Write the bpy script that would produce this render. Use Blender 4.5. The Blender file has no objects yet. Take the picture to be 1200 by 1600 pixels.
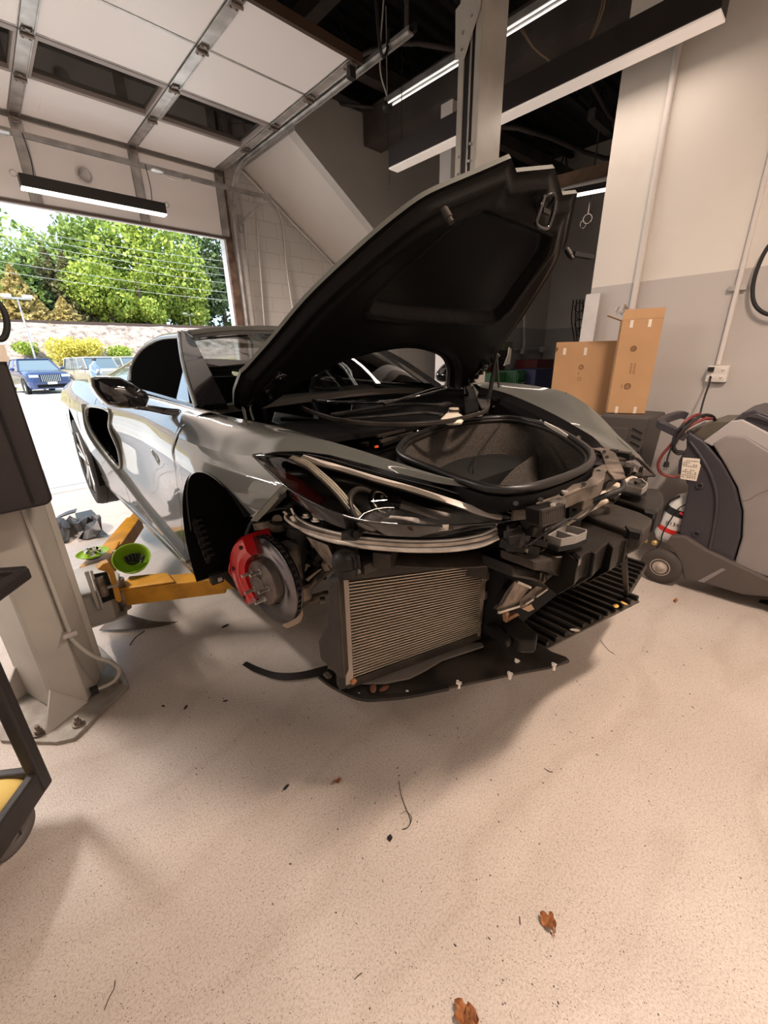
import bpy, bmesh, math, random
import numpy as np
from mathutils import Vector, Matrix
random.seed(7)
PI = math.pi
scn = bpy.context.scene
COL = scn.collection

# ------------------------------------------------------------------ camera
CAMZ = 1.5
RM = np.array([[0.7283376715949388, -0.6849246423901626, -0.020061664496521164],
               [-0.2559162503882049, -0.24474472473970252, -0.9352041982900465],
               [0.6356344145205676, 0.6862785542028799, -0.3535401492310317]])
FPX = 638.57
cam_d = bpy.data.cameras.new('camera'); cam = bpy.data.objects.new('camera', cam_d); COL.objects.link(cam)
cam_d.sensor_fit = 'VERTICAL'; cam_d.sensor_height = 24.0; cam_d.lens = 24.0 * FPX / 1600.0
cam_d.clip_start = 0.02; cam_d.clip_end = 400
rx, ry, rz = RM[0], -RM[1], -RM[2]
cam.matrix_world = Matrix(((rx[0], ry[0], rz[0], 0), (rx[1], ry[1], rz[1], 0), (rx[2], ry[2], rz[2], CAMZ), (0, 0, 0, 1)))
scn.camera = cam

# ------------------------------------------------------------------ world, sun, exposure
scn.view_settings.view_transform = 'Standard'; scn.view_settings.look = 'None'
scn.view_settings.gamma = 1.0; scn.view_settings.exposure = 0.0
scn.view_settings.use_curve_mapping = False
scn.cycles.use_denoising = True
scn.cycles.max_bounces = 8; scn.cycles.transparent_max_bounces = 24
scn.cycles.sample_clamp_indirect = 6.0
w = bpy.data.worlds.new('sky'); scn.world = w; w.use_nodes = True
nt = w.node_tree; nt.nodes.clear()
wo = nt.nodes.new('ShaderNodeOutputWorld'); bg = nt.nodes.new('ShaderNodeBackground')
bg.inputs[0].default_value = (0.62, 0.80, 1.0, 1); bg.inputs[1].default_value = 2.3
nt.links.new(bg.outputs[0], wo.inputs[0])
sd = bpy.data.lights.new('sun', 'SUN'); sd.energy = 11.5; sd.angle = 0.01; sd.color = (1.0, 0.95, 0.85)
sun = bpy.data.objects.new('sun', sd); COL.objects.link(sun)
sun.rotation_euler = Vector((1.0, 0.35, -1.35)).to_track_quat('-Z', 'Y').to_euler()

LAMP_WARM = (1.0, 0.82, 0.71)
def area_light(name, loc, sx, sy, power, color=LAMP_WARM, parent=None, spread=PI):
    d = bpy.data.lights.new(name, 'AREA'); d.shape = 'RECTANGLE'; d.size = sx; d.size_y = sy
    d.energy = power; d.color = color; d.spread = spread
    o = bpy.data.objects.new(name, d); COL.objects.link(o); o.location = loc
    if parent: o.parent = parent
    return o

# ------------------------------------------------------------------ measuring helpers (photo point + one real plane -> real point)
def ray(x, y): return RM.T @ np.array([(x - 600) / FPX, (y - 800) / FPX, 1.0])
def W(x, y, X=None, Y=None, Z=None):
    d = ray(x, y)
    t = X / d[0] if X is not None else Y / d[1] if Y is not None else (Z - CAMZ) / d[2]
    p = d * t + np.array([0, 0, CAMZ]); return (float(p[0]), float(p[1]), float(p[2]))
CX, CY, CA, LIFT = 1.357, 1.25, -0.015, 0.46
FF = np.array([math.sin(CA), -math.cos(CA)]); SS = np.array([-math.cos(CA), -math.sin(CA)])
ORI = np.array([(np.array([-CX, -CY]) @ FF), (np.array([-CX, -CY]) @ SS), CAMZ - LIFT])
def C(x, y, u=None, v=None, z=None):
    """car frame: u forward of the front axle, v to the car's right, z up -> car-local xyz (u,-v,z)"""
    d = ray(x, y); d = np.array([d[:2] @ FF, d[:2] @ SS, d[2]])
    t = (u - ORI[0]) / d[0] if u is not None else (v - ORI[1]) / d[1] if v is not None else (z - ORI[2]) / d[2]
    p = ORI + d * t; return (float(p[0]), -float(p[1]), float(p[2]))
def P(u, v, z): return (u, -v, z)

# ------------------------------------------------------------------ materials
MATS = {}
def mat(name, col, rough=0.5, metal=0.0, bump=0.0, bscale=40.0, var=0.0, vscale=6.0, coat=0.0, trans=0.0, ior=1.45,
        emit=None, estr=0.0, alpha=1.0, dirt=None, spec=0.5, rvar=0.0):
    m = bpy.data.materials.new(name); m.use_nodes = True; t = m.node_tree; b = t.nodes['Principled BSDF']
    b.inputs['Base Color'].default_value = (*col, 1); b.inputs['Roughness'].default_value = rough
    b.inputs['Metallic'].default_value = metal; b.inputs['IOR'].default_value = ior
    b.inputs['Coat Weight'].default_value = coat; b.inputs['Coat Roughness'].default_value = 0.02
    b.inputs['Transmission Weight'].default_value = trans; b.inputs['Alpha'].default_value = alpha
    b.inputs['Specular IOR Level'].default_value = spec
    if emit: b.inputs['Emission Color'].default_value = (*emit, 1); b.inputs['Emission Strength'].default_value = estr
    tc = None
    if bump or var or dirt or rvar:
        tc = t.nodes.new('ShaderNodeTexCoord')
    if var or dirt:
        n = t.nodes.new('ShaderNodeTexNoise'); n.inputs['Scale'].default_value = vscale; n.inputs['Detail'].default_value = 6
        t.links.new(tc.outputs['Object'], n.inputs['Vector'])
        r = t.nodes.new('ShaderNodeValToRGB'); e = r.color_ramp.elements
        e[0].position = 0.35; e[1].position = 0.65
        c2 = dirt if dirt else tuple(max(0, c * (1 - var)) for c in col)
        e[0].color = (*c2, 1); e[1].color = (*[min(1, c * (1 + (var if not dirt else 0))) for c in col], 1)
        t.links.new(n.outputs['Fac'], r.inputs['Fac']); t.links.new(r.outputs['Color'], b.inputs['Base Color'])
    if rvar:
        n = t.nodes.new('ShaderNodeTexNoise'); n.inputs['Scale'].default_value = vscale * 1.7; n.inputs['Detail'].default_value = 4
        t.links.new(tc.outputs['Object'], n.inputs['Vector'])
        mr = t.nodes.new('ShaderNodeMapRange'); mr.inputs['To Min'].default_value = max(0.02, rough - rvar); mr.inputs['To Max'].default_value = min(1, rough + rvar)
        t.links.new(n.outputs['Fac'], mr.inputs['Value']); t.links.new(mr.outputs['Result'], b.inputs['Roughness'])
    if bump:
        n = t.nodes.new('ShaderNodeTexNoise'); n.inputs['Scale'].default_value = bscale; n.inputs['Detail'].default_value = 3
        t.links.new(tc.outputs['Object'], n.inputs['Vector'])
        bp = t.nodes.new('ShaderNodeBump'); bp.inputs['Strength'].default_value = bump; bp.inputs['Distance'].default_value = 0.01
        t.links.new(n.outputs['Fac'], bp.inputs['Height']); t.links.new(bp.outputs['Normal'], b.inputs['Normal'])
    MATS[name] = m; return m

M = {}
M['paint'] = mat('grey_paint', (0.085, 0.089, 0.080), 0.42, 0.10, coat=1.0)
M['paint_edge'] = mat('grey_paint_edge', (0.13, 0.135, 0.12), 0.38, 0.2, coat=0.5)
M['black_gloss'] = mat('gloss_black', (0.006, 0.006, 0.007), 0.06, coat=1.0)
M['plastic'] = mat('black_plastic', (0.009, 0.0085, 0.008), 0.40, bump=0.12, bscale=220, dirt=(0.018, 0.015, 0.0125), vscale=5, rvar=.1, spec=.28)
M['plastic_dusty'] = mat('dusty_black_plastic', (0.014, 0.012, 0.0105), 0.48, bump=0.1, bscale=160, dirt=(0.042, 0.034, 0.027), vscale=7, rvar=.12, spec=.32)
M['plastic_matt'] = mat('matt_black_plastic', (0.0045, 0.004, 0.004), 0.6, spec=.14, bump=0.15, bscale=260)
M['hood_inner'] = mat('hood_inner_plastic', (0.0055, 0.005, 0.0048), 0.34, spec=.15, bump=0.10, bscale=300, rvar=.05)
M['rubber'] = mat('rubber', (0.012, 0.012, 0.012), 0.6, bump=0.2, bscale=120)
M['seal'] = mat('seal_rubber', (0.009, 0.008, 0.0075), 0.36)
M['carpet'] = mat('carpet', (0.060, 0.050, 0.041), 0.95, bump=0.8, bscale=420, var=0.35, vscale=120)
M['steel'] = mat('bare_steel', (0.42, 0.38, 0.34), 0.35, 0.9, var=0.25, vscale=18, bump=0.05, bscale=90)
M['steel_dirty'] = mat('dirty_steel', (0.36, 0.31, 0.26), 0.5, 0.7, dirt=(0.11, 0.085, 0.065), vscale=14, bump=0.1, bscale=80)
M['alu'] = mat('aluminium', (0.60, 0.57, 0.52), 0.3, 0.85, var=0.15, vscale=20)
M['rotor'] = mat('rotor_steel', (0.19, 0.18, 0.19), 0.20, 0.95, var=0.1, vscale=3)
M['rotor_dark'] = mat('rotor_cast', (0.12, 0.11, 0.10), 0.5, 0.6, var=0.2, vscale=20)
M['red_caliper'] = mat('red_enamel', (0.50, 0.012, 0.014), 0.25, coat=0.6)
M['glass'] = mat('clear_glass', (0.9, 0.95, 0.93), 0.01, trans=1.0, ior=1.3)
M['glass_dark'] = mat('tinted_glass', (0.003, 0.003, 0.003), 0.05, spec=.0, ior=1.02)
def thin_glass(name, tint, refl=0.12, rough=0.02):
    m = bpy.data.materials.new(name); m.use_nodes = True; t = m.node_tree; t.nodes.clear()
    o = t.nodes.new('ShaderNodeOutputMaterial'); mx = t.nodes.new('ShaderNodeMixShader')
    tr = t.nodes.new('ShaderNodeBsdfTransparent'); gl = t.nodes.new('ShaderNodeBsdfGlossy'); fr = t.nodes.new('ShaderNodeFresnel')
    fr.inputs['IOR'].default_value = 1.5
    tr.inputs['Color'].default_value = (*tint, 1); gl.inputs['Roughness'].default_value = rough; gl.inputs['Color'].default_value = (0.95, 0.95, 0.95, 1)
    ma = t.nodes.new('ShaderNodeMath'); ma.operation = 'MAXIMUM'; ma.inputs[1].default_value = refl
    t.links.new(fr.outputs[0], ma.inputs[0]); t.links.new(ma.outputs[0], mx.inputs[0])
    t.links.new(tr.outputs[0], mx.inputs[1]); t.links.new(gl.outputs[0], mx.inputs[2]); t.links.new(mx.outputs[0], o.inputs[0])
    return m
M['windshield'] = thin_glass('windshield_glass', (0.34, 0.37, 0.36), 0.22)
M['lens'] = thin_glass('headlamp_lens', (0.62, 0.61, 0.59), 0.04)
M['pane'] = thin_glass('door_pane', (0.6, 0.62, 0.62), 0.10)
M['chrome'] = mat('chrome', (0.8, 0.78, 0.74), 0.08, 1.0)
M['white_paint'] = mat('white_wall_paint', (0.66, 0.62, 0.585), 0.55, bump=0.05, bscale=60, var=0.03, vscale=1.2)
M['door_white'] = mat('door_panel_white', (0.92, 0.88, 0.86), 0.42, bump=0.06, bscale=45)
M['galv'] = mat('galvanised_steel', (0.50, 0.48, 0.46), 0.40, 0.75, var=0.2, vscale=7)
M['dark_metal'] = mat('dark_metal', (0.03, 0.028, 0.026), 0.5, 0.4)
M['ceil_black'] = mat('black_ceiling_paint', (0.012, 0.011, 0.011), 0.7)
M['ceil_brown'] = mat('dark_brown_steel', (0.055, 0.045, 0.040), 0.65, var=0.2, vscale=4)
M['lift_grey'] = mat('lift_grey_enamel', (0.42, 0.40, 0.36), 0.42, var=0.10, vscale=4, bump=0.05, bscale=30)
M['yellow'] = mat('lift_yellow_enamel', (0.74, 0.36, 0.035), 0.42, dirt=(0.50, 0.24, 0.03), vscale=9, bump=.05)
M['green'] = mat('lime_plastic', (0.30, 0.52, 0.03), 0.28)
M['cardboard'] = mat('cardboard', (0.50, 0.30, 0.155), 0.85, var=0.06, vscale=3)
M['cardboard_dark'] = mat('cardboard_print', (0.16, 0.085, 0.04), 0.85)
M['tape'] = mat('white_label', (0.75, 0.68, 0.58), 0.5)
M['asphalt'] = mat('asphalt', (0.52, 0.50, 0.48), 0.9, var=0.12, vscale=0.35, bump=.1)
M['leaf_dry'] = mat('dry_leaf', (0.35, 0.14, 0.05), 0.7, var=.4, vscale=60)
M['lampglow'] = mat('lamp_diffuser', (0.9, 0.85, 0.8), 0.4, emit=(1, 0.90, 0.78), estr=2.6)
M['lampdim'] = mat('lamp_diffuser_dim', (0.8, 0.74, 0.68), 0.4, emit=(1, 0.84, 0.74), estr=0.30)
M['white_plastic'] = mat('white_plastic', (0.72, 0.68, 0.62), 0.4)
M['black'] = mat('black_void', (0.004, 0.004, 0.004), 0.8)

# ------------------------------------------------------------------ mesh builder
class MB:
    def __init__(s): s.v = []; s.f = []; s.m = []; s.sm = []
    def add(s, vs, fs, mi=0, smooth=False):
        b = len(s.v); s.v += [tuple(map(float, p)) for p in vs]
        for f in fs: s.f.append(tuple(i + b for i in f)); s.m.append(mi); s.sm.append(smooth)
        return s
    def box(s, c, d, rot=None, mi=0):
        hx, hy, hz = d[0] / 2, d[1] / 2, d[2] / 2
        vs = [Vector((x, y, z)) for x in (-hx, hx) for y in (-hy, hy) for z in (-hz, hz)]
        if rot is not None: vs = [rot @ p for p in vs]
        vs = [p + Vector(c) for p in vs]
        return s.add(vs, [(0, 1, 3, 2), (4, 6, 7, 5), (0, 4, 5, 1), (2, 3, 7, 6), (0, 2, 6, 4), (1, 5, 7, 3)], mi)
    def frame(s, a, b, up=(0, 0, 1)):
        d = (Vector(b) - Vector(a)).normalized(); u = Vector(up)
        if abs(d.dot(u)) > 0.98: u = Vector((1, 0, 0)) if abs(d.x) < .9 else Vector((0, 1, 0))
        x = d.cross(u).normalized(); y = x.cross(d).normalized(); return x, y, d
    def bar(s, a, b, w, h, up=(0, 0, 1), mi=0):
        x, y, d = s.frame(a, b, up); a = Vector(a); b = Vector(b)
        q = [(-w / 2, -h / 2), (w / 2, -h / 2), (w / 2, h / 2), (-w / 2, h / 2)]
        vs = [p + x * i + y * j for p in (a, b) for i, j in q]
        return s.add(vs, [(3, 2, 1, 0), (4, 5, 6, 7), (0, 1, 5, 4), (1, 2, 6, 5), (2, 3, 7, 6), (3, 0, 4, 7)], mi)
    def cyl(s, a, b, r, r2=None, n=20, mi=0, cap=True):
        r2 = r if r2 is None else r2; x, y, d = s.frame(a, b); a = Vector(a); b = Vector(b)
        vs = [p + (x * math.cos(2 * PI * i / n) + y * math.sin(2 * PI * i / n)) * rr for p, rr in ((a, r), (b, r2)) for i in range(n)]
        s.add(vs, [(i, (i + 1) % n, n + (i + 1) % n, n + i) for i in range(n)], mi, True)
        if cap: s.add(vs, [tuple(range(n))[::-1], tuple(range(n, 2 * n))], mi)
        return s
    def tube(s, pts, r, n=8, mi=0, sub=6, closed=False):
        pts = [Vector(p) for p in (smooth_path(pts, sub, closed) if sub > 1 else pts)]
        N = len(pts); rings = []; x = None
        for i, p in enumerate(pts):
            if closed: d = (pts[(i + 1) % N] - pts[i - 1]).normalized()
            else: d = (pts[min(i + 1, N - 1)] - pts[max(i - 1, 0)]).normalized()
            if x is None:
                x = d.orthogonal().normalized()
            x = (x - d * x.dot(d)); x = x.normalized() if x.length > 1e-6 else d.orthogonal().normalized()
            y = d.cross(x); rr = r[i * len(r) // N] if isinstance(r, (list, tuple)) else r
            rings.append([p + (x * math.cos(2 * PI * k / n) + y * math.sin(2 * PI * k / n)) * rr for k in range(n)])
        vs = [q for R_ in rings for q in R_]; fs = []
        for i in range(N if closed else N - 1):
            j = (i + 1) % N
            fs += [(i * n + k, i * n + (k + 1) % n, j * n + (k + 1) % n, j * n + k) for k in range(n)]
        s.add(vs, fs, mi, True)
        if not closed: s.add(rings[0] + rings[-1], [tuple(range(n))[::-1], tuple(range(n, 2 * n))], mi)
        return s
    def strip(s, pts, w, h, up=(0, 0, 1), sub=6, mi=0, closed=False):
        """rectangular section w x h swept along a path"""
        pts = [Vector(p) for p in (smooth_path(pts, sub, closed) if sub > 1 else pts)]; N = len(pts); vs = []
        for i, p in enumerate(pts):
            if closed: d = (pts[(i + 1) % N] - pts[i - 1]).normalized()
            else: d = (pts[min(i + 1, N - 1)] - pts[max(i - 1, 0)]).normalized()
            x = d.cross(Vector(up)).normalized(); y = x.cross(d).normalized()
            vs += [p + x * a + y * b for a, b in ((-w / 2, -h / 2), (w / 2, -h / 2), (w / 2, h / 2), (-w / 2, h / 2))]
        fs = []
        for i in range(N if closed else N - 1):
            j = (i + 1) % N
            fs += [(i * 4 + k, i * 4 + (k + 1) % 4, j * 4 + (k + 1) % 4, j * 4 + k) for k in range(4)]
        if not closed: fs += [(3, 2, 1, 0), tuple(4 * (N - 1) + k for k in range(4))]
        return s.add(vs, fs, mi)
    def prism(s, poly, d, mi=0):
        """polygon (3D points) extruded by vector d"""
        n = len(poly); a = [Vector(p) for p in poly]; b = [p + Vector(d) for p in a]
        s.add(a + b, [tuple(range(n))[::-1], tuple(range(n, 2 * n))] + [(i, (i + 1) % n, n + (i + 1) % n, n + i) for i in range(n)], mi)
        return s
    def lathe(s, prof, o=(0, 0, 0), ax=(0, 0, 1), n=32, mi=0, smooth=True):
        x, y, d = s.frame((0, 0, 0), ax); o = Vector(o); vs = []
        for r, h in prof: vs += [o + d * h + (x * math.cos(2 * PI * i / n) + y * math.sin(2 * PI * i / n)) * r for i in range(n)]
        fs = [(k * n + i, k * n + (i + 1) % n, (k + 1) * n + (i + 1) % n, (k + 1) * n + i) for k in range(len(prof) - 1) for i in range(n)]
        return s.add(vs, fs, mi, smooth)
    def grid(s, rows, mi=0, smooth=True, keep=None):
        nr, nc = len(rows), len(rows[0]); vs = [p for r in rows for p in r]; fs = []
        for i in range(nr - 1):
            for j in range(nc - 1):
                if keep and not keep(i, j): continue
                fs.append((i * nc + j, i * nc + j + 1, (i + 1) * nc + j + 1, (i + 1) * nc + j))
        return s.add(vs, fs, mi, smooth)
    def sphere(s, c, r, n=14, sc=(1, 1, 1), mi=0):
        prof = [(max(1e-4, math.sin(PI * k / n)), -math.cos(PI * k / n)) for k in range(n + 1)]
        m2 = MB().lathe(prof, n=2 * n); s.add([Vector(c) + Vector((p[0] * r * sc[0], p[1] * r * sc[1], p[2] * r * sc[2])) for p in m2.v], m2.f, mi, True); return s
    def torus(s, c, R_, r, ax=(0, 0, 1), n=28, k=10, mi=0):
        x, y, d = s.frame((0, 0, 0), ax); pts = [Vector(c) + (x * math.cos(2 * PI * i / n) + y * math.sin(2 * PI * i / n)) * R_ for i in range(n)]
        return s.tube(pts, r, k, mi, 1, True)
    def build(s, name, mats, parent=None, bevel=0, solid=0, seg=2, subd=0, weld=False, off=0):
        me = bpy.data.meshes.new(name); me.from_pydata(s.v, [], s.f); me.validate()
        if not isinstance(mats, (list, tuple)): mats = [mats]
        for m in mats: me.materials.append(m)
        if len(me.polygons) == len(s.f):
            me.polygons.foreach_set('material_index', s.m); me.polygons.foreach_set('use_smooth', s.sm)
        bm = bmesh.new(); bm.from_mesh(me)
        if weld: bmesh.ops.remove_doubles(bm, verts=bm.verts, dist=1e-5)
        bmesh.ops.recalc_face_normals(bm, faces=bm.faces); bm.to_mesh(me); bm.free()
        o = bpy.data.objects.new(name, me); COL.objects.link(o)
        if parent: o.parent = parent
        if solid:
            md = o.modifiers.new('s', 'SOLIDIFY'); md.thickness = solid; md.offset = off; es = o.modifiers.new('e', 'EDGE_SPLIT'); es.split_angle = 0.8
        if bevel:
            md = o.modifiers.new('b', 'BEVEL'); md.width = bevel; md.segments = seg; md.limit_method = 'ANGLE'; md.angle_limit = 0.6; md.harden_normals = False
        if subd:
            md = o.modifiers.new('u', 'SUBSURF'); md.levels = subd; md.render_levels = subd
        return o

def smooth_path(pts, sub=6, closed=False):
    pts = [Vector(p) for p in pts]; n = len(pts)
    if n < 3: return pts
    out = []
    for i in range(n if closed else n - 1):
        p0 = pts[i - 1] if (closed or i > 0) else pts[0] * 2 - pts[1]
        p1 = pts[i]; p2 = pts[(i + 1) % n]; p3 = pts[(i + 2) % n] if (closed or i + 2 < n) else pts[-1] * 2 - pts[-2]
        for k in range(sub):
            t = k / sub
            out.append(0.5 * ((2 * p1) + (p2 - p0) * t + (2 * p0 - 5 * p1 + 4 * p2 - p3) * t * t + (3 * p1 - p0 - 3 * p2 + p3) * t ** 3))
    if not closed: out.append(pts[-1])
    return out
def resample(pts, n, sub=8, smooth=True):
    p = smooth_path(pts, sub) if smooth and len(pts) > 2 else [Vector(q) for q in pts]
    L = [0]
    for i in range(1, len(p)): L.append(L[-1] + (p[i] - p[i - 1]).length)
    out = []; j = 0
    for k in range(n):
        t = L[-1] * k / (n - 1)
        while j < len(p) - 2 and L[j + 1] < t: j += 1
        f = (t - L[j]) / max(1e-9, L[j + 1] - L[j]); out.append(p[j].lerp(p[j + 1], min(1, max(0, f))))
    return out
def loft(curves, nu=24, nv=8, smooth=True, between=True):
    """grid through curves, resampled to nu points each, spline-interpolated across with nv steps per gap"""
    rs = [resample(c, nu, smooth=smooth) for c in curves]
    if not between: return [list(c) for c in rs]
    cols = [smooth_path([r[j] for r in rs], nv) if len(rs) > 2 else [rs[0][j].lerp(rs[1][j], k / nv) for k in range(nv + 1)] for j in range(nu)]
    return [[cols[j][i] for j in range(nu)] for i in range(len(cols[0]))]
def tag(o, label, cat, group=None, kind=None):
    if label: o['label'] = label
    if cat: o['category'] = cat
    if group: o['group'] = group
    if kind: o['kind'] = kind
    return o
def empty(name, loc, rz=0.0, label=None, cat=None, group=None):
    o = bpy.data.objects.new(name, None); COL.objects.link(o); o.location = loc; o.rotation_euler = (0, 0, rz)
    o.empty_display_size = 0.1
    return tag(o, label, cat, group)
def struct(o): o['kind'] = 'structure'; return o
def lbl(o, t): o['label'] = t; return o
def dup(root, loc=None, rz=None, label=None):
    r = root.copy(); COL.objects.link(r)
    if loc is not None: r.location = loc
    if rz is not None: r.rotation_euler = (0, 0, rz)
    if label: r['label'] = label
    for ch in list(root.children):
        c = ch.copy(); COL.objects.link(c); c.parent = r
        for g in list(ch.children):
            d = g.copy(); COL.objects.link(d); d.parent = c
    return r
def rel(o, pts): return [tuple(Vector(p) - Vector(o)) for p in pts]
def setmb(mb, o):
    """shift a builder's vertices so that they are relative to point o"""
    mb.v = [(p[0] - o[0], p[1] - o[1], p[2] - o[2]) for p in mb.v]; return mb
TEXTS = 0
def text_mesh(name, body, size, mtx, m, parent=None, ext=0.0004):
    c = bpy.data.curves.new(name, 'FONT'); c.body = body; c.size = size; c.extrude = ext; c.align_x = 'CENTER'; c.align_y = 'CENTER'
    t = bpy.data.objects.new(name, c); dg = bpy.context.evaluated_depsgraph_get(); COL.objects.link(t)
    bpy.context.view_layer.update(); dg = bpy.context.evaluated_depsgraph_get()
    me = bpy.data.meshes.new_from_object(t.evaluated_get(dg)); bpy.data.objects.remove(t)
    me.materials.clear(); me.materials.append(m)
    me.transform(mtx); o = bpy.data.objects.new(name, me); COL.objects.link(o)
    if parent: o.parent = parent
    return o

# =================================================================== THE ROOM
# ---- floor material: light epoxy with dark flecks, scuffs and stains
def floor_mat():
    m = bpy.data.materials.new('epoxy_floor'); m.use_nodes = True; t = m.node_tree; b = t.nodes['Principled BSDF']
    tc = t.nodes.new('ShaderNodeTexCoord'); N = t.nodes; L = t.links
    def noise(s, d=4, r=.55):
        n = N.new('ShaderNodeTexNoise'); n.inputs['Scale'].default_value = s; n.inputs['Detail'].default_value = d; n.inputs['Roughness'].default_value = r
        L.new(tc.outputs['Object'], n.inputs['Vector']); return n
    def ramp(src, p0, c0, p1, c1):
        r = N.new('ShaderNodeValToRGB'); e = r.color_ramp.elements; e[0].position = p0; e[0].color = c0; e[1].position = p1; e[1].color = c1
        L.new(src, r.inputs['Fac']); return r
    def mix(a, bb, f, mode='MULTIPLY'):
        x = N.new('ShaderNodeMix'); x.data_type = 'RGBA'; x.blend_type = mode
        if isinstance(f, float): x.inputs['Factor'].default_value = f
        else: L.new(f, x.inputs['Factor'])
        L.new(a, x.inputs['A']); L.new(bb, x.inputs['B']); return x
    base = ramp(noise(1.3, 6).outputs['Fac'], .3, (.50, .445, .395, 1), .7, (.63, .57, .515, 1))
    fine = ramp(noise(150, 5, .75).outputs['Fac'], .38, (.74, .70, .66, 1), .54, (1, 1, 1, 1))
    c = mix(base.outputs[0], fine.outputs[0], 1.0)
    for sc, th, dk, dens in ((38, .10, .10, .57), (95, .16, .22, .48), (160, .2, .3, .46), (14, .05, .06, .60)):
        vo = N.new('ShaderNodeTexVoronoi'); vo.inputs['Scale'].default_value = sc; L.new(tc.outputs['Object'], vo.inputs['Vector'])
        sp = ramp(vo.outputs['Distance'], th * .7, (dk, dk * .9, dk * .8, 1), th, (1, 1, 1, 1))
        gate = ramp(noise(sc * .35, 3).outputs['Fac'], dens, (0, 0, 0, 1), dens + .04, (1, 1, 1, 1))
        c = mix(c.outputs['Result'], sp.outputs[0], gate.outputs[0])
    # faint ring scuffs and smears
    wv = N.new('ShaderNodeTexWave'); wv.wave_type = 'RINGS'; wv.inputs['Scale'].default_value = .9; wv.inputs['Distortion'].default_value = 9; wv.inputs['Detail'].default_value = 4
    L.new(tc.outputs['Object'], wv.inputs['Vector'])
    sm = ramp(wv.outputs['Fac'], .0, (.90, .88, .86, 1), .12, (1, 1, 1, 1)); c = mix(c.outputs['Result'], sm.outputs[0], .6)
    L.new(c.outputs['Result'], b.inputs['Base Color'])
    rr = N.new('ShaderNodeMapRange'); rr.inputs['To Min'].default_value = .24; rr.inputs['To Max'].default_value = .44
    L.new(noise(5, 5).outputs['Fac'], rr.inputs['Value']); L.new(rr.outputs[0], b.inputs['Roughness'])
    bp = N.new('ShaderNodeBump'); bp.inputs['Strength'].default_value = .35; bp.inputs['Distance'].default_value = .0025
    L.new(noise(190, 3, .55).outputs['Fac'], bp.inputs['Height']); L.new(bp.outputs[0], b.inputs['Normal'])
    b.inputs['Specular IOR Level'].default_value = .45
    return m
M['floor'] = floor_mat()
# ---- wall paint: warm white above, grey below 2.02 m (the band is paint)
def wall_mat(name, zsplit, top, bot, bump=.05, scale=60, axis='Z', stain=True):
    m = bpy.data.materials.new(name); m.use_nodes = True; t = m.node_tree; b = t.nodes['Principled BSDF']; N = t.nodes; L = t.links
    g = N.new('ShaderNodeNewGeometry'); s = N.new('ShaderNodeSeparateXYZ'); L.new(g.outputs['Position'], s.inputs[0])
    gt = N.new('ShaderNodeMath'); gt.operation = 'GREATER_THAN'; gt.inputs[1].default_value = zsplit; L.new(s.outputs['Z'], gt.inputs[0])
    x = N.new('ShaderNodeMix'); x.data_type = 'RGBA'; x.inputs['A'].default_value = (*bot, 1); x.inputs['B'].default_value = (*top, 1)
    L.new(gt.outputs[0], x.inputs['Factor'])
    n = N.new('ShaderNodeTexNoise'); n.inputs['Scale'].default_value = 2.2; n.inputs['Detail'].default_value = 7; L.new(g.outputs['Position'], n.inputs['Vector'])
    r = N.new('ShaderNodeValToRGB'); e = r.color_ramp.elements; e[0].position = .32; e[0].color = (.86, .84, .82, 1); e[1].position = .5; e[1].color = (1, 1, 1, 1)
    L.new(n.outputs['Fac'], r.inputs['Fac'])
    y = N.new('ShaderNodeMix'); y.data_type = 'RGBA'; y.blend_type = 'MULTIPLY'; y.inputs['Factor'].default_value = .5 if stain else .15
    L.new(x.outputs['Result'], y.inputs['A']); L.new(r.outputs[0], y.inputs['B']); L.new(y.outputs['Result'], b.inputs['Base Color'])
    b.inputs['Roughness'].default_value = .55
    n2 = N.new('ShaderNodeTexNoise'); n2.inputs['Scale'].default_value = scale; L.new(g.outputs['Position'], n2.inputs['Vector'])
    bp = N.new('ShaderNodeBump'); bp.inputs['Strength'].default_value = bump; bp.inputs['Distance'].default_value = .01
    L.new(n2.outputs['Fac'], bp.inputs['Height']); L.new(bp.outputs[0], b.inputs['Normal'])
    return m
M['wall_right'] = wall_mat('two_tone_wall_paint', 2.02, (.72, .68, .62), (.50, .47, .445))
M['wall_far'] = wall_mat('far_wall_paint', 2.04, (.52, .50, .47), (.33, .325, .315))
M['wall_stair'] = wall_mat('stair_wall_paint', 0.0, (.46, .43, .395), (.46, .43, .395))
# concrete block wall with mortar joints
def cmu_mat():
    m = bpy.data.materials.new('painted_block_wall'); m.use_nodes = True; t = m.node_tree; b = t.nodes['Principled BSDF']; N = t.nodes; L = t.links
    g = N.new('ShaderNodeNewGeometry'); s = N.new('ShaderNodeSeparateXYZ'); L.new(g.outputs['Position'], s.inputs[0])
    c = N.new('ShaderNodeCombineXYZ'); L.new(s.outputs['X'], c.inputs['X']); L.new(s.outputs['Z'], c.inputs['Y'])
    br = N.new('ShaderNodeTexBrick'); br.inputs['Scale'].default_value = 1.0; br.inputs['Brick Width'].default_value = .4; br.inputs['Row Height'].default_value = .2
    br.inputs['Mortar Size'].default_value = .006; br.inputs['Color1'].default_value = (.66, .64, .61, 1); br.inputs['Color2'].default_value = (.64, .62, .59, 1); br.inputs['Mortar'].default_value = (.54, .52, .49, 1)
    L.new(c.outputs[0], br.inputs['Vector']); L.new(br.outputs['Color'], b.inputs['Base Color'])
    bp = N.new('ShaderNodeBump'); bp.invert = True; bp.inputs['Strength'].default_value = .5; bp.inputs['Distance'].default_value = .006
    L.new(br.outputs['Fac'], bp.inputs['Height']); L.new(bp.outputs[0], b.inputs['Normal']); b.inputs['Roughness'].default_value = .5
    return m
M['cmu'] = cmu_mat()

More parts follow.
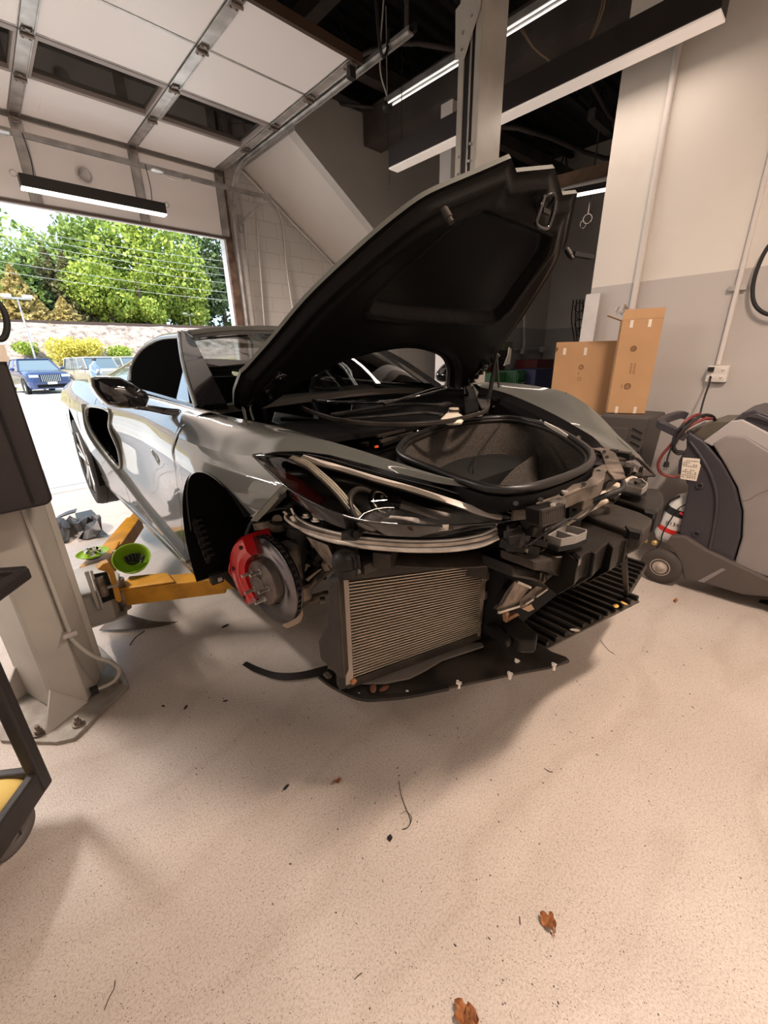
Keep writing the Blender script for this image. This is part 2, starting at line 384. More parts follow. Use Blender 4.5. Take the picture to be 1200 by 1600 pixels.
DY = 6.33           # inner face of the door wall
JX0, JX1 = -0.72, 3.02
struct(MB().box((3.6, 2.2, -.05), (14.4, 8.7, .1)).build('floor', M['floor']))
# door wall (left pier, header, right pier with its reveal)
struct(MB().box(((-3.6 + JX0) / 2, DY + .14, 2.7), (JX0 + 3.6, .28, 5.4)).box(((JX0 + JX1) / 2, DY + .14, (3.13 + 5.4) / 2), (JX1 - JX0, .28, 2.27))
       .box(((JX1 + 10.2) / 2, DY + .14, 2.7), (10.2 - JX1, .28, 5.4)).build('wall_back', M['cmu']))
struct(MB().box((4.1, -.325, 2.7), (.2, 3.95, 5.4)).build('wall_right', M['wall_right']))
struct(MB().box((-3.5, 2.2, 2.7), (.2, 8.9, 5.4)).build('wall_left', M['white_paint']))
struct(MB().box((3.3, -2.2, 2.7), (13.8, .2, 5.4)).build('wall_front', M['white_paint']))
# far bay: wall under/behind the stair (plane Y=5) and its right-hand wall
SX0 = 3.36
struct(MB().prism([(SX0, 5.0, 3.962), (4.9, 5.0, 2.96), (6.2, 5.0, 2.1), (6.2, 5.0, 0), (9.95, 5.0, 0), (9.95, 5.0, 4.41), (SX0, 5.0, 4.41)], (0, .14, 0)).build('wall_stair', M['wall_far']))
struct(MB().box((10.0, 2.1, 2.7), (.2, 8.8, 5.4)).build('wall_far', M['wall_far']))
# sloping soffit of the stair between the two walls
struct(MB().prism([(SX0, 5.14, 3.962), (4.9, 5.14, 2.96), (6.2, 5.14, 2.1), (6.2, 5.14, 2.18), (4.9, 5.14, 3.04), (SX0, 5.14, 4.04)], (0, DY - 5.14, 0)).build('trim_1', M['white_paint']))
# ---- ceiling deck, joists, beams
def deck_mat():
    m = bpy.data.materials.new('corrugated_deck'); m.use_nodes = True; t = m.node_tree; b = t.nodes['Principled BSDF']; N = t.nodes; L = t.links
    b.inputs['Base Color'].default_value = (.010, .009, .009, 1); b.inputs['Roughness'].default_value = .6
    tc = N.new('ShaderNodeTexCoord'); wv = N.new('ShaderNodeTexWave'); wv.bands_direction = 'Y'; wv.inputs['Scale'].default_value = 1.6
    L.new(tc.outputs['Object'], wv.inputs['Vector']); bp = N.new('ShaderNodeBump'); bp.inputs['Distance'].default_value = .05
    L.new(wv.outputs['Fac'], bp.inputs['Height']); L.new(bp.outputs[0], b.inputs['Normal']); return m
struct(MB().box((3.3, 2.2, 5.35), (14, 9, .1)).build('ceiling', deck_mat()))
tn = [2]
def trim(mb, m, **k):
    o = mb.build('trim_%d' % tn[0], m, **k); tn[0] += 1; return struct(o)
def joist(y, z0, z1, x0=-3.3, x1=9.8):
    b = MB(); b.bar((x0, y, z1), (x1, y, z1), .09, .05).bar((x0, y, z0), (x1, y, z0), .07, .05)
    n = int((x1 - x0) / .55); st = (x1 - x0) / n
    for i in range(n):
        a = x0 + i * st; b.cyl((a, y, z0), (a + st / 2, y, z1), .014, n=6).cyl((a + st / 2, y, z1), (a + st, y, z0), .014, n=6)
    trim(b, M['ceil_black'])
for y in (-.6, .75, 2.1, 3.45, 4.8): joist(y, 4.75, 5.2)
# bridging along Y, a wide dark beam and the narrower one over the second post
trim(MB().bar((4.55, -2, 4.25), (4.55, 4.98, 4.25), .30, .36), M['ceil_brown'])
trim(MB().bar((3.3, 1.0, 4.72), (3.3, 6.3, 4.72), .14, .16), M['ceil_brown'])
trim(MB().bar((2.3, -2, 4.85), (2.3, 6.3, 4.85), .10, .16).bar((6.5, -2, 4.9), (6.5, 4.98, 4.9), .16, .2), M['ceil_black'])
trim(MB().bar((3.3, 4.7, 4.62), (9.8, 4.4, 4.62), .14, .16), M['ceil_brown'])
# thin pipes under the deck
trim(MB().tube([(3.6, 4.9, 4.45), (3.9, 3.9, 4.45), (4.7, 3.3, 4.42), (5.4, 2.2, 4.4), (6.6, 1.9, 4.4)], .022, sub=4)
     .tube([(5.0, 4.7, 4.3), (5.8, 3.6, 4.2), (7.6, 3.2, 4.2), (8.0, 2.4, 4.2)], .03, sub=3).tube([(2.6, 5.9, 4.5), (3.4, 5.4, 4.42), (4.4, 4.8, 4.40)], .02, sub=3), M['ceil_brown'])
# door jamb steel angle and header angle
trim(MB().bar((JX1 - .02, DY - .03, 0), (JX1 - .02, DY - .03, 3.9), .10, .06, up=(0, 1, 0)), mat('rusty_angle', (.22, .15, .11), .6, .4, dirt=(.10, .06, .045), vscale=9))
trim(MB().bar((JX0, DY - .03, 3.085), (JX1, DY - .03, 3.085), .05, .035), mat('header_angle', (.16, .12, .10), .6, .3))

# =================================================================== GARAGE DOOR
gd = empty('garage_door', (1.15, DY - .1, 3.09), 0, 'raised white sectional garage door with one glazed row and galvanised stiles', 'garage door')
go = Vector(gd.location)
Zh = 3.835
rowsY = [5.47, 4.79, 4.12, 3.45]
STX = [-.13, .91, 1.955, 2.96]
def G(mb, name, m, **k): return setmb(mb, go).build(name, m, gd, **k)
secs = [((DY - .06, 3.10), (DY - .06, 3.80)), ((DY - .10, 3.84), (5.47, Zh)), ((5.455, Zh), (4.795, Zh)), ((4.785, Zh), (4.125, Zh)), ((4.115, Zh), (3.45, Zh))]
for k, (a, b_) in enumerate(secs):
    A = Vector((0, a[0], a[1])); B = Vector((0, b_[0], b_[1])); d = (B - A).normalized(); nrm = Vector((0, -d.z, d.y)); 
    if nrm.z > 0 or (k == 0): nrm = -nrm if k else Vector((0, 1, 0))
    up = -nrm if k else Vector((0, 1, 0))   # away from the room
    up = Vector((0, 1, 0)) if k == 0 else Vector((0, 0, 1))
    if k != 2:
        for j in range(4):
            x0 = ([-0.68] + STX)[j] + (.052 if j else 0); x1 = STX[j] - .05
            mb = MB().prism([(x0, A.y, A.z), (x1, A.y, A.z), (x1, B.y, B.z), (x0, B.y, B.z)], up * .045)
            G(mb, 'panel', M['door_white'], bevel=.006)
            # dark bead round each insulated panel
            bead = MB(); q = [(x0, A.y, A.z), (x1, A.y, A.z), (x1, B.y, B.z), (x0, B.y, B.z)]
            for i in range(4): bead.bar(Vector(q[i]) - up * .002, Vector(q[(i + 1) % 4]) - up * .002, .008, .006, up=tuple(up))
            G(bead, 'bead', M['galv'])
    else:
        for j in range(4):
            x0 = ([-0.68] + STX)[j] + (.052 if j else 0); x1 = STX[j] - .05
            fr = MB()
            fr.bar((x0, A.y - .018, Zh + .02), (x1, A.y - .018, Zh + .02), .036, .06).bar((x0, B.y + .03, Zh + .02), (x1, B.y + .03, Zh + .02), .06, .06)
            fr.bar((x0 + .012, A.y - .036, Zh + .02), (x0 + .012, B.y + .06, Zh + .02), .024, .06).bar((x1 - .012, A.y - .036, Zh + .02), (x1 - .012, B.y + .06, Zh + .02), .024, .06)
            w_ = G(fr, 'window_frame', mat('window_rail', (.34, .30, .28), .45, .2) if j == 0 and k == 2 else MATS['window_rail'], bevel=.004)
            pn = MB().box(((x0 + x1) / 2, (A.y + B.y) / 2, Zh + .03), (x1 - x0 - .03, abs(B.y - A.y) - .08, .006))
            setmb(pn, go).build('pane', M['pane'], w_)
    for X in STX:
        st = MB().bar((X, A.y, A.z), (X, B.y, B.z), .098, .022, up=tuple(-up)).bar((X - .045, A.y, A.z), (X - .045, B.y, B.z), .008, .034, up=tuple(-up)).bar((X + .045, A.y, A.z), (X + .045, B.y, B.z), .008, .034, up=tuple(-up))
        G(st, 'stile', M['galv'])
# hinges at each seam and stile
hb = MB().box((0, -.035, 0), (.07, .055, .006)).box((0, .035, 0), (.07, .055, .006)).cyl((-.045, 0, -.012), (.045, 0, -.012), .012, n=10)
for sx in (-.022, .022):
    for sy in (-.05, .05): hb.cyl((sx, sy, -.004), (sx, sy, -.012), .008, n=6)
h0 = None
for y in [DY - .11] + rowsY[:3] + [3.50]:
    for X in STX:
        z = Zh - .022 if y < 6 else 3.80
        loc = Vector((X, y, z)) - go
        if h0 is None: h0 = hb.build('hinge', mat('hinge_steel', (.30, .26, .23), .4, .8), gd); hh = h0
        else: hh = h0.copy(); COL.objects.link(hh); hh.parent = gd
        hh.location = loc; hh.rotation_euler = (PI / 3 if y > 6 else 0, 0, 0)
# top end channel
G(MB().bar((-.7, 3.43, Zh + .02), (3.03, 3.43, Zh + .02), .035, .07), 'end_channel', mat('door_end_brown', (.06, .035, .022), .6))
vent = MB().lathe([(.0001, 0), (.05, 0), (.055, -.01), (.07, -.012), (.075, 0)], W(131, 273, Y=DY - .075), (0, 1, 0))
G(vent, 'vent_disc', M['galv'])
# right track: vertical run, radius, horizontal run, plus hanger arm
tr = empty('door_track', (3.09, DY - .12, 0), 0, 'galvanised garage door track curving from the jamb to the horizontal run', 'door track')
to = Vector(tr.location)
pth = [(3.09, DY - .12, .05), (3.09, DY - .12, 3.2), (3.09, DY - .15, 3.5), (3.09, DY - .30, 3.74), (3.09, DY - .55, Zh - .01), (3.09, DY - .9, Zh), (3.09, 2.92, Zh)]
pp = smooth_path(pth, 8)
tm = MB().strip(pp, .012, .075, up=(1, 0, 0), sub=1); setmb(tm, to).build('track_web', M['galv'], tr)
tm = MB().strip([Vector(p) + Vector((-.018, 0, 0)) for p in pp], .07, .006, up=(1, 0, 0), sub=1); setmb(tm, to).build('track_flange', M['galv'], tr)
setmb(MB().bar((3.13, 5.6, Zh + .04), (3.13, 2.9, Zh + .04), .03, .05), to).build('track_angle', M['dark_metal'], tr)
setmb(MB().bar((3.13, 3.0, Zh + .05), (3.13, 3.0, 4.75), .04, .012).bar((3.13, 3.0, Zh + .2), (2.9, 3.3, 4.75), .03, .01), to).build('track_hanger', M['ceil_brown'], tr)
setmb(MB().cyl((2.99, 3.50, Zh + .01), (3.09, 3.50, Zh + .01), .012, n=10).box((2.97, 3.5, Zh - .04), (.06, .05, .12)), to).build('top_roller_bracket', M['dark_metal'], tr)
# U-shaped black hook hanging at the end of the track
hk = W(598, 80, X=3.0)
tag(MB().tube([(hk[0] - .06, hk[1] + .02, hk[2] + .42), (hk[0] - .05, hk[1], hk[2] + .15), (hk[0] - .03, hk[1], hk[2] + .02), (hk[0], hk[1], hk[2] - .03), (hk[0] + .05, hk[1], hk[2] + .02), (hk[0] + .07, hk[1], hk[2] + .16)], .013).build('hook', M['dark_metal']),
    'black U shaped steel hook hanging beside the end of the door track', 'hook')
# strut across the door with its wall bracket and two ceiling roses
sa = (-1.3, 5.72, 3.505); sb = (3.36, 5.72, 3.505)
sr = empty('strut_rail', (3.3, 5.72, 3.5), 0, 'galvanised strut rail crossing the room in front of the garage door', 'rail')
so = Vector(sr.location)
setmb(MB().bar(sa, sb, .042, .006, up=(0, 0, 1)).bar((sa[0], sa[1] - .019, sa[2] - .02), (sb[0], sb[1] - .019, sb[2] - .02), .005, .042).bar((sa[0], sa[1] + .019, sa[2] - .02), (sb[0], sb[1] + .019, sb[2] - .02), .005, .042), so).build('rail', M['galv'], sr)
setmb(MB().bar((3.30, 5.74, 3.46), (3.22, DY - .02, 3.30), .035, .03).box((3.22, DY - .012, 3.30), (.05, .02, .22)).box((3.34, 5.72, 3.48), (.07, .07, .08)), so).build('bracket', M['galv'], sr)
for px, py in ((8, 232), (249, 285)):
    q = W(px, py, Y=5.72)
    setmb(MB().lathe([(.0001, -.02), (.06, -.02), (.072, -.008), (.075, 0), (.0001, 0)], (q[0], q[1], 3.478), (0, 0, 1)), so).build('ceiling_rose', M['galv'], sr)
    setmb(MB().box((q[0], q[1], 3.49), (.09, .06, .03)), so).build('junction_box', M['galv'], sr)
setmb(MB().tube([(W(250, 285, Y=5.72)[0] + .05, 5.70, 3.44), (W(275, 291, Y=5.72)[0], 5.68, 3.42), (W(298, 292, Y=5.72)[0], 5.69, 3.46)], .007), so).build('white_cable', M['white_plastic'], sr)

# =================================================================== LINEAR PENDANT LAMPS
def pendant(name, a, b, label, glow, power, w_=.13, h_=.15, cords=True, top=3.48, hookend=True, grp=None, kw={}):
    a = Vector(a); b = Vector(b); mid = (a + b) / 2; r = empty(name, mid, 0, label, 'lamp', grp)
    A = a - mid; B = b - mid
    MB().bar(A, B, w_, h_).build('housing', mat('lamp_housing', (.022, .018, .016), .45) if 'lamp_housing' not in MATS else MATS['lamp_housing'], r, bevel=.004)
    MB().bar(A + Vector((0, 0, -h_ / 2 - .006)), B + Vector((0, 0, -h_ / 2 - .006)), w_ - .012, .016).build('diffuser', glow, r, bevel=.003)
    d = (B - A).normalized()
    if cords:
        for e, s in ((A, 1), (B, -1)):
            q = e + d * .12 * s
            MB().tube([q + Vector((0, 0, h_ / 2)), q + Vector((.012, 0, (top - a.z) * .5)), q + Vector((0, 0, top - a.z))], .004, 6, sub=4).build('cord', M['dark_metal'], r)
            MB().torus(e - d * .03 * s + Vector((0, 0, h_ / 2)), .025, .004, ax=(0, 1, 0) if abs(d.x) > .5 else (1, 0, 0), n=16, k=6).build('wire_loop', M['galv'], r)
    L_ = (b - a).length
    if power:
        al = area_light('lamp_light', mid + Vector((0, 0, -h_ / 2 - .03)), L_ if abs(d.x) > .5 else w_, w_ if abs(d.x) > .5 else L_, power, kw.get('color', LAMP_WARM))
    return r
def P3(px, py, **k): return Vector(W(px, py, **k))
pendant('pendant_lamp', (.73, 5.66, 3.10), (1.99, 5.66, 3.10), 'short dark linear lamp with glowing white underside hanging in front of the garage door', M['lampglow'], 125, w_=.11, h_=.10)
pendant('pendant_lamp', (3.66, 3.70, 3.40), (3.66, .98, 3.40), 'long dark linear lamp running from the second lift post to the right wall', M['lampdim'], 14, w_=.14, h_=.17, top=5.2)
# same row carries on over the photographer; left and rear lamps are unseen added fill
pendant('pendant_lamp', (3.66, -.1, 3.40), (3.66, -1.9, 3.40), 'long dark linear lamp of the same row above and right of the photographer', M['lampdim'], 0, top=5.2)
pendant('pendant_lamp', (-1.6, 1.9, 3.40), (-1.6, -.9, 3.40), 'added unseen long dark linear fill lamp above and left of the photographer', M['lampglow'], 24, top=5.2)  # out of view, added as fill from the left
pendant('pendant_lamp', (1.1, -.38, 3.40), (1.9, -.38, 3.40), 'short dark linear lamp hanging just above and right of the photographer', M['lampglow'], 108, top=5.2, kw={'color': (1.0, .775, .63)})
pendant('pendant_lamp', (.4, -1.7, 3.40), (2.4, -1.7, 3.40), 'added unseen long dark linear fill lamp hanging behind the photographer', M['lampglow'], 32, top=5.2, kw={'color': (1.0, .775, .63)})  # out of view, put in as fill from the rear
pendant('pendant_lamp', (-1.3, 5.0, 3.40), (-1.3, 3.2, 3.40), 'added unseen long dark linear fill lamp left of the raised garage door', M['lampglow'], 165, top=5.2, kw={'color': (1.0, .87, .79)})  # added out of view to brighten the left floor and, by bounce, the door panels
# twin-tube strip above (behind the post)
a = P3(605, 160, Z=4.05); b = P3(862, 0, Z=4.05); d = (b - a).normalized(); b = b + d * 1.2
ts = empty('strip_lamp', (a + b) / 2, 0, 'narrow twin strip lamp high under the black ceiling behind the second post', 'lamp'); o_ = (a + b) / 2
setmb(MB().bar(a, b, .09, .05), o_).build('housing', M['galv'], ts)
setmb(MB().bar(a + Vector((-.03, 0, -.03)), b + Vector((-.03, 0, -.03)), .009, .010).bar(a + Vector((.03, 0, -.03)), b + Vector((.03, 0, -.03)), .009, .010), o_).build('tube', mat('tube_glow', (.9, .88, .85), .4, emit=(1, .95, .88), estr=1.1), ts)
setmb(MB().cyl(a + Vector((0, 0, .02)), a + Vector((0, 0, .75)), .004, n=6).tube([a + Vector((.0, 0, .05)), a + Vector((-.05, .05, .3)), a + Vector((-.03, 0, .8))], .008), o_).build('cord', M['white_plastic'], ts)
setmb(MB().lathe([(.0001, -.06), (.05, -.06), (.06, -.03), (.06, 0)], a + Vector((0, 0, -.01)), (0, 0, 1), n=16).cyl(a + Vector((0, 0, -.06)), a + Vector((.02, 0, -.72)), .003, n=5), o_).build('end_socket', M['dark_metal'], ts)
# far lamp seen past the wall edge
a = P3(882, 303, Z=3.3); b = P3(985, 283, Z=3.3)
pendant('strip_lamp', a, b, 'bright narrow lamp in the far bay seen between the hood and the wall edge', M['lampglow'], 16, w_=.1, h_=.06, cords=False)
trim(MB().bar(P3(870, 292, Z=3.5), P3(1000, 258, Z=3.5), .14, .2), mat('wood_beam', (.20, .12, .07), .7, var=.3, vscale=5))
trim(MB().cyl(P3(868, 300, Z=3.42), P3(1000, 268, Z=3.42), .035), M['white_paint'])
# far bay: hanging junction with loops
q = P3(938, 190, X=6.0)
tag(MB().box(tuple(q), (.5, .08, .1)).cyl(q, q + Vector((0, 0, -.9)), .008, n=6).torus(q + Vector((0, 0, -.95)), .05, .005, ax=(1, .3, 0)).torus(q + Vector((0, .05, -1.0)), .04, .004, ax=(.5, 1, 0)).build('cable_reel', M['ceil_brown']), 'dark hanging cable drop with wire loops in the far bay', 'cable')
# brown cable loop under the ceiling
cl = [W(px, py, X=4.2) for px, py in ((812, 38), (835, 75), (855, 92), (868, 101), (890, 92), (912, 78), (928, 52), (942, 18), (948, -20))]
tag(MB().tube(cl, .007).tube([(p[0], p[1] + .02, p[2] + .02 * math.sin(i)) for i, p in enumerate(cl)], .005).build('ceiling_cable', mat('tan_cable', (.20, .13, .08), .6)), 'slack brown cable loop hanging under the black ceiling right of the post', 'cable')
trim(MB().cyl(P3(838, -20, X=4.3), P3(980, 230, X=7.5), .02), M['ceil_brown'])

# =================================================================== CONDUITS AND OUTLET ON THE RIGHT WALL
def conduit(pts, r, label, clips=()):
    o = empty('conduit', pts[0], 0, label, 'pipe')
    setmb(MB().tube(pts, r, 12, sub=1), pts[0]).build('pipe', M['white_paint'], o)
    for c in clips: setmb(MB().box(c, (.02, .1, .03)), pts[0]).build('clip', M['galv'], o)
    return o
X = 3.975
y1 = W(1020, 300, X=X)[1]
conduit([(X, y1, 4.9), (X, y1, 1.0)], .022, 'thick white painted pipe running down the right wall behind the tall box')
y2 = W(1165, 400, X=X)[1]; zo = W(1122, 570, X=X)[2]
conduit([(X, y2, 4.9), (X, y2, zo)], .015, 'thin white conduit dropping down the right wall to the outlet', [(X, y2, 1.9), (X, y2, 3.6)])
q0, q1 = W(1107, 572, X=4.0), W(1138, 596, X=4.0)
oc = ((q0[1] + q1[1]) / 2, (q0[2] + q1[2]) / 2)
ob = empty('power_outlet', (3.99, oc[0], oc[1]), 0, 'white four socket outlet box on the grey part of the right wall', 'outlet')
MB().box((-.02, 0, 0), (.05, .125, .115)).build('box', M['white_plastic'], ob, bevel=.006)
for sy in (-.03, .03):
    for sz in (-.025, .025):
        fb = MB().cyl((-.044, sy, sz), (-.050, sy, sz), .018, n=16).build('socket', mat('socket_white', (.8, .76, .7), .3) if 'socket_white' not in MATS else MATS['socket_white'], ob)
        MB().box((-.051, sy - .006, sz), (.004, .003, .010)).box((-.051, sy + .006, sz), (.004, .003, .010)).box((-.051, sy, sz - .009), (.004, .005, .004)).build('slot', M['black'], fb)
# curled cord hanging at the far right of the wall
cc = [W(px, py, X=3.93) for px, py in ((1215, 370), (1196, 392), (1180, 430), (1176, 462), (1184, 482), (1205, 492), (1235, 484), (1262, 455), (1272, 410), (1262, 372), (1240, 352))]
tag(MB().tube(cc, .012, closed=True).build('coiled_cord', M['rubber']), 'black coiled cord loop hanging at the right edge of the wall', 'cord')
# pipes on the door wall and the diagonal conduit under the soffit
def wp(px, py, Y=DY - .03): return W(px, py, Y=Y)
for pts, nm in (([(372, 262), (400, 290), (438, 335), (448, 420), (460, 500)], 'white conduit bending down the block wall right of the garage door'),
                ([(385, 262), (440, 330), (500, 392), (560, 455)], 'white conduit following the foot of the sloping soffit'),
                ([(376, 300), (400, 520)], 'thin white pipe beside the door jamb'),
                ([(398, 300), (414, 520)], 'second thin pipe right of the door jamb pipe')):
    p3 = [wp(*p) for p in pts]
    tag(MB().tube(p3, .014, sub=4 if len(pts) > 3 else 1).build('conduit', M['white_paint']), nm, 'pipe')

# =================================================================== OUTSIDE
def terrain_mat(name, c1, c2, c3, sc=1.2, bump=.6):
    m = bpy.data.materials.new(name); m.use_nodes = True; t = m.node_tree; b = t.nodes['Principled BSDF']; N = t.nodes; L = t.links
    tc = N.new('ShaderNodeTexCoord'); n = N.new('ShaderNodeTexNoise'); n.inputs['Scale'].default_value = sc; n.inputs['Detail'].default_value = 9; n.inputs['Roughness'].default_value = .75
    L.new(tc.outputs['Object'], n.inputs['Vector']); r = N.new('ShaderNodeValToRGB'); e = r.color_ramp.elements
    e[0].position = .36; e[0].color = (*c1, 1); e[1].position = .62; e[1].color = (*c3, 1); k = e.new(.48); k.color = (*c2, 1)
    L.new(n.outputs['Fac'], r.inputs['Fac']); L.new(r.outputs[0], b.inputs['Base Color']); b.inputs['Roughness'].default_value = .95
    bp = N.new('ShaderNodeBump'); bp.inputs['Strength'].default_value = bump; bp.inputs['Distance'].default_value = .3
    L.new(n.outputs['Fac'], bp.inputs['Height']); L.new(bp.outputs[0], b.inputs['Normal']); return m
M['gravel'] = terrain_mat('embankment_gravel', (.10, .075, .06), (.30, .235, .20), (.46, .38, .34), 2.2)
M['bank'] = terrain_mat('embankment_grass', (.13, .12, .04), (.30, .25, .11), (.42, .34, .25), 1.1)
struct(MB().prism([(-25, DY + .28, -.02), (60, DY + .28, -.02), (60, 36, .05), (-25, 36, .05)], (0, 0, -.2)).build('trim_ground', M['asphalt']))
struct(MB().box((1.15, DY + .14, -.0), (JX1 - JX0, .30, .012)).box((1.15, DY + .30, -.012), (JX1 - JX0 + .4, .05, .03), mi=1).build('trim_threshold', [M['asphalt'], M['dark_metal']]))
rows = []
rn = random.Random(3)
for i in range(15):
    t = i / 14; y = 34.5 + 7.0 * t; z = .02 + 4.33 * (t * t * (3 - 2 * t))
    rows.append([(-15 + 75 * j / 60, y + rn.uniform(-.12, .12), z + rn.uniform(-.12, .12) * (0 < i < 14)) for j in range(61)])
rows += [[(-15 + 75 * j / 60, 45 + 0 * j, 4.4) for j in range(61)], [(-15 + 75 * j / 60, 75, 3.6) for j in range(61)]]
nm = len(rows)
mb = MB().grid(rows, smooth=False)
o = mb.build('embankment', [M['bank'], M['gravel']]); struct(o)
for p in o.data.polygons: p.material_index = 1 if p.center.z > 1.9 else 0
rl = MB()
for dy_ in (0, 1.5): rl.bar((-15, 41.8 + dy_, 4.52), (60, 41.8 + dy_, 4.52), .08, .16)
tag(rl.build('railway_track', mat('rail_rust', (.10, .065, .05), .6, .4)), 'brown railway rails along the top of the gravel embankment', 'railway track')

def leaf_mat(name, c, c2):
    m = bpy.data.materials.new(name); m.use_nodes = True; t = m.node_tree; b = t.nodes['Principled BSDF']; N = t.nodes; L = t.links
    g = N.new('ShaderNodeNewGeometry'); r = N.new('ShaderNodeValToRGB'); e = r.color_ramp.elements
    e[0].color = (*c, 1); e[1].color = (*c2, 1); L.new(g.outputs['Random Per Island'], r.inputs['Fac'])
    L.new(r.outputs[0], b.inputs['Base Color']); b.inputs['Roughness'].default_value = .6
    b.inputs['Subsurface Weight'].default_value = 0; 
    tr = N.new('ShaderNodeBsdfTranslucent'); L.new(r.outputs[0], tr.inputs[0]); mx = N.new('ShaderNodeMixShader'); mx.inputs[0].default_value = .35
    out = [x for x in N if x.type == 'OUTPUT_MATERIAL'][0]
    L.new(b.outputs[0], mx.inputs[1]); L.new(tr.outputs[0], mx.inputs[2]); L.new(mx.outputs[0], out.inputs[0]); return m
LM = {'bright': leaf_mat('leaf_bright', (.13, .22, .03), (.52, .58, .10)), 'mid': leaf_mat('leaf_mid', (.08, .15, .03), (.34, .42, .09)),
      'dark': leaf_mat('leaf_dark', (.03, .06, .02), (.16, .22, .07)), 'orange': leaf_mat('leaf_orange', (.24, .20, .07), (.66, .50, .18)),
      'conifer': leaf_mat('leaf_conifer', (.10, .10, .045), (.34, .30, .13)), 'shrub': leaf_mat('leaf_shrub', (.45, .40, .06), (.85, .75, .18))}
M['bark'] = mat('bark', (.10, .075, .055), .9, bump=.5, bscale=8)
def crown(cx, cy, z0, z1, r, n, ls, rng, conifer=False):
    nb = np.random.RandomState(rng); V = np.zeros((n, 4, 3)); 
    if conifer:
        h = nb.rand(n) ** 1.1; a = nb.rand(n) * 2 * PI; rr = r * (1 - h ** 1.4) * (.72 + .22 * np.sin(h * 34 + 3 * np.sin(a * 3)) + .1 * np.sin(a * 7)) * np.sqrt(nb.rand(n) * .8 + .2)
        c = np.stack([cx + rr * np.cos(a), cy + rr * np.sin(a), z0 + (z1 - z0) * h], 1)
    else:
        L_ = 16; lob = nb.normal(size=(L_, 3)); lob /= np.linalg.norm(lob, axis=1)[:, None]; lob *= (nb.rand(L_, 1) * .5 + .35)
        lc = np.array([cx, cy, (z0 + z1) / 2]) + lob * np.array([r, r, (z1 - z0) / 2]); lr = r * (.34 + .2 * nb.rand(L_))
        k = nb.randint(0, L_, n); d = nb.normal(size=(n, 3)); d /= np.linalg.norm(d, axis=1)[:, None]
        c = lc[k] + d * (lr[k] * (nb.rand(n) * .35 + .68))[:, None]
    t1 = nb.normal(size=(n, 3)); t1 /= np.linalg.norm(t1, axis=1)[:, None]; t2 = np.cross(t1, nb.normal(size=(n, 3))); t2 /= np.linalg.norm(t2, axis=1)[:, None]
    s_ = ls * (nb.rand(n) * .7 + .6)[:, None]
    V[:, 0] = c - t1 * s_; V[:, 1] = c + t2 * s_ * .6; V[:, 2] = c + t1 * s_; V[:, 3] = c - t2 * s_ * .6
    me = bpy.data.meshes.new('crown'); me.vertices.add(n * 4); me.vertices.foreach_set('co', V.reshape(-1)); me.loops.add(n * 4)
    me.loops.foreach_set('vertex_index', np.arange(n * 4, dtype=np.int32)); me.polygons.add(n)
    me.polygons.foreach_set('loop_start', np.arange(0, n * 4, 4, dtype=np.int32)); me.polygons.foreach_set('loop_total', np.full(n, 4, dtype=np.int32)); me.update(); me.validate()
    return me
def tree(px, py_top, Y, r, kind, label, n=3600, z0=3.0, conifer=False, ls=.30, seed=1, grp='trees beyond the railway'):
    q = W(px, py_top, Y=Y); x = q[0]; zt = q[2]; base = 4.0 if Y > 41 else .2
    e = empty('conifer_tree' if conifer else 'leafy_tree', (x, Y, base), 0, label, 'tree')
    me = crown(0, 0, z0 - base if not conifer else .3, zt - base, r, n, ls, seed, conifer)
    o = bpy.data.objects.new('crown', me); COL.objects.link(o); me.materials.append(LM[kind]); o.parent = e
    tk = MB().tube([(0, 0, -.3), (.1, 0, (zt - base) * .35), (0, .1, (zt - base) * .8)], [.30, .22, .10], 8)
    rg = random.Random(seed)
    if not conifer:
        for k in range(7):
            a = rg.uniform(0, 2 * PI); h = (zt - base) * rg.uniform(.25, .6)
            tk.tube([(0, 0, h), (math.cos(a) * r * .35, math.sin(a) * r * .35, h + r * .3), (math.cos(a) * r * .7, math.sin(a) * r * .7, h + r * .8)], [.11, .05], 6, sub=3)
    tk.build('trunk', M['bark'], e)
    return e
tree(190, 250, 50, 5.2, 'bright', 'tall bright yellow green tree filling the middle of the doorway', 9000, ls=.22, seed=2)
tree(120, 280, 53, 5.0, 'mid', 'tall green tree behind and left of the brightest tree', 7000, ls=.24, seed=3)
tree(270, 395, 47, 3.0, 'bright', 'rounded bright green tree left of the right door jamb', 7000, z0=4.2, ls=.18, seed=4)
tree(330, 355, 53, 3.6, 'dark', 'dark green tree beside the right door jamb', 6000, ls=.24, seed=5)
tree(250, 330, 58, 4.6, 'mid', 'green tree far behind the rounded bright tree', 6000, ls=.26, seed=6)
tree(40, 350, 60, 4.0, 'mid', 'thin pale tree against the sky at the left of the doorway', 2600, ls=.2, seed=7)
tree(150, 400, 47, 3.0, 'bright', 'lower bright green tree above the parked cars', 7000, z0=4.2, ls=.18, seed=8)
tree(215, 430, 46, 2.3, 'bright', 'small bright green tree near the railway in the middle', 5000, z0=4.3, ls=.16, seed=18)
tree(385, 300, 55, 5.0, 'dark', 'large dark tree hidden mostly by the right jamb', 4500, ls=.26, seed=9)
tree(95, 395, 48, 2.6, 'conifer', 'brown green conifer left of the bright trees', 6000, conifer=True, ls=.17, seed=10)
tree(62, 380, 49, 2.8, 'conifer', 'tall dull conifer above the light pole', 6000, conifer=True, ls=.17, seed=11)
tree(35, 400, 47.5, 2.4, 'dark', 'dark conifer left of the tall dull conifer', 5000, conifer=True, ls=.17, seed=12)
tree(14, 415, 45, 2.2, 'orange', 'orange tinted conifer at the left edge of the doorway', 5500, conifer=True, ls=.16, seed=13)
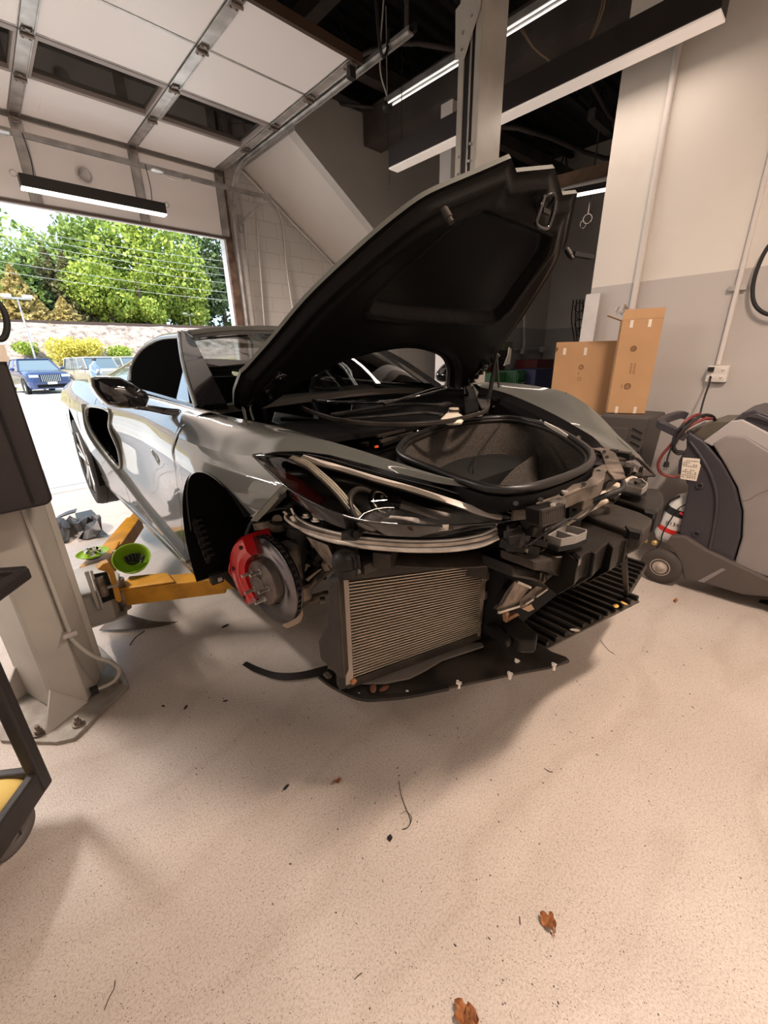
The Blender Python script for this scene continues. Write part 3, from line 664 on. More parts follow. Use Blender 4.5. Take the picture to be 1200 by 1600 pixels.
tree(95, 465, 44.5, 1.5, 'orange', 'small orange tree beside the railway', 3500, conifer=True, ls=.14, seed=14)
tree(60, 470, 44.2, 1.2, 'orange', 'smallest orange tree left of the other orange tree by the railway', 2500, conifer=True, ls=.14, seed=15)
tree(-25, 330, 50, 5.0, 'mid', 'leafy tree just left of the doorway view', 3000, ls=.26, seed=16)
def shrub(px, py, Y, r, h, kind, label, n, seed):
    q = W(px, py, Y=Y); e = empty('shrub', (q[0], Y, q[2]), 0, label, 'shrub')
    me = crown(0, 0, -.1, h, r, n, .09, seed); o = bpy.data.objects.new('foliage', me); COL.objects.link(o); me.materials.append(LM[kind]); o.parent = e
shrub(118, 556, 36.8, 1.4, .75, 'shrub', 'yellow flowering shrub above the tan off-roader', 3000, 21)
shrub(140, 552, 37.2, 1.0, .8, 'shrub', 'small yellow shrub right of the flowering shrub', 1500, 22)
shrub(40, 548, 37.5, .7, .4, 'bright', 'green shrub on the bank above the blue car', 1200, 23)
shrub(185, 555, 37.0, 1.0, .35, 'bright', 'low green shrub on the bank above the rear off-roader', 1500, 24)
# overhead wires (each a wire of its own) and two lamp poles
M['wire'] = mat('bare_wire', (.42, .42, .42), .5, .2)
for (a, b, nm) in (((0, 352), (345, 405), 'topmost'), ((0, 362), (345, 417), 'second'), ((0, 371), (345, 428), 'third'), ((0, 381), (345, 440), 'fourth'),
                   ((0, 408), (345, 452), 'fifth'), ((0, 424), (345, 464), 'lowest')):
    A = Vector(W(-60, a[1] - 9, Y=39.5)); B = Vector(W(420, b[1] + 11, Y=39.5)); mid = (A + B) / 2 - Vector((0, 0, .25))
    tag(MB().tube([A, mid, B], .014, 5, sub=10).build('overhead_wire', M['wire']), nm + ' overhead wire crossing in front of the trees', 'wire')
def lamp_pole(px, pyt, pyb, Y, label, s=1.0):
    t = W(px, pyt, Y=Y); b = [W(px + 0, pyb, Y=Y)[0], Y, (.03 if Y < 34 else 4.35)]; e = empty('lamp_pole', (t[0], Y, b[2]), 0, label, 'lamp post'); H = t[2] - b[2]
    MB().cyl((0, 0, 0), (0, 0, H), .07 * s, .05 * s, 10).build('pole', M['galv'], e)
    MB().box((0, 0, H), (1.5 * s, .14, .10)).build('cross_arm', M['galv'], e)
    for sx in (-.55, .55): MB().box((sx * s, -.1, H + .09), (.5 * s, .5, .14)).build('lamp_head', M['white_plastic'], e, bevel=.02)
    return e
lamp_pole(27, 466, 556, 33.0, 'grey parking lot lamp pole with two heads behind the blue car', .85)
lamp_pole(295, 492, 520, 46.0, 'distant twin headed lamp pole near the right jamb', .8)

# ---- parked vehicles
def vehicle(name, loc, rz, L_, Wd, H, hood_h, colr, side, label, boxy=False, grille=True, roofc=None):
    """nose towards -y; lofted body, glasshouse, wheels, lamps"""
    e = empty(name, loc, rz, label, 'car'); hw = Wd / 2
    bd = mat(name + '_paint', colr, .25, .3, coat=1.0)
    ys = [-.5, -.47, -.40, -.20, 0, .25, .42, .48, .5]
    zt = [hood_h * .72, hood_h * .93, hood_h, hood_h * 1.06, hood_h * 1.08, hood_h * 1.1, hood_h * 1.08, hood_h * 1.02, hood_h * .8]
    wf = [.80, .93, .98, 1, 1, 1, .98, .94, .84]
    if boxy: zt = [hood_h * .9, hood_h, hood_h * 1.02, hood_h * 1.03, hood_h * 1.05, hood_h * 1.05, hood_h * 1.05, hood_h * 1.03, hood_h * .9]; wf = [.9, .97, 1, 1, 1, 1, 1, .98, .93]
    rows = []
    for y, z, k in zip(ys, zt, wf):
        w2 = hw * k; zb = .28
        rows.append([(-w2 * .92, y * L_, zb), (-w2, y * L_, zb + .18), (-w2, y * L_, z * .75), (-w2 * .95, y * L_, z * .93), (-w2 * .8, y * L_, z), (0, y * L_, z * 1.02),
                     (w2 * .8, y * L_, z), (w2 * .95, y * L_, z * .93), (w2, y * L_, z * .75), (w2, y * L_, zb + .18), (w2 * .92, y * L_, zb)])
    b = MB().grid(rows); b.add(rows[0], [tuple(range(11))]); b.add(rows[-1], [tuple(range(11))[::-1]]); b.box((0, 0, .34), (Wd * .9, L_ * .94, .16))
    b.build('body', bd, e)
    gz = hood_h * 1.02; x0 = hw * .94; x1 = hw * (.86 if boxy else .70)
    yf, yr = (-.20 * L_, .47 * L_) if boxy else (-.20 * L_, .44 * L_); yft = yf + (.08 if boxy else .14) * L_; yrt = yr - .06 * L_
    V = [(-x0, yf, gz), (x0, yf, gz), (x0, yr, gz), (-x0, yr, gz), (-x1, yft, H - .05), (x1, yft, H - .05), (x1, yrt, H - .07), (-x1, yrt, H - .07)]
    MB().add(V, [(0, 1, 5, 4), (1, 2, 6, 5), (2, 3, 7, 6), (3, 0, 4, 7), (4, 5, 6, 7)]).build('glasshouse', M['car_glass'], e, bevel=.03)
    rf = mat(name + '_roof', roofc or colr, .3, .2, coat=.5)
    pl = MB().prism([(-x1 - .02, yft - .05, H - .06), (x1 + .02, yft - .05, H - .06), (x1 + .02, yrt + .05, H - .08), (-x1 - .02, yrt + .05, H - .08)], (0, 0, .06))
    pl.build('roof', rf, e, bevel=.02)
    pi = MB()
    for s in (-1, 1):
        pi.bar((s * x0, yf, gz), (s * x1, yft, H - .05), .07, .06); pi.bar((s * x0, yr, gz), (s * x1, yrt, H - .06), .14, .08)
        for f in (.35, .68):
            pi.bar((s * (x0 + .005), yf + (yr - yf) * f, gz), (s * (x1 + .01), yft + (yrt - yft) * f, H - .05), .07, .03)
    pi.build('pillar', bd, e)
    for s in (-1, 1):
        for y in (-.31, .30):
            wl = MB().lathe([(.19, 0), (.24, -.01), (.34, -.01), (.375, .03), (.375, .2), (.3, .22)], (s * (hw + .01), y * L_, .375), (-s, 0, 0), 24)
            t = wl.build('wheel', M['rubber'], e)
            MB().lathe([(.0001, .015), (.06, .0), (.22, .03), (.24, .0)], (s * (hw + .01), y * L_, .375), (-s, 0, 0), 12, smooth=False).build('rim', M['alu'], t)
            MB().lathe([(.40, -.005), (.46, -.005), (.46, .03), (.40, .03)], (s * (hw + .0), y * L_, .375), (-s, 0, 0), 28).build('arch', M['plastic_matt'], t)
        MB().box((s * hw * .70, -.492 * L_, hood_h * .80), (hw * .40, .06, .13)).build('headlamp', M['chrome'], e, bevel=.02)
        MB().sphere((s * (hw + .13), yf + .25, gz + .10), .12, 8, (1, .6, .7)).build('mirror', bd, e)
    if grille:
        g = MB(); 
        for i in range(11): g.box((-hw * .40 + i * hw * .08, -.503 * L_, hood_h * .70), (.022, .03, .34))
        MB().box((0, -.497 * L_, hood_h * .70), (hw * .92, .05, .38)).build('grille', M['plastic_matt'], e, bevel=.03)
        g.build('grille_bars', M['chrome'], e)
        MB().box((0, -.505 * L_, .42), (hw * 1.3, .05, .16)).build('lower_intake', M['plastic_matt'], e, bevel=.02)
        MB().box((0, -.512 * L_, .56), (.42, .02, .12)).build('number_plate', M['white_plastic'], e)
    return e
M['car_glass'] = mat('car_window_glass', (.10, .14, .17), .05, coat=1.0)
a = W(74, 612, Y=29); 
vehicle('parked_suv', (a[0] - .1, 31.2, .03), math.radians(9), 5.0, 2.0, 1.80, 1.15, (.005, .022, .10), 1, 'dark blue SUV with a wide upright grille parked outside the door')
a = W(160, 590, Y=30)
vehicle('off_roader', (a[0] + .3, 33.0, .06), math.radians(14), 4.7, 1.95, 1.85, 1.12, (.34, .31, .27), 1, 'boxy tan off-roader with a white roof parked right of the blue SUV', True, False, (.75, .72, .68))
a = W(203, 590, Y=32)
vehicle('off_roader', (a[0] + .55, 33.6, .06), math.radians(14), 4.7, 1.95, 1.85, 1.12, (.50, .40, .27), 1, 'second tan off-roader half hidden behind the black roof of the sports car', True, False, (.75, .70, .6))

# a person leaning over beside the tan off-roader
pq = W(147, 590, Y=30.5); pe = (pq[0], 30.6, .05)
def skin_body(name, verts, edges, radii, m, loc, rz=0):
    me = bpy.data.meshes.new(name); me.from_pydata(verts, edges, []); o = bpy.data.objects.new(name, me); COL.objects.link(o)
    sk = o.modifiers.new('skin', 'SKIN'); ss = o.modifiers.new('sub', 'SUBSURF'); ss.levels = 2; ss.render_levels = 2
    me.skin_vertices[0].data[0].use_root = True
    for v, r in zip(me.skin_vertices[0].data, radii): v.radius = (r, r)
    me.materials.append(m); o.location = loc; o.rotation_euler = (0, 0, rz); return o
pv = [(0, 0, .95), (-.03, -.12, 1.15), (-.05, -.28, 1.36), (-.05, -.36, 1.47), (-.05, -.44, 1.56), (-.05, -.46, 1.68),
      (.10, 0, .90), (.12, -.06, .50), (.12, .02, .08), (.12, -.14, .04), (-.10, 0, .90), (-.12, -.04, .50), (-.12, .04, .08), (-.12, -.12, .04),
      (.14, -.29, 1.36), (.22, -.36, 1.10), (.16, -.52, .95), (.14, -.60, .92), (-.24, -.29, 1.36), (-.32, -.38, 1.10), (-.24, -.54, .98), (-.22, -.62, .95)]
pedg = [(0, 1), (1, 2), (2, 3), (3, 4), (4, 5), (0, 6), (6, 7), (7, 8), (8, 9), (0, 10), (10, 11), (11, 12), (12, 13), (2, 14), (14, 15), (15, 16), (16, 17), (2, 18), (18, 19), (19, 20), (20, 21)]
pr = [.15, .15, .16, .07, .10, .09, .10, .065, .045, .04, .10, .065, .045, .04, .065, .045, .035, .04, .065, .045, .035, .04]
pb_ = skin_body('person', pv, pedg, pr, mat('pale_blue_shirt', (.30, .40, .60), .8), pe, .5)
tag(pb_, 'distant person in a pale blue top leaning forward beside the tan off-roader', 'person')
MB().sphere((-.05, -.44, 1.68), .115, 10, (.95, 1.1, 1.0)).build('hair', mat('dark_hair', (.03, .02, .02), .6), pb_)

# =================================================================== THE SPORTS CAR (front end stripped, on the lift)
car = empty('sports_car', (CX, CY, LIFT), CA - PI / 2, 'grey mid-engined sports car raised on the lift with hood open and front bumper removed', 'car')
def K(mb, name, m, parent=None, **k): return mb.build(name, m, parent or car, **k)
def lerp(a, b, t): return a + (b - a) * t
def cr(xs, ys, x):
    """Catmull-Rom (finite-difference Hermite) through a table"""
    n = len(xs)
    if x <= xs[0]: return ys[0]
    if x >= xs[-1]: return ys[-1]
    i = max(k for k in range(n - 1) if xs[k] <= x)
    def m(k):
        if k == 0: return (ys[1] - ys[0]) / (xs[1] - xs[0])
        if k == n - 1: return (ys[-1] - ys[-2]) / (xs[-1] - xs[-2])
        return (ys[k + 1] - ys[k - 1]) / (xs[k + 1] - xs[k - 1])
    h = xs[i + 1] - xs[i]; t = (x - xs[i]) / h; t2 = t * t; t3 = t2 * t
    return (2 * t3 - 3 * t2 + 1) * ys[i] + (t3 - 2 * t2 + t) * h * m(i) + (-2 * t3 + 3 * t2) * ys[i + 1] + (t3 - t2) * h * m(i + 1)
SU = [-3.35, -2.72, -2.3, -1.9, -1.5, -1.0, -.6, -.3, 0, .2, .45]
SZ = [.18, .35, .50, .62, .72, .80]
SV = [[.88, .92, .945, .955, .95, .93], [.93, .955, .968, .972, .968, .95], [.91, .93, .955, .966, .962, .945], [.89, .90, .925, .945, .948, .93],
      [.885, .882, .874, .880, .902, .895], [.886, .880, .864, .866, .880, .871], [.889, .892, .888, .890, .894, .873], [.889, .905, .910, .914, .909, .880],
      [.90, .925, .932, .936, .925, .885], [.90, .92, .925, .925, .910, .870], [.88, .90, .90, .893, .875, .84]]
CV = [.86, .885, .865, .845, .835, .81, .80, .80, .80, .795, .77]; CZ = [.885, .925, .915, .895, .885, .872, .862, .858, .856, .83, .79]
def sv(u, z):
    return cr(SZ, [cr(SU, [SV[i][k] for i in range(len(SU))], u) for k in range(len(SZ))], z)
def crest(u): return cr(SU, CV, u), cr(SU, CZ, u)
def zb(u):
    z = .185
    for c, zc, r in ((-2.72, .33, .405), (0.0, .33, .385)):
        if abs(u - c) < r: z = max(z, zc + math.sqrt(r * r - (u - c) ** 2))
    return z
def side_pt(u, t):
    """t 0..1 from lower edge to crest"""
    vc, zc = crest(u); b = zb(u); z = lerp(b, zc, t)
    if z <= .80: v = sv(u, z)
    else:
        f = (z - .80) / max(1e-3, zc - .80); f = min(1, f); v = lerp(sv(u, .80), vc, f * f * .6 + f * .4)
    return v, z
def project_local(p):
    wv = np.array([CX, CY]) + p[0] * FF - p[1] * SS; q = RM @ np.array([wv[0], wv[1], p[2] + LIFT - CAMZ]); return 600 + FPX * q[0] / q[2], 800 + FPX * q[1] / q[2]
def inside(pt, poly):
    x, y = pt; c = False; n = len(poly)
    for i in range(n):
        (x1, y1), (x2, y2) = poly[i], poly[(i + 1) % n]
        if (y1 > y) != (y2 > y) and x < (x2 - x1) * (y - y1) / (y2 - y1) + x1: c = not c
    return c
def side_patch(uL, uR, n, m, sgn=1, hole=None, beltv=.74, us=None):
    rows = []
    for i in range(m + 1):
        t = i / m; r = []
        for j in range(n + 1):
            s = j / n; u0 = lerp(uL(.5), uR(.5), s); v, z = side_pt(u0, t); u = lerp(uL(z), uR(z), s); v, z = side_pt(u, t); r.append(P(u, sgn * v, z))
        rows.append(r)
    for k in range(1, 5):   # over the crest to the belt
        f = k / 4; r = []
        for j in range(n + 1):
            s = j / n; vc, zc = crest(lerp(uL(.88), uR(.88), s)); u = lerp(uL(.88), uR(.88), s); r.append(P(u, sgn * lerp(vc, beltv, f), zc + .008 * math.sin(PI * f) - .004 * f))
        rows.append(r)
    keep = None
    if hole: keep = lambda i, j: not hole(Vector(rows[i][j]).lerp(Vector(rows[i + 1][j + 1]), .5))
    return MB().grid(rows, keep=keep), rows
shutF = lambda z: -.595 + (z - .2) * .42
shutR = lambda z: -1.72 - (z - .5) * .25
SCOOP = [(-1.50, .79), (-1.56, .69), (-1.58, .55), (-1.68, .43), (-1.90, .58), (-1.97, .70), (-1.92, .79)]
hole = lambda c: inside((c.x, c.z), SCOOP)
for sgn, tagname in ((1, 'right'), (-1, 'left')):
    mb, _ = side_patch(lambda z: -3.35, lambda z: shutR(z) - .004, 96, 34, sgn, hole)
    K(mb, 'rear_quarter_panel', M['paint'], solid=.004)
    mb, _ = side_patch(lambda z: shutR(z) + .004, lambda z: shutF(z) - .002, 60, 30, sgn, lambda c: inside((c.x, c.z), SCOOP))
    dr = K(mb, 'door', M['paint'], solid=.004)
    # black air intake behind the door: recessed box with vanes
    q = [Vector(P(u, sgn * (sv(u, z) + .004), z)) for u, z in SCOOP]
    inn = MB(); back = [p + Vector((-.16, sgn * .13, 0)) for p in q]; n = len(q)
    inn.add(q + back, [(i, (i + 1) % n, n + (i + 1) % n, n + i) for i in range(n)] + [tuple(range(n, 2 * n))])
    K(inn, 'side_intake', M['black_gloss'])
    K(MB().tube(q, .012, 8, sub=4, closed=True), 'intake_rim', M['paint'])
    # boomerang blade running from the intake along the sill
    K(MB().strip([P(u, sgn * (sv(u, z) + .012), z) for u, z in ((-2.02, .80), (-1.98, .62), (-1.80, .44), (-1.45, .33), (-1.0, .26), (-.5, .22))], .018, .03, up=(0, sgn, 0)), 'side_blade', M['paint'], bevel=.004)
    K(MB().strip([P(u, sgn * .872, .165) for u in (-2.3, -1.5, -.9, -.42)], .05, .035), 'rocker_trim', M['paint_edge'], bevel=.006)
    # rear end cap + deck + rear wheel
    wl = MB().lathe([(.25, 0), (.30, -.012), (.335, -.005), (.346, .03), (.346, .25), (.33, .29), (.25, .30)], P(-2.72, sgn * .955, .30), (0, sgn, 0), 48)
    # tread grooves
    rw = K(wl, 'rear_tyre', M['rubber'])
    gr_ = MB()
    for k in range(3): gr_.torus(P(-2.72, sgn * (.90 - .07 * k), .30), .346, .004, ax=(0, 1, 0), n=48, k=4)
    K(gr_, 'tread_groove', M['black'], rw)
    rim = MB().lathe([(.245, .0), (.255, .006), (.235, .02), (.225, .22)], P(-2.72, sgn * .952, .30), (0, sgn, 0), 40).lathe([(.0001, .03), (.05, .03), (.06, .06)], P(-2.72, sgn * .952, .30), (0, sgn, 0), 20)
    for k in range(5):
        a = 2 * PI * k / 5 + .3
        for d_ in (-.16, .16):
            c_ = Vector(P(-2.72, sgn * .935, .30)); rim.bar(c_ + Vector((math.cos(a) * .04, 0, math.sin(a) * .04)), c_ + Vector((math.cos(a + d_) * .245, -sgn * .012, math.sin(a + d_) * .245)), .035, .025, up=(0, 1, 0))
    K(rim, 'rear_rim', mat('rim_silver', (.35, .34, .33), .25, .8) if 'rim_silver' not in MATS else MATS['rim_silver'], rw, bevel=.003)
    K(MB().lathe([(.0001, .10), (.17, .10), (.175, .12)], P(-2.72, sgn * .952, .30), (0, sgn, 0), 32), 'rear_brake_disc', M['rotor'], rw)
    # wheel house liners
    lm = MB()
    for c_, rr, a0, a1 in ((-2.72, .42, -.35, PI + .35),):
        rws = [[P(c_ + rr * math.cos(a0 + (a1 - a0) * i / 28), sgn * v_, .33 + rr * math.sin(a0 + (a1 - a0) * i / 28)) for i in range(29)] for v_ in (.95, .6)]
        lm.grid(rws); lm.add([P(c_, sgn * .6, .33)] + rws[1], [(0, i + 1, i + 2) for i in range(28)])
    K(lm, 'rear_wheel_liner', M['plastic_matt'])

# --- near front fender: side panel A (up to lamp level), upper panel B (crest and strip running forward)
EDGE = [C(x, y, v=v) for x, y, v in ((392, 813, .905), (408, 796, .897), (426, 775, .882), (443, 757, .864), (430, 746, .858), (412, 730, .850), (395, 713.5, .838))]
def edge_at(z):
    if z <= EDGE[0][2]: return EDGE[0][0], -EDGE[0][1]
    for a_, b_ in zip(EDGE[:-1], EDGE[1:]):
        if a_[2] <= z <= b_[2] and b_[2] > a_[2]:
            f = (z - a_[2]) / (b_[2] - a_[2]); return lerp(a_[0], b_[0], f), -lerp(a_[1], b_[1], f)
    return EDGE[-1][0], -EDGE[-1][1]
def fenderA(sgn):
    rows = []; m = 44; top = EDGE[-1][2]
    for i in range(m + 1):
        t = 1 - (1 - i / m) ** 1.7; r = []
        for j in range(71):
            s = j / 70; u = lerp(shutF(.5), .25, s)
            for _ in range(6):
                z = lerp(min(zb(u), top - .02), top, t); u = lerp(shutF(z) + .0005, edge_at(z)[0], s)
            ue, ve = edge_at(z)
            v = sv(u, z) + s ** 3 * (ve - sv(ue, z)); r.append(P(u, sgn * v, z))
        rows.append(r)
    return rows
rowsA = fenderA(1)
LU = [(395, 711, .835), (430, 706, .80), (470, 705, .745), (515, 711, .70), (560, 723, .655), (620, 739, .60), (680, 754, .545), (738, 763, .50)]
lampU = [C(x, y, v=v) for x, y, v in LU]
INN = [(305, 641, .765), (340, 647, .73), (375, 655, .70), (420, 664, .68), (480, 680, .66), (560, 703, .615), (620, 723, .58), (680, 742, .54), (738, 756, .495)]
innU = [C(x, y, v=v) for x, y, v in INN]
low = [Vector(p) for p in rowsA[-1]] + [Vector(p) for p in lampU[1:]]
def crest_line(sgn=1):
    pts = []
    for u in (-.30, -.15, 0, .10): pts.append(P(u, sgn * .805, .853 - max(0, u) * .10))
    return pts
cl_ = [Vector(P(-.34, .81, .858)), Vector(P(-.15, .81, .858)), Vector(P(.02, .805, .848)), Vector(P(.14, .78, .832))]
for a_, b_ in zip(lampU[2:], innU[4:]): pass
lr = resample(low, 70, smooth=False); ir = resample(innU, 70)
mid_ = []
for k in range(70):
    a_ = lr[k]; b_ = ir[k]; m_ = a_.lerp(b_, .5); f = k / 69
    up_ = .030 * (1 - f) ** .8 + .004; m_ = m_ + Vector((0, -.012 * (1 - f), up_)); mid_.append(m_)
gB = [[*smooth_path([lr[k], mid_[k], ir[k]], 8)] for k in range(70)]
rowsB = [[gB[k][i] for k in range(70)] for i in range(len(gB[0]))]
MBf = MB().grid(rowsA).grid(rowsB)
# inward return flange along the wheel arch / front edge and hood gutter
K(MBf, 'front_fender', M['paint'], solid=.003)
K(MB().grid([ir, [p + Vector((0, .012, -.03)) for p in ir]]).grid([[p + Vector((0, .012, -.03)) for p in ir], [p + Vector((0, .06, -.05)) for p in ir]]), 'fender_gutter', M['plastic_matt'])
# painted return on the front edge of the fender
fe = [C(443, 757, v=.865), C(425, 775, v=.885), C(405, 797, v=.90), C(392, 812, v=.905)]
fe = [Vector(p) for p in resample(EDGE[:4], 14, smooth=False)]
K(MB().grid([fe, [p + Vector((.010, .014, -.004)) for p in fe]], smooth=False), 'fender_return', M['paint_edge'], solid=.003)
bl = [Vector(C(445, 758, v=.855)), Vector(C(448, 775, v=.845)), Vector(C(424, 799, v=.86)), Vector(C(394, 811, v=.885))]
K(MB().prism(bl, (-.01, .006, 0)), 'fender_bracket', M['plastic'])
nb = MB()
for px, py in ((437, 775), (420, 788), (405, 801)): nb.cyl(C(px, py, v=.872), Vector(C(px, py, v=.872)) + Vector((.006, .0, .0)), .006, n=8)
K(nb, 'fender_bolt', M['dark_metal'])

# --- near wheel house: liner shell, inner wall, clip tabs
rr = .392
def liner_ring(v_, r_, a0, a1, n=26): return [P(r_ * math.cos(a0 + (a1 - a0) * i / n), v_, .33 + r_ * math.sin(a0 + (a1 - a0) * i / n)) for i in range(n + 1)]
a0, a1 = math.radians(52), math.radians(202)
R1, R2, R3 = liner_ring(.925, rr, a0, a1), liner_ring(.72, rr + .01, a0, a1), liner_ring(.52, rr - .02, a0, a1)
K(MB().grid([R1, R2, R3]).add([P(-.02, .50, .36)] + R3, [(0, i + 1, i + 2) for i in range(26)]), 'wheel_liner', mat('liner_black', (.003, .0028, .0028), .7, spec=.08))
tb = MB()
for i in range(9):
    px, py = lerp(300, 326, i / 8), lerp(808, 880, i / 8)
    q = Vector(C(px - 2, py - 8, v=.885)); tb.box(q, (.012, .02, .028 if i % 2 else .012)).box(q + Vector((.008, .012, .012)), (.006, .03, .008))
tb.bar(C(297, 795, v=.885), C(326, 880, v=.885), .014, .008)
K(tb, 'liner_clip_strip', M['plastic'])
K(MB().box(C(338, 903, v=.85), (.03, .05, .045)).box(C(344, 905, v=.85), (.006, .02, .02), mi=1), 'jack_bracket', [M['plastic_dusty'], M['steel']], bevel=.003)

# --- brake: hub, disc, studs, caliper
HB = Vector(P(-.02, .80, .268)); axv = Vector((.10, -1, .02)).normalized()   # outward axis of the steered hub
def HX(r_, h_): return (r_, h_)
bk = empty('brake_assembly', (0, 0, 0)); bk.parent = car; bk.name = 'brake_assembly'
dsc = MB().lathe([(.095, .0), (.172, .0), (.1725, -.008), (.172, -.0085)], HB - axv * .034, axv, 64)
dsc.lathe([(.172, -.0235), (.1725, -.024), (.172, -.032), (.09, -.032)], HB - axv * .034, axv, 64)
K(dsc, 'brake_disc', M['rotor'], bk)
vn = MB().lathe([(.163, -.008), (.163, -.024)], HB - axv * .034, axv, 48)
x_, y_, _d = MB().frame((0, 0, 0), axv)
for k in range(44):
    a = 2 * PI * k / 44; c_ = HB - axv * .050 + (x_ * math.cos(a) + y_ * math.sin(a)) * .167
    vn.bar(c_ - axv * -.008, c_ - axv * .008, .009, .010, up=tuple(x_ * math.cos(a) + y_ * math.sin(a)))
K(vn, 'disc_vanes', M['rotor_dark'], bk)
hat = MB().lathe([(.092, -.040), (.088, -.012), (.086, -.004), (.036, -.002), (.036, .006), (.032, .012), (.026, .012), (.022, -.02), (.0001, -.02)], HB, axv, 48)
K(hat, 'hub_hat', mat('hub_iron', (.16, .135, .12), .42, .6, var=.2, vscale=20), bk)
for k in range(5):
    a = 2 * PI * k / 5 + .55; c_ = HB + (x_ * math.cos(a) + y_ * math.sin(a)) * .058
    K(MB().cyl(c_ - axv * .004, c_ + axv * .042, .0065, n=10).cyl(c_ - axv * .004, c_ + axv * .004, .010, n=10), 'wheel_stud', M['alu'], bk)
# caliper: arc block at the rear side of the disc
cal = MB(); arc = []
for k in range(13):
    a = math.radians(116 + 114 * k / 12)
    e_ = .022 * math.sin(PI * k / 12)
    ro, ri = .188 + e_ * .6, .108 - e_ * .2
    c0 = HB - axv * .034; dx = Vector((1, 0, 0)) - axv * axv.dot(Vector((1, 0, 0))); dx.normalize(); dz = axv.cross(dx) * -1
    if dz.z < 0: dz = -dz
    d_ = dx * math.cos(a) + dz * math.sin(a)
    h1 = .040 + .012 * math.sin(PI * k / 12)
    arc.append([c0 + d_ * ri + axv * (h1 * .7), c0 + d_ * (ri + .02) + axv * h1, c0 + d_ * (ro - .015) + axv * h1, c0 + d_ * ro + axv * (h1 * .55), c0 + d_ * ro - axv * .075, c0 + d_ * ri - axv * .075])
g_ = [r + [r[0]] for r in arc]
cal.grid(g_); cal.add(arc[0], [tuple(range(6))]); cal.add(arc[-1], [tuple(range(6))[::-1]])
lbl(K(cal, 'caliper', M['red_caliper'], bk, bevel=.005), 'glossy red brake caliper')
cb = MB()
for k in (1, 6, 11):
    p_ = (arc[k][1] + arc[k][2]) / 2; cb.cyl(p_, p_ + axv * .006, .008, n=6)
cb.tube([arc[0][3], arc[0][3] + Vector((0, .04, .05)), arc[0][3] + Vector((.06, .12, .09)), P(.05, .55, .50)], .006)
K(cb, 'bleed_screw', M['dark_metal'], bk)
K(MB().tube([arc[6][3] + axv * .01, arc[7][3] + axv * .02, arc[8][3] + axv * .012], .004), 'crossover_pipe', M['red_caliper'], bk)
K(MB().prism([C(x, y, v=.67) for x, y in ((458, 955), (468, 945), (470, 962), (466, 974), (450, 982), (441, 978))], (0, .01, 0)), 'dust_shield', mat('tan_shield', (.45, .36, .26), .6), bk)
# --- suspension and front structure behind the wheel
sp = MB()
sp.bar(C(455, 925, v=.66), C(512, 885, v=.50), .035, .045).bar(C(476, 930, v=.60), C(468, 888, v=.55), .03, .03)
sp.tube([C(468, 932, v=.66), C(495, 905, v=.6), C(515, 888, v=.52)], .017)
K(sp, 'upper_control_arm', M['steel_dirty'])
K(MB().tube([C(462, 948, v=.66), C(480, 938, v=.6), C(505, 930, v=.5), C(530, 925, v=.4)], .02), 'lower_control_arm', M['steel_dirty'])
K(MB().cyl(C(500, 939, v=.56), C(508, 937, v=.54), .016, n=18), 'arm_bushing', M['steel_dirty'])
K(MB().tube([C(470, 905, v=.62), C(500, 880, v=.5), C(540, 870, v=.4)], .012).sphere(C(470, 905, v=.62), .022, 8), 'tie_rod', M['dark_metal'])
K(MB().cyl(P(-.03, .56, .62), P(-.02, .66, .22), .035, n=18).cyl(P(-.03, .56, .60), P(-.022, .62, .40), .05, n=18).torus(P(-.028, .58, .52), .055, .010, ax=(0, .1, -1)).torus(P(-.026, .60, .46), .055, .010, ax=(0, .1, -1)), 'damper', M['dark_metal'])
K(MB().box(P(-.02, .68, .28), (.09, .08, .22)).box(P(.03, .66, .20), (.06, .06, .08)), 'knuckle', M['steel_dirty'], bevel=.015)
K(MB().box(C(450, 880, v=.5), (.12, .2, .02)), 'subframe_plate', M['alu'])
K(MB().bar(P(-.4, .48, .40), P(.35, .46, .40), .08, .12).bar(P(.3, .46, .42), P(.62, .30, .42), .07, .10).bar(P(.30, .60, .60), P(-.3, .60, .66), .05, .06), 'chassis_rail', M['plastic_dusty'])
rn = random.Random(12)
for k in range(26):   # harness, hoses and small modules between lamp and radiator
    px, py = rn.uniform(450, 512), rn.uniform(835, 905); q = Vector(C(px, py, v=rn.uniform(.52, .62)))
    K(MB().box(q, (rn.uniform(.015, .05), rn.uniform(.015, .05), rn.uniform(.015, .05)), rot=Matrix.Rotation(rn.uniform(0, 3), 3, 'X') @ Matrix.Rotation(rn.uniform(0, 3), 3, 'Z')), 'connector', M['plastic'] if k % 3 else M['steel_dirty'], bevel=.003)
cl = MB()
for k in range(9):
    a_ = (rn.uniform(448, 480), rn.uniform(835, 880)); b_ = (rn.uniform(485, 515), rn.uniform(840, 915))
    A_, B_ = Vector(C(*a_, v=.6)), Vector(C(*b_, v=.52)); cl.tube([A_, A_.lerp(B_, .5) + Vector((rn.uniform(-.05, .05), 0, rn.uniform(-.06, .06))), B_], rn.choice([.004, .006, .009]))
K(cl, 'wiring', M['rubber'])
K(MB().cyl(C(435, 815, v=.66), C(436, 826, v=.66), .035, n=20).cyl(C(433, 812, v=.66), C(440, 812, v=.60), .02, n=14).bar(C(400, 822, v=.66), C(470, 812, v=.58), .03, .03), 'strut_mount', M['steel_dirty'])
K(MB().prism([P(.05, .66, .73), P(.55, .62, .66), P(.62, .40, .62), P(.10, .40, .68)], (0, 0, -.03)), 'inner_fender_plate', M['plastic_matt'])
K(MB().prism([P(.18, .80, .70), P(.40, .78, .64), P(.5, .6, .58), P(.3, .55, .6), P(.15, .6, .66)], (0, 0, -.05)), 'lamp_carrier', M['plastic_matt'])

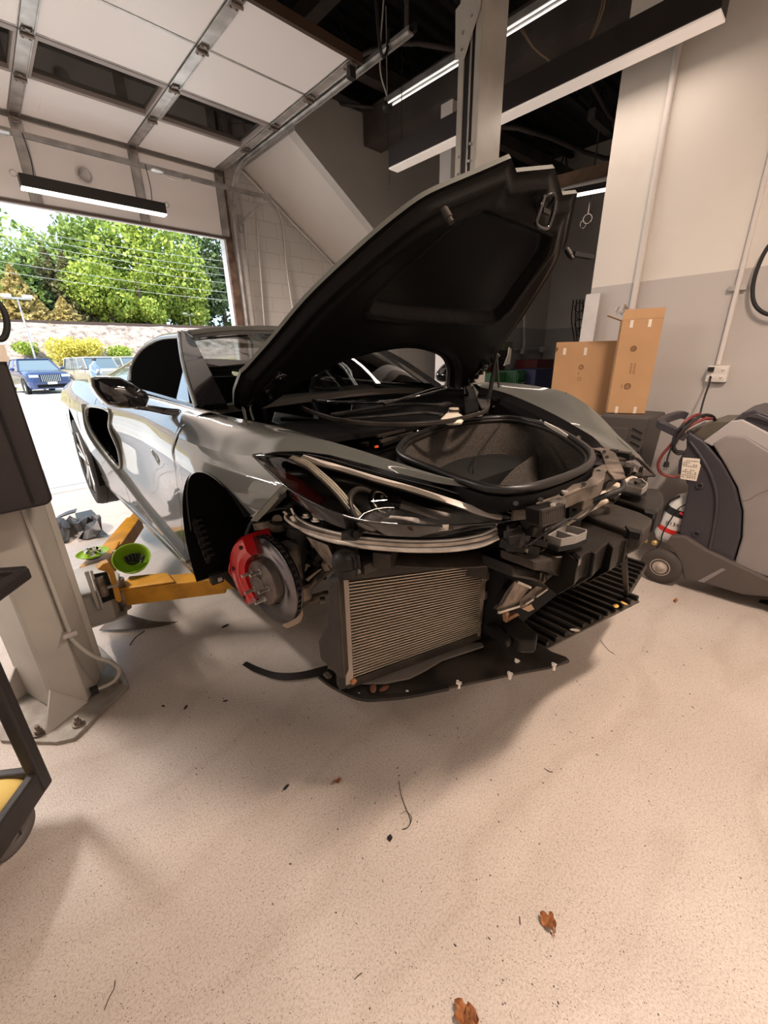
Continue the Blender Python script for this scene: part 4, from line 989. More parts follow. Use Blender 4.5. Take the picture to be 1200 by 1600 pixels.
# --- headlamps
LUf = [(395, 711, .835), (430, 707, .795), (470, 708, .74), (515, 717, .70), (560, 730, .655), (620, 746, .60), (680, 761, .548), (740, 779, .502), (790, 798, .470), (818, 809, .455)]
LLf = [(395, 714, .838), (418, 735, .852), (443, 757, .862), (472, 776, .855), (505, 793, .835), (555, 811, .78), (620, 819, .685), (690, 822, .60), (760, 818, .51), (818, 811, .455)]
up_l = resample([C(x, y, v=v) for x, y, v in LUf], 48); lo_l = resample([C(x, y, v=v) for x, y, v in LLf], 48)
def lamp_rows(off=0, m=10, bulge=.022):
    rows = []
    for i in range(m + 1):
        f = i / m; r = []
        for k in range(48):
            a_, b_ = up_l[k], lo_l[k]; w_ = (a_ - b_).length
            nrm = Vector((.55, -.35, .75)).normalized()
            r.append(a_.lerp(b_, f) + nrm * (bulge * math.sin(PI * f) * min(1, w_ / .12) - off * math.sin(PI * min(1, max(0, f))) ** .5 * min(1, w_ / .1) - off * .15))
        rows.append(r)
    return rows
def lamp_pt(px, py, off=.02):
    """point of the lamp surface seen at a photo position, pushed inwards"""
    best = None
    for r in lamp_rows(0, 24):
        for p in r:
            q = project_local(p); d_ = (q[0] - px) ** 2 + (q[1] - py) ** 2
            if best is None or d_ < best[0]: best = (d_, p)
    p = best[1]; v = -p[1]; p2 = Vector(C(px, py, v=v)); return p2 - Vector((.55, -.35, .75)).normalized() * off
def mirror_y(o, name, parent):
    me = o.data.copy(); me.transform(Matrix.Scale(-1, 4, (0, 1, 0))); me.flip_normals(); n = bpy.data.objects.new(name, me); COL.objects.link(n); n.parent = parent
    for md in o.modifiers:
        k_ = n.modifiers.new(md.name, md.type)
        if md.type == 'SOLIDIFY': k_.thickness = md.thickness; k_.offset = md.offset
        if md.type == 'BEVEL': k_.width = md.width; k_.segments = md.segments; k_.limit_method = md.limit_method
    return n
hl = empty('headlamp', (0, 0, 0)); hl.parent = car
lens = K(MB().grid(lamp_rows(0)), 'lens', M['lens'], hl)
hou = K(MB().grid(lamp_rows(.075, 12, 0)), 'lamp_housing', mat('lamp_housing_black', (.005, .0042, .004), .3, coat=.2), hl)
drl = MB()
d1 = [lamp_pt(x, y, .014) for x, y in ((454, 712), (468, 717), (483, 724), (500, 738), (516, 752), (531, 768), (545, 785), (560, 803))]
drl.strip(d1, .020, .010, up=(.55, -.35, .75)); 
for o_ in (-.006, 0, .006): drl.tube([p + Vector((0, o_, o_ * .3)) + Vector((.55, -.35, .75)).normalized() * .006 for p in d1], .0022, 5, sub=4)
M['drl'] = mat('light_guide', (.95, .90, .80), .2, .1, bump=.4, bscale=160, coat=1)
K(drl, 'light_guide', M['drl'], hl)
d2 = [lamp_pt(x, y, .006) for x, y in ((472, 713), (505, 723), (540, 733), (590, 748), (640, 762), (700, 781), (750, 797), (785, 806))]
K(MB().strip(d2, .017, .008, up=(.55, -.35, .75)), 'signal_strip', mat('signal_strip_grey', (.55, .50, .45), .3, .3, coat=1), hl)
K(MB().sphere(lamp_pt(598, 776, .045), .027, 12).torus(lamp_pt(598, 776, .035), .036, .006, ax=(.75, .2, .6)), 'projector', M['glass_dark'], hl)
K(MB().torus(lamp_pt(598, 776, .030), .030, .004, ax=(.75, .2, .6)).cyl(lamp_pt(598, 770, .02), lamp_pt(601, 772, .02), .006), 'projector_ring', M['chrome'], hl)
K(MB().torus(lamp_pt(575, 782, .04), .055, .008, ax=(.75, .2, .6)).strip([lamp_pt(x, y, .045) for x, y in ((600, 800), (660, 805), (720, 808), (770, 808))], .03, .006, up=(.55, -.35, .75)).strip([lamp_pt(x, y, .045) for x, y in ((630, 775), (680, 790), (730, 800))], .025, .006, up=(.55, -.35, .75)), 'inner_bezel', mat('bezel_grey', (.10, .09, .085), .3, .3), hl)
K(MB().strip([lamp_pt(x, y, .05) for x, y in ((415, 722), (440, 730), (470, 748), (500, 770))], .035, .006, up=(.55, -.35, .75)), 'red_reflector', mat('red_reflector', (.035, .003, .002), .3), hl)
K(MB().tube([Vector(p) for p in up_l], .0035, 6, sub=1).tube([Vector(p) for p in lo_l], .0035, 6, sub=1), 'lens_edge', M['black_gloss'], hl)
# lower skirt of the lamp
sk_u = resample(lo_l[6:46], 40, smooth=False); skp = [(455, 775), (480, 795), (520, 818), (570, 832), (640, 838), (700, 837), (760, 830), (800, 820)]
skv = [.85, .84, .81, .75, .66, .585, .51, .47]
sk_l = resample([C(x, y, v=v - .012) for (x, y), v in zip(skp, skv)], 40)
K(MB().grid([sk_u, sk_l]).grid([sk_l, [p + Vector((-.06, .04, -.01)) for p in sk_l]]), 'lamp_skirt', M['black_gloss'], hl, solid=.004)
K(MB().prism([C(x, y, v=.60) for x, y in ((680, 821), (700, 820), (699, 829), (679, 831))], (.003, 0, .002)), 'rating_label', M['tape'], hl)
K(MB().prism([C(x, y, v=.80) for x, y in ((487, 797), (497, 799), (507, 806), (505, 813), (494, 811), (487, 804))], (.003, 0, .002)), 'clip_window', mat('clip_grey', (.3, .28, .26), .5), hl)
for s_ in ((548, 833, .765), (800, 824, .47)):
    c_ = Vector(C(s_[0], s_[1], v=s_[2])); K(MB().prism([c_ + Vector(P(*d_)) for d_ in ((0, .03, .012), (.01, .04, -.004), (.02, 0, -.016), (.01, -.04, -.004), (0, -.03, .012))], (.006, 0, .004)).cyl(c_ + Vector((.01, 0, 0)), c_ + Vector((.022, 0, .004)), .009, n=12), 'lamp_tab', M['plastic'], hl, bevel=.002)
# --- bright impact bar under the lamp
ib = [(455, 803, .815), (462, 815, .81), (482, 829, .80), (520, 841, .775), (560, 849, .735), (610, 854, .68), (660, 856, .625), (710, 854, .57), (750, 847, .525), (776, 836, .49)]
ibp = [C(x, y, v=v) for x, y, v in ib]
K(MB().strip([Vector(p) + Vector((-.03, .02, .010)) for p in ibp], .085, .010), 'impact_bar', M['steel'], bevel=.003)
K(MB().tube([Vector(p) + Vector((.004, 0, -.004)) for p in ibp], .009, 8).tube([Vector(p) + Vector((-.004, .004, .016)) for p in ibp], .005, 8), 'impact_bar_lip', M['alu'])
bb = MB()
for px, py in ((479, 807), (494, 813)): q = Vector(C(px, py, v=.79)); bb.cyl(q, q + Vector((0, 0, .010)), .010, n=6).cyl(q, q + Vector((0, 0, .003)), .014, n=12)
K(bb, 'impact_bar_bolt', M['alu'])
K(MB().prism([C(x, y, v=.76) for x, y in ((478, 838), (512, 852), (520, 870), (545, 866), (548, 880), (520, 890), (500, 868))], (-.02, .02, 0)), 'bar_bracket', M['steel_dirty'])
# --- thin black trim blade below the bar
tp = [(560, 880, .72), (640, 886, .62), (700, 888, .55), (760, 885, .47), (820, 876, .39), (880, 864, .30), (915, 857, .24)]
tpp = resample([C(x, y, v=v) for x, y, v in tp], 30)
K(MB().grid([tpp, [p + Vector((-.012 - .03 * k_ / 30, .01, .012)) for k_, p in enumerate(tpp)], [p + Vector((-.05 - .06 * k_ / 30, .04, .018)) for k_, p in enumerate(tpp)]]), 'grille_trim_blade', M['plastic_dusty'], solid=.006)
K(MB().box(C(603, 868, v=.66), (.05, .07, .045), rot=Matrix.Rotation(.5, 3, 'Z')).prism([C(x, y, v=.6) for x, y in ((628, 862), (662, 885), (668, 887), (655, 884), (640, 880))], (-.02, 0, 0)).box(C(575, 882, v=.70), (.04, .06, .03)), 'duct_bracket', M['plastic_dusty'], bevel=.006)
K(MB().sphere(C(540, 876, v=.765), .036, 14, (1, 1.1, 1)).cyl(C(540, 884, v=.765), C(541, 898, v=.765), .036, .030, 24), 'horn', M['plastic'])
hr = MB()
for k in range(3): q = Vector(C(533 + 8 * k, 872, v=.765)); hr.bar(q + Vector((.03, 0, .02)), q + Vector((.034, 0, -.02)), .002, .006)
K(hr, 'horn_slot', M['black']); K(MB().bar(C(518, 902, v=.765), C(562, 892, v=.74), .008, .012), 'horn_rim', M['alu'])

# --- near condenser / radiator
BL, BR = Vector(C(540, 1066, z=.08)), Vector(C(746, 990, z=.09)); TL, TR = Vector(C(531, 903, v=-BL[1] - .01)), Vector(C(757, 876, v=-BR[1] + .03))
nx = (BR - BL).normalized(); nz = (TL - BL).normalized(); nn = nx.cross(nz).normalized()
if nn.x < 0: nn = -nn
def RQ(a, b): return BL.lerp(BR, a).lerp(TL.lerp(TR, a), b)
rad = MB().prism([RQ(.03, 0), RQ(1, 0), RQ(1, 1), RQ(.03, 1)], -nn * .03)
K(rad, 'radiator_core', mat('radiator_dark', (.030, .024, .018), .6, bump=.5, bscale=300))
fn = MB(); NF = 34
for i in range(NF):
    b = (i + .5) / NF; fn.bar(RQ(.05, b) + nn * .003, RQ(.985, b) + nn * .003, .0034, .010, up=tuple(nn))
K(fn, 'radiator_fins', mat('fin_aluminium', (.42, .38, .31), .4, .7))
K(MB().bar(RQ(.02, -.02) + nn * .0, RQ(.02, 1.0), .03, .022, up=tuple(nn)), 'side_tank', mat('tank_grey', (.34, .29, .25), .5, .3), bevel=.006)
K(MB().bar(RQ(1.0, -.02), RQ(1.0, 1.0), .016, .02, up=tuple(nn)).box(RQ(1.02, .55), (.02, .02, .03)).box(RQ(1.02, .8), (.02, .02, .03)), 'side_tank', M['steel_dirty'], bevel=.003)
K(MB().bar(RQ(-.02, 1.02), RQ(1.02, 1.02), .03, .02, up=tuple(nn)), 'radiator_frame', M['plastic_dusty'], bevel=.003)
K(MB().bar(RQ(0, -.02), RQ(1.02, -.02), .03, .02, up=tuple(nn)), 'radiator_frame', M['plastic_dusty'], bevel=.003)
K(MB().prism([C(x, y, v=.80) for x, y in ((510, 905), (528, 903), (538, 1062), (530, 1060), (515, 1045), (500, 1030), (497, 1003), (511, 978), (513, 940))], (-.02, .035, 0)), 'air_duct', M['plastic_dusty'], bevel=.008)
K(MB().bar(RQ(-.035, .0) + nn * .01, RQ(-.035, 1.0) + nn * .01, .02, .03, up=tuple(nn)), 'duct_seal', M['plastic'])
K(MB().cyl(RQ(.03, .0) + nn * .012, RQ(.06, .02) + nn * .012, .008, n=10).sphere(RQ(.04, .01) + nn * .012, .010, 8), 'drain_fitting', mat('orange_corroded', (.38, .17, .07), .6, .3))
# dark pillar and ducts right of the condenser
K(MB().prism([C(x, y, v=.24) for x, y in ((762, 880), (790, 878), (785, 985), (760, 1000), (748, 990))], (-.08, .02, 0)), 'centre_pillar', M['plastic_matt'], bevel=.006)
K(MB().prism([C(x, y, z=.12) for x, y in ((770, 975), (790, 965), (838, 1010), (836, 1022), (812, 1022), (790, 1008))], (0, 0, .055)).prism([C(x, y, z=.14) for x, y in ((755, 985), (772, 980), (800, 1010), (792, 1014))], (0, 0, .03)), 'air_guide_foot', M['plastic'], bevel=.010)
K(MB().bar(C(794, 880, v=.22), C(794, 918, v=.22), .004, .004), 'thin_rod', M['alu'])
# second (far) radiator glimpsed: tan folded plates and pipes
U_ = .70
def plate(name, pts, mt, d=.012): K(MB().prism([C(x, y, u=U_) for x, y in pts], (-d, 0, 0)), name, mt)
plate('cooler_plate', ((776, 953), (805, 908), (829, 917), (809, 942), (790, 954)), M['steel_dirty'])
plate('cooler_plate', ((812, 950), (812, 938), (838, 916), (856, 919), (836, 934), (820, 948)), M['steel_dirty'], .02)
for a_, b_ in (((779, 957), (811, 947)), ((838, 932), (855, 920)), ((808, 909), (829, 918)), ((820, 944), (833, 936))): K(MB().bar(C(*a_, u=U_ + .006), C(*b_, u=U_ + .006), .006, .008), 'plate_edge', M['alu'])
plate('corroded_bracket', ((790, 957), (796, 957), (794, 966), (808, 958), (812, 961), (791, 973)), mat('rusty_aluminium', (.42, .24, .14), .55, .5, dirt=(.20, .10, .05), vscale=30))
plate('corroded_bracket', ((816, 951), (830, 944), (835, 952), (826, 956)), mat('corroded_tan', (.55, .40, .26), .5, .5), .02)
plate('dark_gusset', ((779, 945), (790, 925), (803, 908), (806, 911), (792, 934), (784, 947)), M['plastic'], .02)
# --- undertrays
ut = [(498, 1058), (520, 1074), (562, 1093), (600, 1093), (640, 1089), (720, 1074), (800, 1057), (860, 1046), (890, 1036), (884, 1030), (862, 1022), (800, 985), (760, 972), (640, 1030), (545, 1066), (515, 1048)]
utp = [C(x, y, z=.015) for x, y in ut]
K(MB().prism(utp, (0, 0, .012)), 'undertray', M['plastic_dusty'], bevel=.003)
K(MB().strip([Vector(C(x, y, z=.030)) for x, y in ((500, 1056), (521, 1071), (563, 1090), (600, 1090), (640, 1086), (700, 1074))], .018, .012, sub=3), 'undertray_lip', M['plastic'])
K(MB().prism([C(x, y, z=.045) for x, y in ((548, 1062), (600, 1042), (690, 1006), (752, 1006), (756, 1012), (690, 1034), (664, 1050), (640, 1062), (600, 1070), (565, 1070))], (0, 0, .008)), 'splash_panel', mat('grey_panel', (.13, .115, .10), .5, bump=.1, bscale=80), bevel=.002)
for i, (px, py) in enumerate(((562, 1087), (638, 1083), (717, 1067), (797, 1053), (808, 1033), (866, 1039))):
    q = Vector(C(px, py, z=.031)); K(MB().box(q, (.018, .010, .004), rot=Matrix.Rotation(.3 * i, 3, 'Z')).cyl(q + Vector((-.005, 0, .002)), q + Vector((-.005, 0, .005)), .005, n=10).cyl(q + Vector((0, 0, -.02)), q, .006, n=8), 'panel_clip', M['white_plastic'])
K(MB().box(C(512, 1056, z=.035), (.03, .02, .012)), 'tray_latch', M['steel_dirty'], bevel=.003)
# ribbed centre tray: base sheet and separate longitudinal ribs
rb = MB(); base = []
vs_ = [.10 - .052 * k for k in range(20)]
def fu(v):  # front edge of the tray (rounded nose)
    return .745 + .22 * (.03 - v) if v > -.565 else .815 - .10 * (-.6 - v)
for k, v in enumerate(vs_):
    u1 = fu(v); u0 = .30
    rb.prism([P(u0, v + .009, .022), P(u1 - .004, v + .009, .012), P(u1, v + .005, .012), P(u1, v - .005, .012), P(u1 - .004, v - .009, .012), P(u0, v - .009, .022)], (0, 0, .020))
K(rb, 'tray_ribs', mat('rib_black', (.005, .0045, .004), .3), bevel=.0025)
bs = [P(.30, .14, .012)] + [P(fu(v) + .006, v, .004) for v in vs_] + [P(fu(vs_[-1]), vs_[-1] - .03, .004), P(.30, vs_[-1] - .03, .012)]
K(MB().prism(bs, (0, 0, .006)), 'ribbed_tray', mat('tray_dusty', (.05, .040, .031), .5, bump=.2, bscale=90, dirt=(.09, .072, .056), vscale=18))
K(MB().bar(C(975, 870, z=.42), C(979, 928, z=.03), .016, .016), 'tray_strut', M['plastic'])

# --- upper energy absorber across the nose: three stepped blocks with scooped fronts
def block(top, h, lowshift, name, m, lowscale=.9):
    t = [Vector(C(x, y, z=z)) for x, y, z in top]; n = len(t); c_ = sum(t, Vector()) / n
    b1 = [p + Vector((0, 0, -h * .55)) for p in t]; b2 = [c_ + (p - c_) * lowscale + Vector((lowshift, 0, -h)) for p in t]
    mb = MB().add(t + b1 + b2, [tuple(range(n))] + [(i, (i + 1) % n, n + (i + 1) % n, n + i) for i in range(n)] + [(n + i, n + (i + 1) % n, 2 * n + (i + 1) % n, 2 * n + i) for i in range(n)] + [tuple(range(2 * n, 3 * n))[::-1]])
    return K(mb, name, m, bevel=.007)
Z1 = .545
block([(x, y, Z1) for x, y in ((874, 858), (905, 838), (909, 810), (969, 829), (985, 838), (981, 844), (974, 842), (968, 850), (958, 856), (950, 848), (940, 856), (931, 865), (921, 861), (911, 867), (903, 877), (888, 867))], .13, -.045, 'energy_absorber', M['plastic'], .88)
block([(x, y, .565) for x, y in ((912, 804), (938, 785), (964, 788), (1000, 800), (1020, 810), (1018, 818), (1004, 833), (985, 830), (950, 818))], .09, -.03, 'energy_absorber', M['plastic_dusty'], .92)
block([(x, y, .55) for x, y in ((960, 778), (974, 768), (1000, 768), (1014, 762), (1030, 764), (1037, 773), (1038, 788), (1027, 800), (1006, 795), (985, 786))], .13, -.03, 'energy_absorber', M['plastic'], .9)
K(MB().prism([C(x, y, z=.53) for x, y in ((796, 853), (828, 836), (850, 857), (881, 869), (836, 877), (815, 867))], (0, 0, -.018)), 'bumper_carrier', M['plastic_dusty'], bevel=.003)
K(MB().prism([C(x, y, u=.86) for x, y in ((836, 878), (880, 871), (888, 898), (880, 905), (858, 894), (836, 892))], (-.10, 0, 0)), 'bumper_bracket', M['plastic_dusty'], bevel=.006)
K(MB().prism([C(x, y, u=.80) for x, y in ((802, 884), (836, 890), (858, 896), (880, 906), (872, 918), (850, 914), (835, 908), (800, 902))], (-.10, 0, 0)), 'bumper_bracket', M['plastic'], bevel=.008)
for a_, b_ in (((846, 895), (844, 912)), ((853, 897), (851, 914)), ((868, 902), (858, 916))): K(MB().bar(C(*a_, u=.805), C(*b_, u=.805), .004, .006), 'bracket_rib', M['steel_dirty'])
K(MB().bar(C(846, 871, z=.535), C(878, 870, z=.535), .003, .003), 'carrier_edge', M['alu'])
K(MB().prism([C(x, y, z=.548) for x, y in ((889, 862), (904, 876), (909, 872), (899, 862))], (0, 0, -.02)).prism([C(x, y, z=.50) for x, y in ((950, 858), (960, 852), (966, 857), (957, 866))], (.01, 0, -.03)), 'absorber_pocket', M['black_gloss'], bevel=.002)
K(MB().prism([C(x, y, u=.87) for x, y in ((902, 900), (920, 893), (912, 906), (896, 909))], (.006, 0, 0)), 'lower_pocket', M['black'], bevel=.002)
K(MB().prism([C(x, y, z=.570) for x, y in ((977, 821), (983, 823), (1004, 829), (1001, 834), (984, 830))], (0, 0, -.02)), 'absorber_slot', M['black'])
K(MB().prism([C(x, y, z=.556) for x, y in ((1006, 794), (1025, 800), (1021, 804), (1008, 801))], (0, 0, -.02)), 'absorber_slot', M['black'])
# tan foam strip behind the blocks and the two divided grey cups
K(MB().prism([C(x, y, z=.575) for x, y in ((809, 850), (824, 859), (868, 828), (912, 802), (960, 776), (1002, 748), (988, 742), (945, 765), (890, 792), (850, 820))], (0, 0, -.012)), 'foam_strip', mat('tan_foam', (.50, .42, .33), .85, var=.1, vscale=12), bevel=.003)
K(MB().bar(C(846, 838, z=.59), C(925, 790, z=.59), .008, .012), 'strip_edge', M['alu'])
M['cup_grey'] = mat('cup_grey', (.24, .225, .21), .4)
def cup(pts, z):
    t = [Vector(C(x, y, z=z)) for x, y in pts]; e_ = empty('divided_cup', (0, 0, 0)); e_.parent = car
    K(MB().strip([p + Vector((0, 0, -.010)) for p in t], .004, .020, sub=1, closed=True), 'cup_wall', M['cup_grey'], e_)
    K(MB().prism([p + Vector((0, 0, -.024)) for p in t], (0, 0, .005)), 'cup_floor', M['cup_grey'], e_)
    a_, b_ = t[0].lerp(t[1], .45), t[4]; K(MB().bar(a_ + Vector((0, 0, -.009)), b_ + Vector((0, 0, -.009)), .003, .018), 'cup_divider', M['cup_grey'], e_)
    c_ = sum(t, Vector()) / len(t); K(MB().prism([c_ + (p - c_) * 1.14 + Vector((0, 0, -.034)) for p in t], (0, 0, .012)), 'cup_base', M['black'], e_)
cup(((857, 836), (885, 819.5), (916, 827.5), (916, 831), (899, 838), (877, 842)), .60)
cup(((974, 757.5), (988, 746), (1003, 748), (1011, 755), (1011, 758.5), (1003, 764)), .60)
for q in (C(845, 838, z=.60), C(1000, 742, z=.60)):
    q = Vector(q); K(MB().bar(q + Vector((0, -.012, -.02)), q + Vector((0, -.012, .03)), .005, .006).bar(q + Vector((0, .012, -.02)), q + Vector((0, .012, .03)), .005, .006).bar(q + Vector((0, -.012, .03)), q + Vector((0, .012, .03)), .005, .006).bar(q + Vector((0, -.012, .005)), q + Vector((0, .012, .005)), .005, .006), 'wire_clip', M['plastic'])
for pts in (((880, 807), (892, 801), (918, 792), (922, 797), (900, 811), (884, 813)), ((922, 778), (945, 765), (951, 768), (946, 784), (930, 789)), ((945, 768), (965, 752), (974, 754), (960, 770))):
    K(MB().prism([C(x, y, z=.582) for x, y in pts], (0, 0, -.008)), 'foam_pad', MATS['tan_foam'], bevel=.002)
# --- upper tie bar (latch beam), dusty
tb_ = [(795, 790, .70), (830, 785, .70), (868, 775, .70), (886, 768, .705), (900, 762, .71), (924, 756, .71), (934, 748, .715), (936, 736, .72), (950, 729, .72)]
K(MB().strip([C(x, y, z=z) for x, y, z in tb_], .034, .010, sub=1), 'latch_beam', mat('dusty_beam', (.16, .13, .105), .5, .3, dirt=(.045, .036, .029), vscale=16), bevel=.004)
K(MB().strip([C(x, y, z=z) for x, y, z in ((930, 702, .71), (948, 708, .71), (955, 722, .715), (960, 735, .72), (968, 750, .70))], .045, .012, sub=3), 'latch_beam_end', MATS['dusty_beam'], bevel=.004)
K(MB().strip([Vector(C(x, y, z=z)) + Vector((.012, 0, -.018)) for x, y, z in tb_], .008, .034, sub=3), 'latch_beam_web', MATS['dusty_beam'])
for px, py in ((845, 781), (806, 787), (878, 772), (935, 737), (912, 757), (948, 715), (944, 706)): K(MB().cyl(Vector(C(px, py, z=.722)), Vector(C(px, py, z=.7225)) + Vector((0, 0, .001)), .006, n=12), 'beam_hole', M['black'])
K(MB().cyl(C(882, 771, z=.725), Vector(C(882, 771, z=.725)) + Vector((0, 0, .006)), .008, n=12).box(C(870, 787, z=.70), (.02, .05, .02)), 'latch', M['steel'])
# vented sensor box hanging under the beam
sq = [Vector(C(x, y, u=.87)) for x, y in ((842, 798), (878, 788), (879, 809), (843, 821))]
K(MB().prism(sq, (-.035, 0, 0)), 'vented_box', M['plastic_matt'], bevel=.003)
vb = MB()
for k in range(11): f = (k + .5) / 11; vb.bar(sq[0].lerp(sq[1], f) + Vector((.004, 0, 0)), sq[3].lerp(sq[2], f) + Vector((.004, 0, 0)), .004, .008)
vb.strip([p + Vector((.004, 0, 0)) for p in sq], .005, .008, up=(1, 0, 0), sub=1, closed=True)
K(vb, 'vented_box_slats', M['plastic_dusty'])
K(MB().cyl(C(828, 800, z=.66), C(832, 812, z=.66), .03, n=18).cyl(C(835, 806, z=.64), C(850, 806, z=.64), .02, n=14), 'washer_pump', M['plastic'])
K(MB().cyl(C(862, 790, u=.86), C(864, 789, u=.87), .006, n=12), 'bare_bolt', M['alu'])
K(MB().bar(C(889, 778, v=.28), C(888, 812, v=.28), .018, .012), 'hanger_tab', M['plastic_matt'])
K(MB().tube([C(x, y, z=z) for x, y, z in ((896, 794, .60), (925, 783, .62), (955, 771, .64), (972, 764, .65), (972, 752, .66), (955, 748, .67), (938, 752, .67))], .009), 'coolant_hose', M['rubber'])
K(MB().tube([C(x, y, z=z) for x, y, z in ((890, 800, .59), (915, 788, .61), (948, 775, .62))], .004).tube([C(x, y, z=z) for x, y, z in ((850, 800, .66), (880, 806, .62), (900, 798, .60))], .004), 'thin_harness', M['black'])
K(MB().box(C(905, 778, z=.64), (.06, .07, .05)), 'tan_bracket', M['steel_dirty'], bevel=.006)
K(MB().sphere(C(907, 782, z=.58), .045, 10), 'washer_bottle', mat('smoky_plastic', (.16, .14, .125), .35))

# --- front trunk tub
SP = [(623, 706), (628, 696), (645, 684), (700, 664), (740, 657), (790, 654), (830, 660), (862, 670), (895, 688), (918, 705), (924, 718), (918, 731), (895, 744), (850, 760), (820, 767), (780, 769), (745, 762), (690, 742), (645, 724), (628, 715)]
loop = resample([C(x, y, z=.735) for x, y in SP] + [C(*SP[0], z=.735)], 72)[:-1]
lc_ = sum(loop, Vector()) / len(loop)
def ring(s, dz): return [lc_ + (p - lc_) * s + Vector((0, 0, dz)) for p in loop]
def ringgrid(rs): return MB().grid([r + [r[0]] for r in rs])
K(ringgrid([ring(.985, -.004), ring(.95, -.03), ring(.88, -.14), ring(.80, -.25), ring(.70, -.28), ring(.4, -.28), ring(.02, -.28)]), 'trunk_tub', M['carpet'])
K(ringgrid([ring(.99, -.012), ring(.965, -.035), ring(.90, -.145), ring(.82, -.26), ring(.71, -.295), ring(.02, -.295)]), 'tub_shell', M['plastic_matt'])
K(MB().tube(ring(1.0, .006), .012, 8, sub=1, closed=True), 'trunk_seal', M['seal'])
K(MB().tube(ring(.965, -.006), .009, 8, sub=1, closed=True), 'tub_lip', M['plastic'])
tl = [C(789, 657, z=.735), C(791, 690, z=.60), C(805, 730, z=.52), C(818, 762, z=.66)]
K(MB().tube([C(786, 657, z=.725), P(.26, -.10, .62), P(.30, -.10, .50), P(.5, -.05, .445), P(.62, .0, .445)], .003, 6), 'carpet_seam', M['black'])
K(MB().sphere(C(701, 694, z=.62), .006, 8).sphere(C(776, 681, z=.64), .006, 8), 'carpet_stud', M['black'])
K(MB().box(C(857, 720, z=.52), (.04, .03, .02)), 'tie_down', M['dark_metal'], bevel=.004)
K(MB().grid([[p for p in r] for r in loft([[P(.66, .06, .455), P(.64, -.10, .46), P(.60, -.40, .47)], [P(.52, .04, .49), P(.50, -.12, .52), P(.46, -.40, .53)], [P(.44, .02, .55), P(.42, -.14, .60), P(.38, -.40, .62)]], 12, 5)]), 'tub_step', M['carpet'])
# deck around the tub, dark
def outer_pt(a):
    du, dv = math.cos(a), math.sin(a); t = 9
    for lim, d_ in ((.30, du), (-.80, du)):
        if d_ and lim / d_ > 0: t = min(t, lim / d_)
    for lim, d_ in ((.62, dv), (-.62, dv)):
        if d_ and lim / d_ > 0: t = min(t, lim / d_)
    u, v = lc_.x + du * t, -lc_.y + dv * t
    return u, v
oring = []
for p in loop:
    a = math.atan2(-(p.y - lc_.y), p.x - lc_.x); u, v = outer_pt(a); w_ = cr([-.4, .2, .5, .7, .9], [.64, .62, .56, .48, .30], u); v = max(-w_, min(w_, v)); oring.append(Vector(P(u, v, .655 - .05 * max(0, u - .5))))
K(ringgrid([ring(1.01, -.01), ring(1.03, -.04), oring]), 'bay_deck', M['plastic_matt'])
# bay furniture: covers, hoses and boxes on the near side
K(MB().prism([C(x, y, z=.70) for x, y in ((430, 648), (520, 664), (580, 690), (575, 700), (500, 690), (425, 664))], (0, 0, .02)), 'bay_cover', M['plastic'], bevel=.005)
K(MB().prism([C(x, y, z=.70) for x, y in ((585, 680), (650, 668), (662, 676), (598, 700))], (0, 0, .045)), 'fuse_box', M['plastic'], bevel=.006)
K(MB().bar(C(588, 682, z=.75), C(632, 672, z=.75), .01, .01).bar(C(594, 690, z=.75), C(645, 676, z=.75), .01, .01), 'fuse_box_ridge', M['plastic_dusty'])
K(MB().box(C(588, 698, z=.715), (.006, .018, .008)), 'orange_label', mat('orange_print', (.75, .12, .03), .5))
K(MB().cyl(C(575, 694, z=.69), C(575, 684, z=.72), .022, n=16), 'canister', M['dark_metal'])
K(MB().tube([C(x, y, z=.72) for x, y in ((600, 672), (640, 668), (655, 672), (690, 662))], .006).tube([C(x, y, z=.74) for x, y in ((440, 655), (520, 660), (560, 672))], .010), 'bay_hose', M['rubber'])
K(MB().cyl(C(652, 673, z=.74), C(655, 681, z=.72), .006, n=8).box(C(593, 671, z=.73), (.01, .01, .012)), 'bay_fastener', M['alu'])
# cowl: curved trim, plenum shelf, reservoir, wiper
ct = [(440, 618), (470, 636), (500, 648), (540, 658), (590, 663), (650, 663), (700, 658), (735, 650), (758, 642), (764, 628), (757, 612), (740, 596), (725, 585)]
ctz = [.84, .83, .82, .81, .80, .80, .80, .80, .80, .81, .82, .84, .86]
K(MB().strip([C(x, y, z=z) for (x, y), z in zip(ct, ctz)], .012, .018), 'cowl_trim', M['plastic_dusty'], bevel=.003)
K(MB().prism([C(x, y, z=.80) for x, y in ((738, 600), (752, 604), (766, 625), (763, 640), (752, 640), (745, 625))], (0, 0, .012)), 'cowl_corner', mat('smoky_panel', (.06, .052, .045), .45), bevel=.004)
K(MB().prism([P(-.30, .60, .79), P(-.02, .50, .76), P(.03, 0, .76), P(-.02, -.50, .76), P(-.30, -.60, .79)], (0, 0, -.02)), 'plenum_shelf', M['plastic_matt'])
K(MB().strip([C(x, y, z=.83) for x, y in ((520, 648), (570, 640), (630, 632), (685, 633), (700, 630))], .03, .012), 'plenum_bar', M['plastic'], bevel=.003)
K(MB().strip([C(x, y, z=.81) for x, y in ((530, 655), (600, 650), (660, 645), (690, 648))], .03, .01), 'plenum_bar', M['plastic'], bevel=.003)
K(MB().tube([C(x, y, z=.86) for x, y in ((458, 622), (520, 628), (600, 628), (660, 618), (700, 606))], .007).tube([C(x, y, z=.865) for x, y in ((600, 632), (640, 620), (690, 604), (740, 596))], .006), 'wiper_arm', M['black_gloss'])
rv = [Vector(C(x, y, z=.80)) for x, y in ((688, 653), (700, 641), (715, 642), (727, 650), (722, 656), (700, 657))]
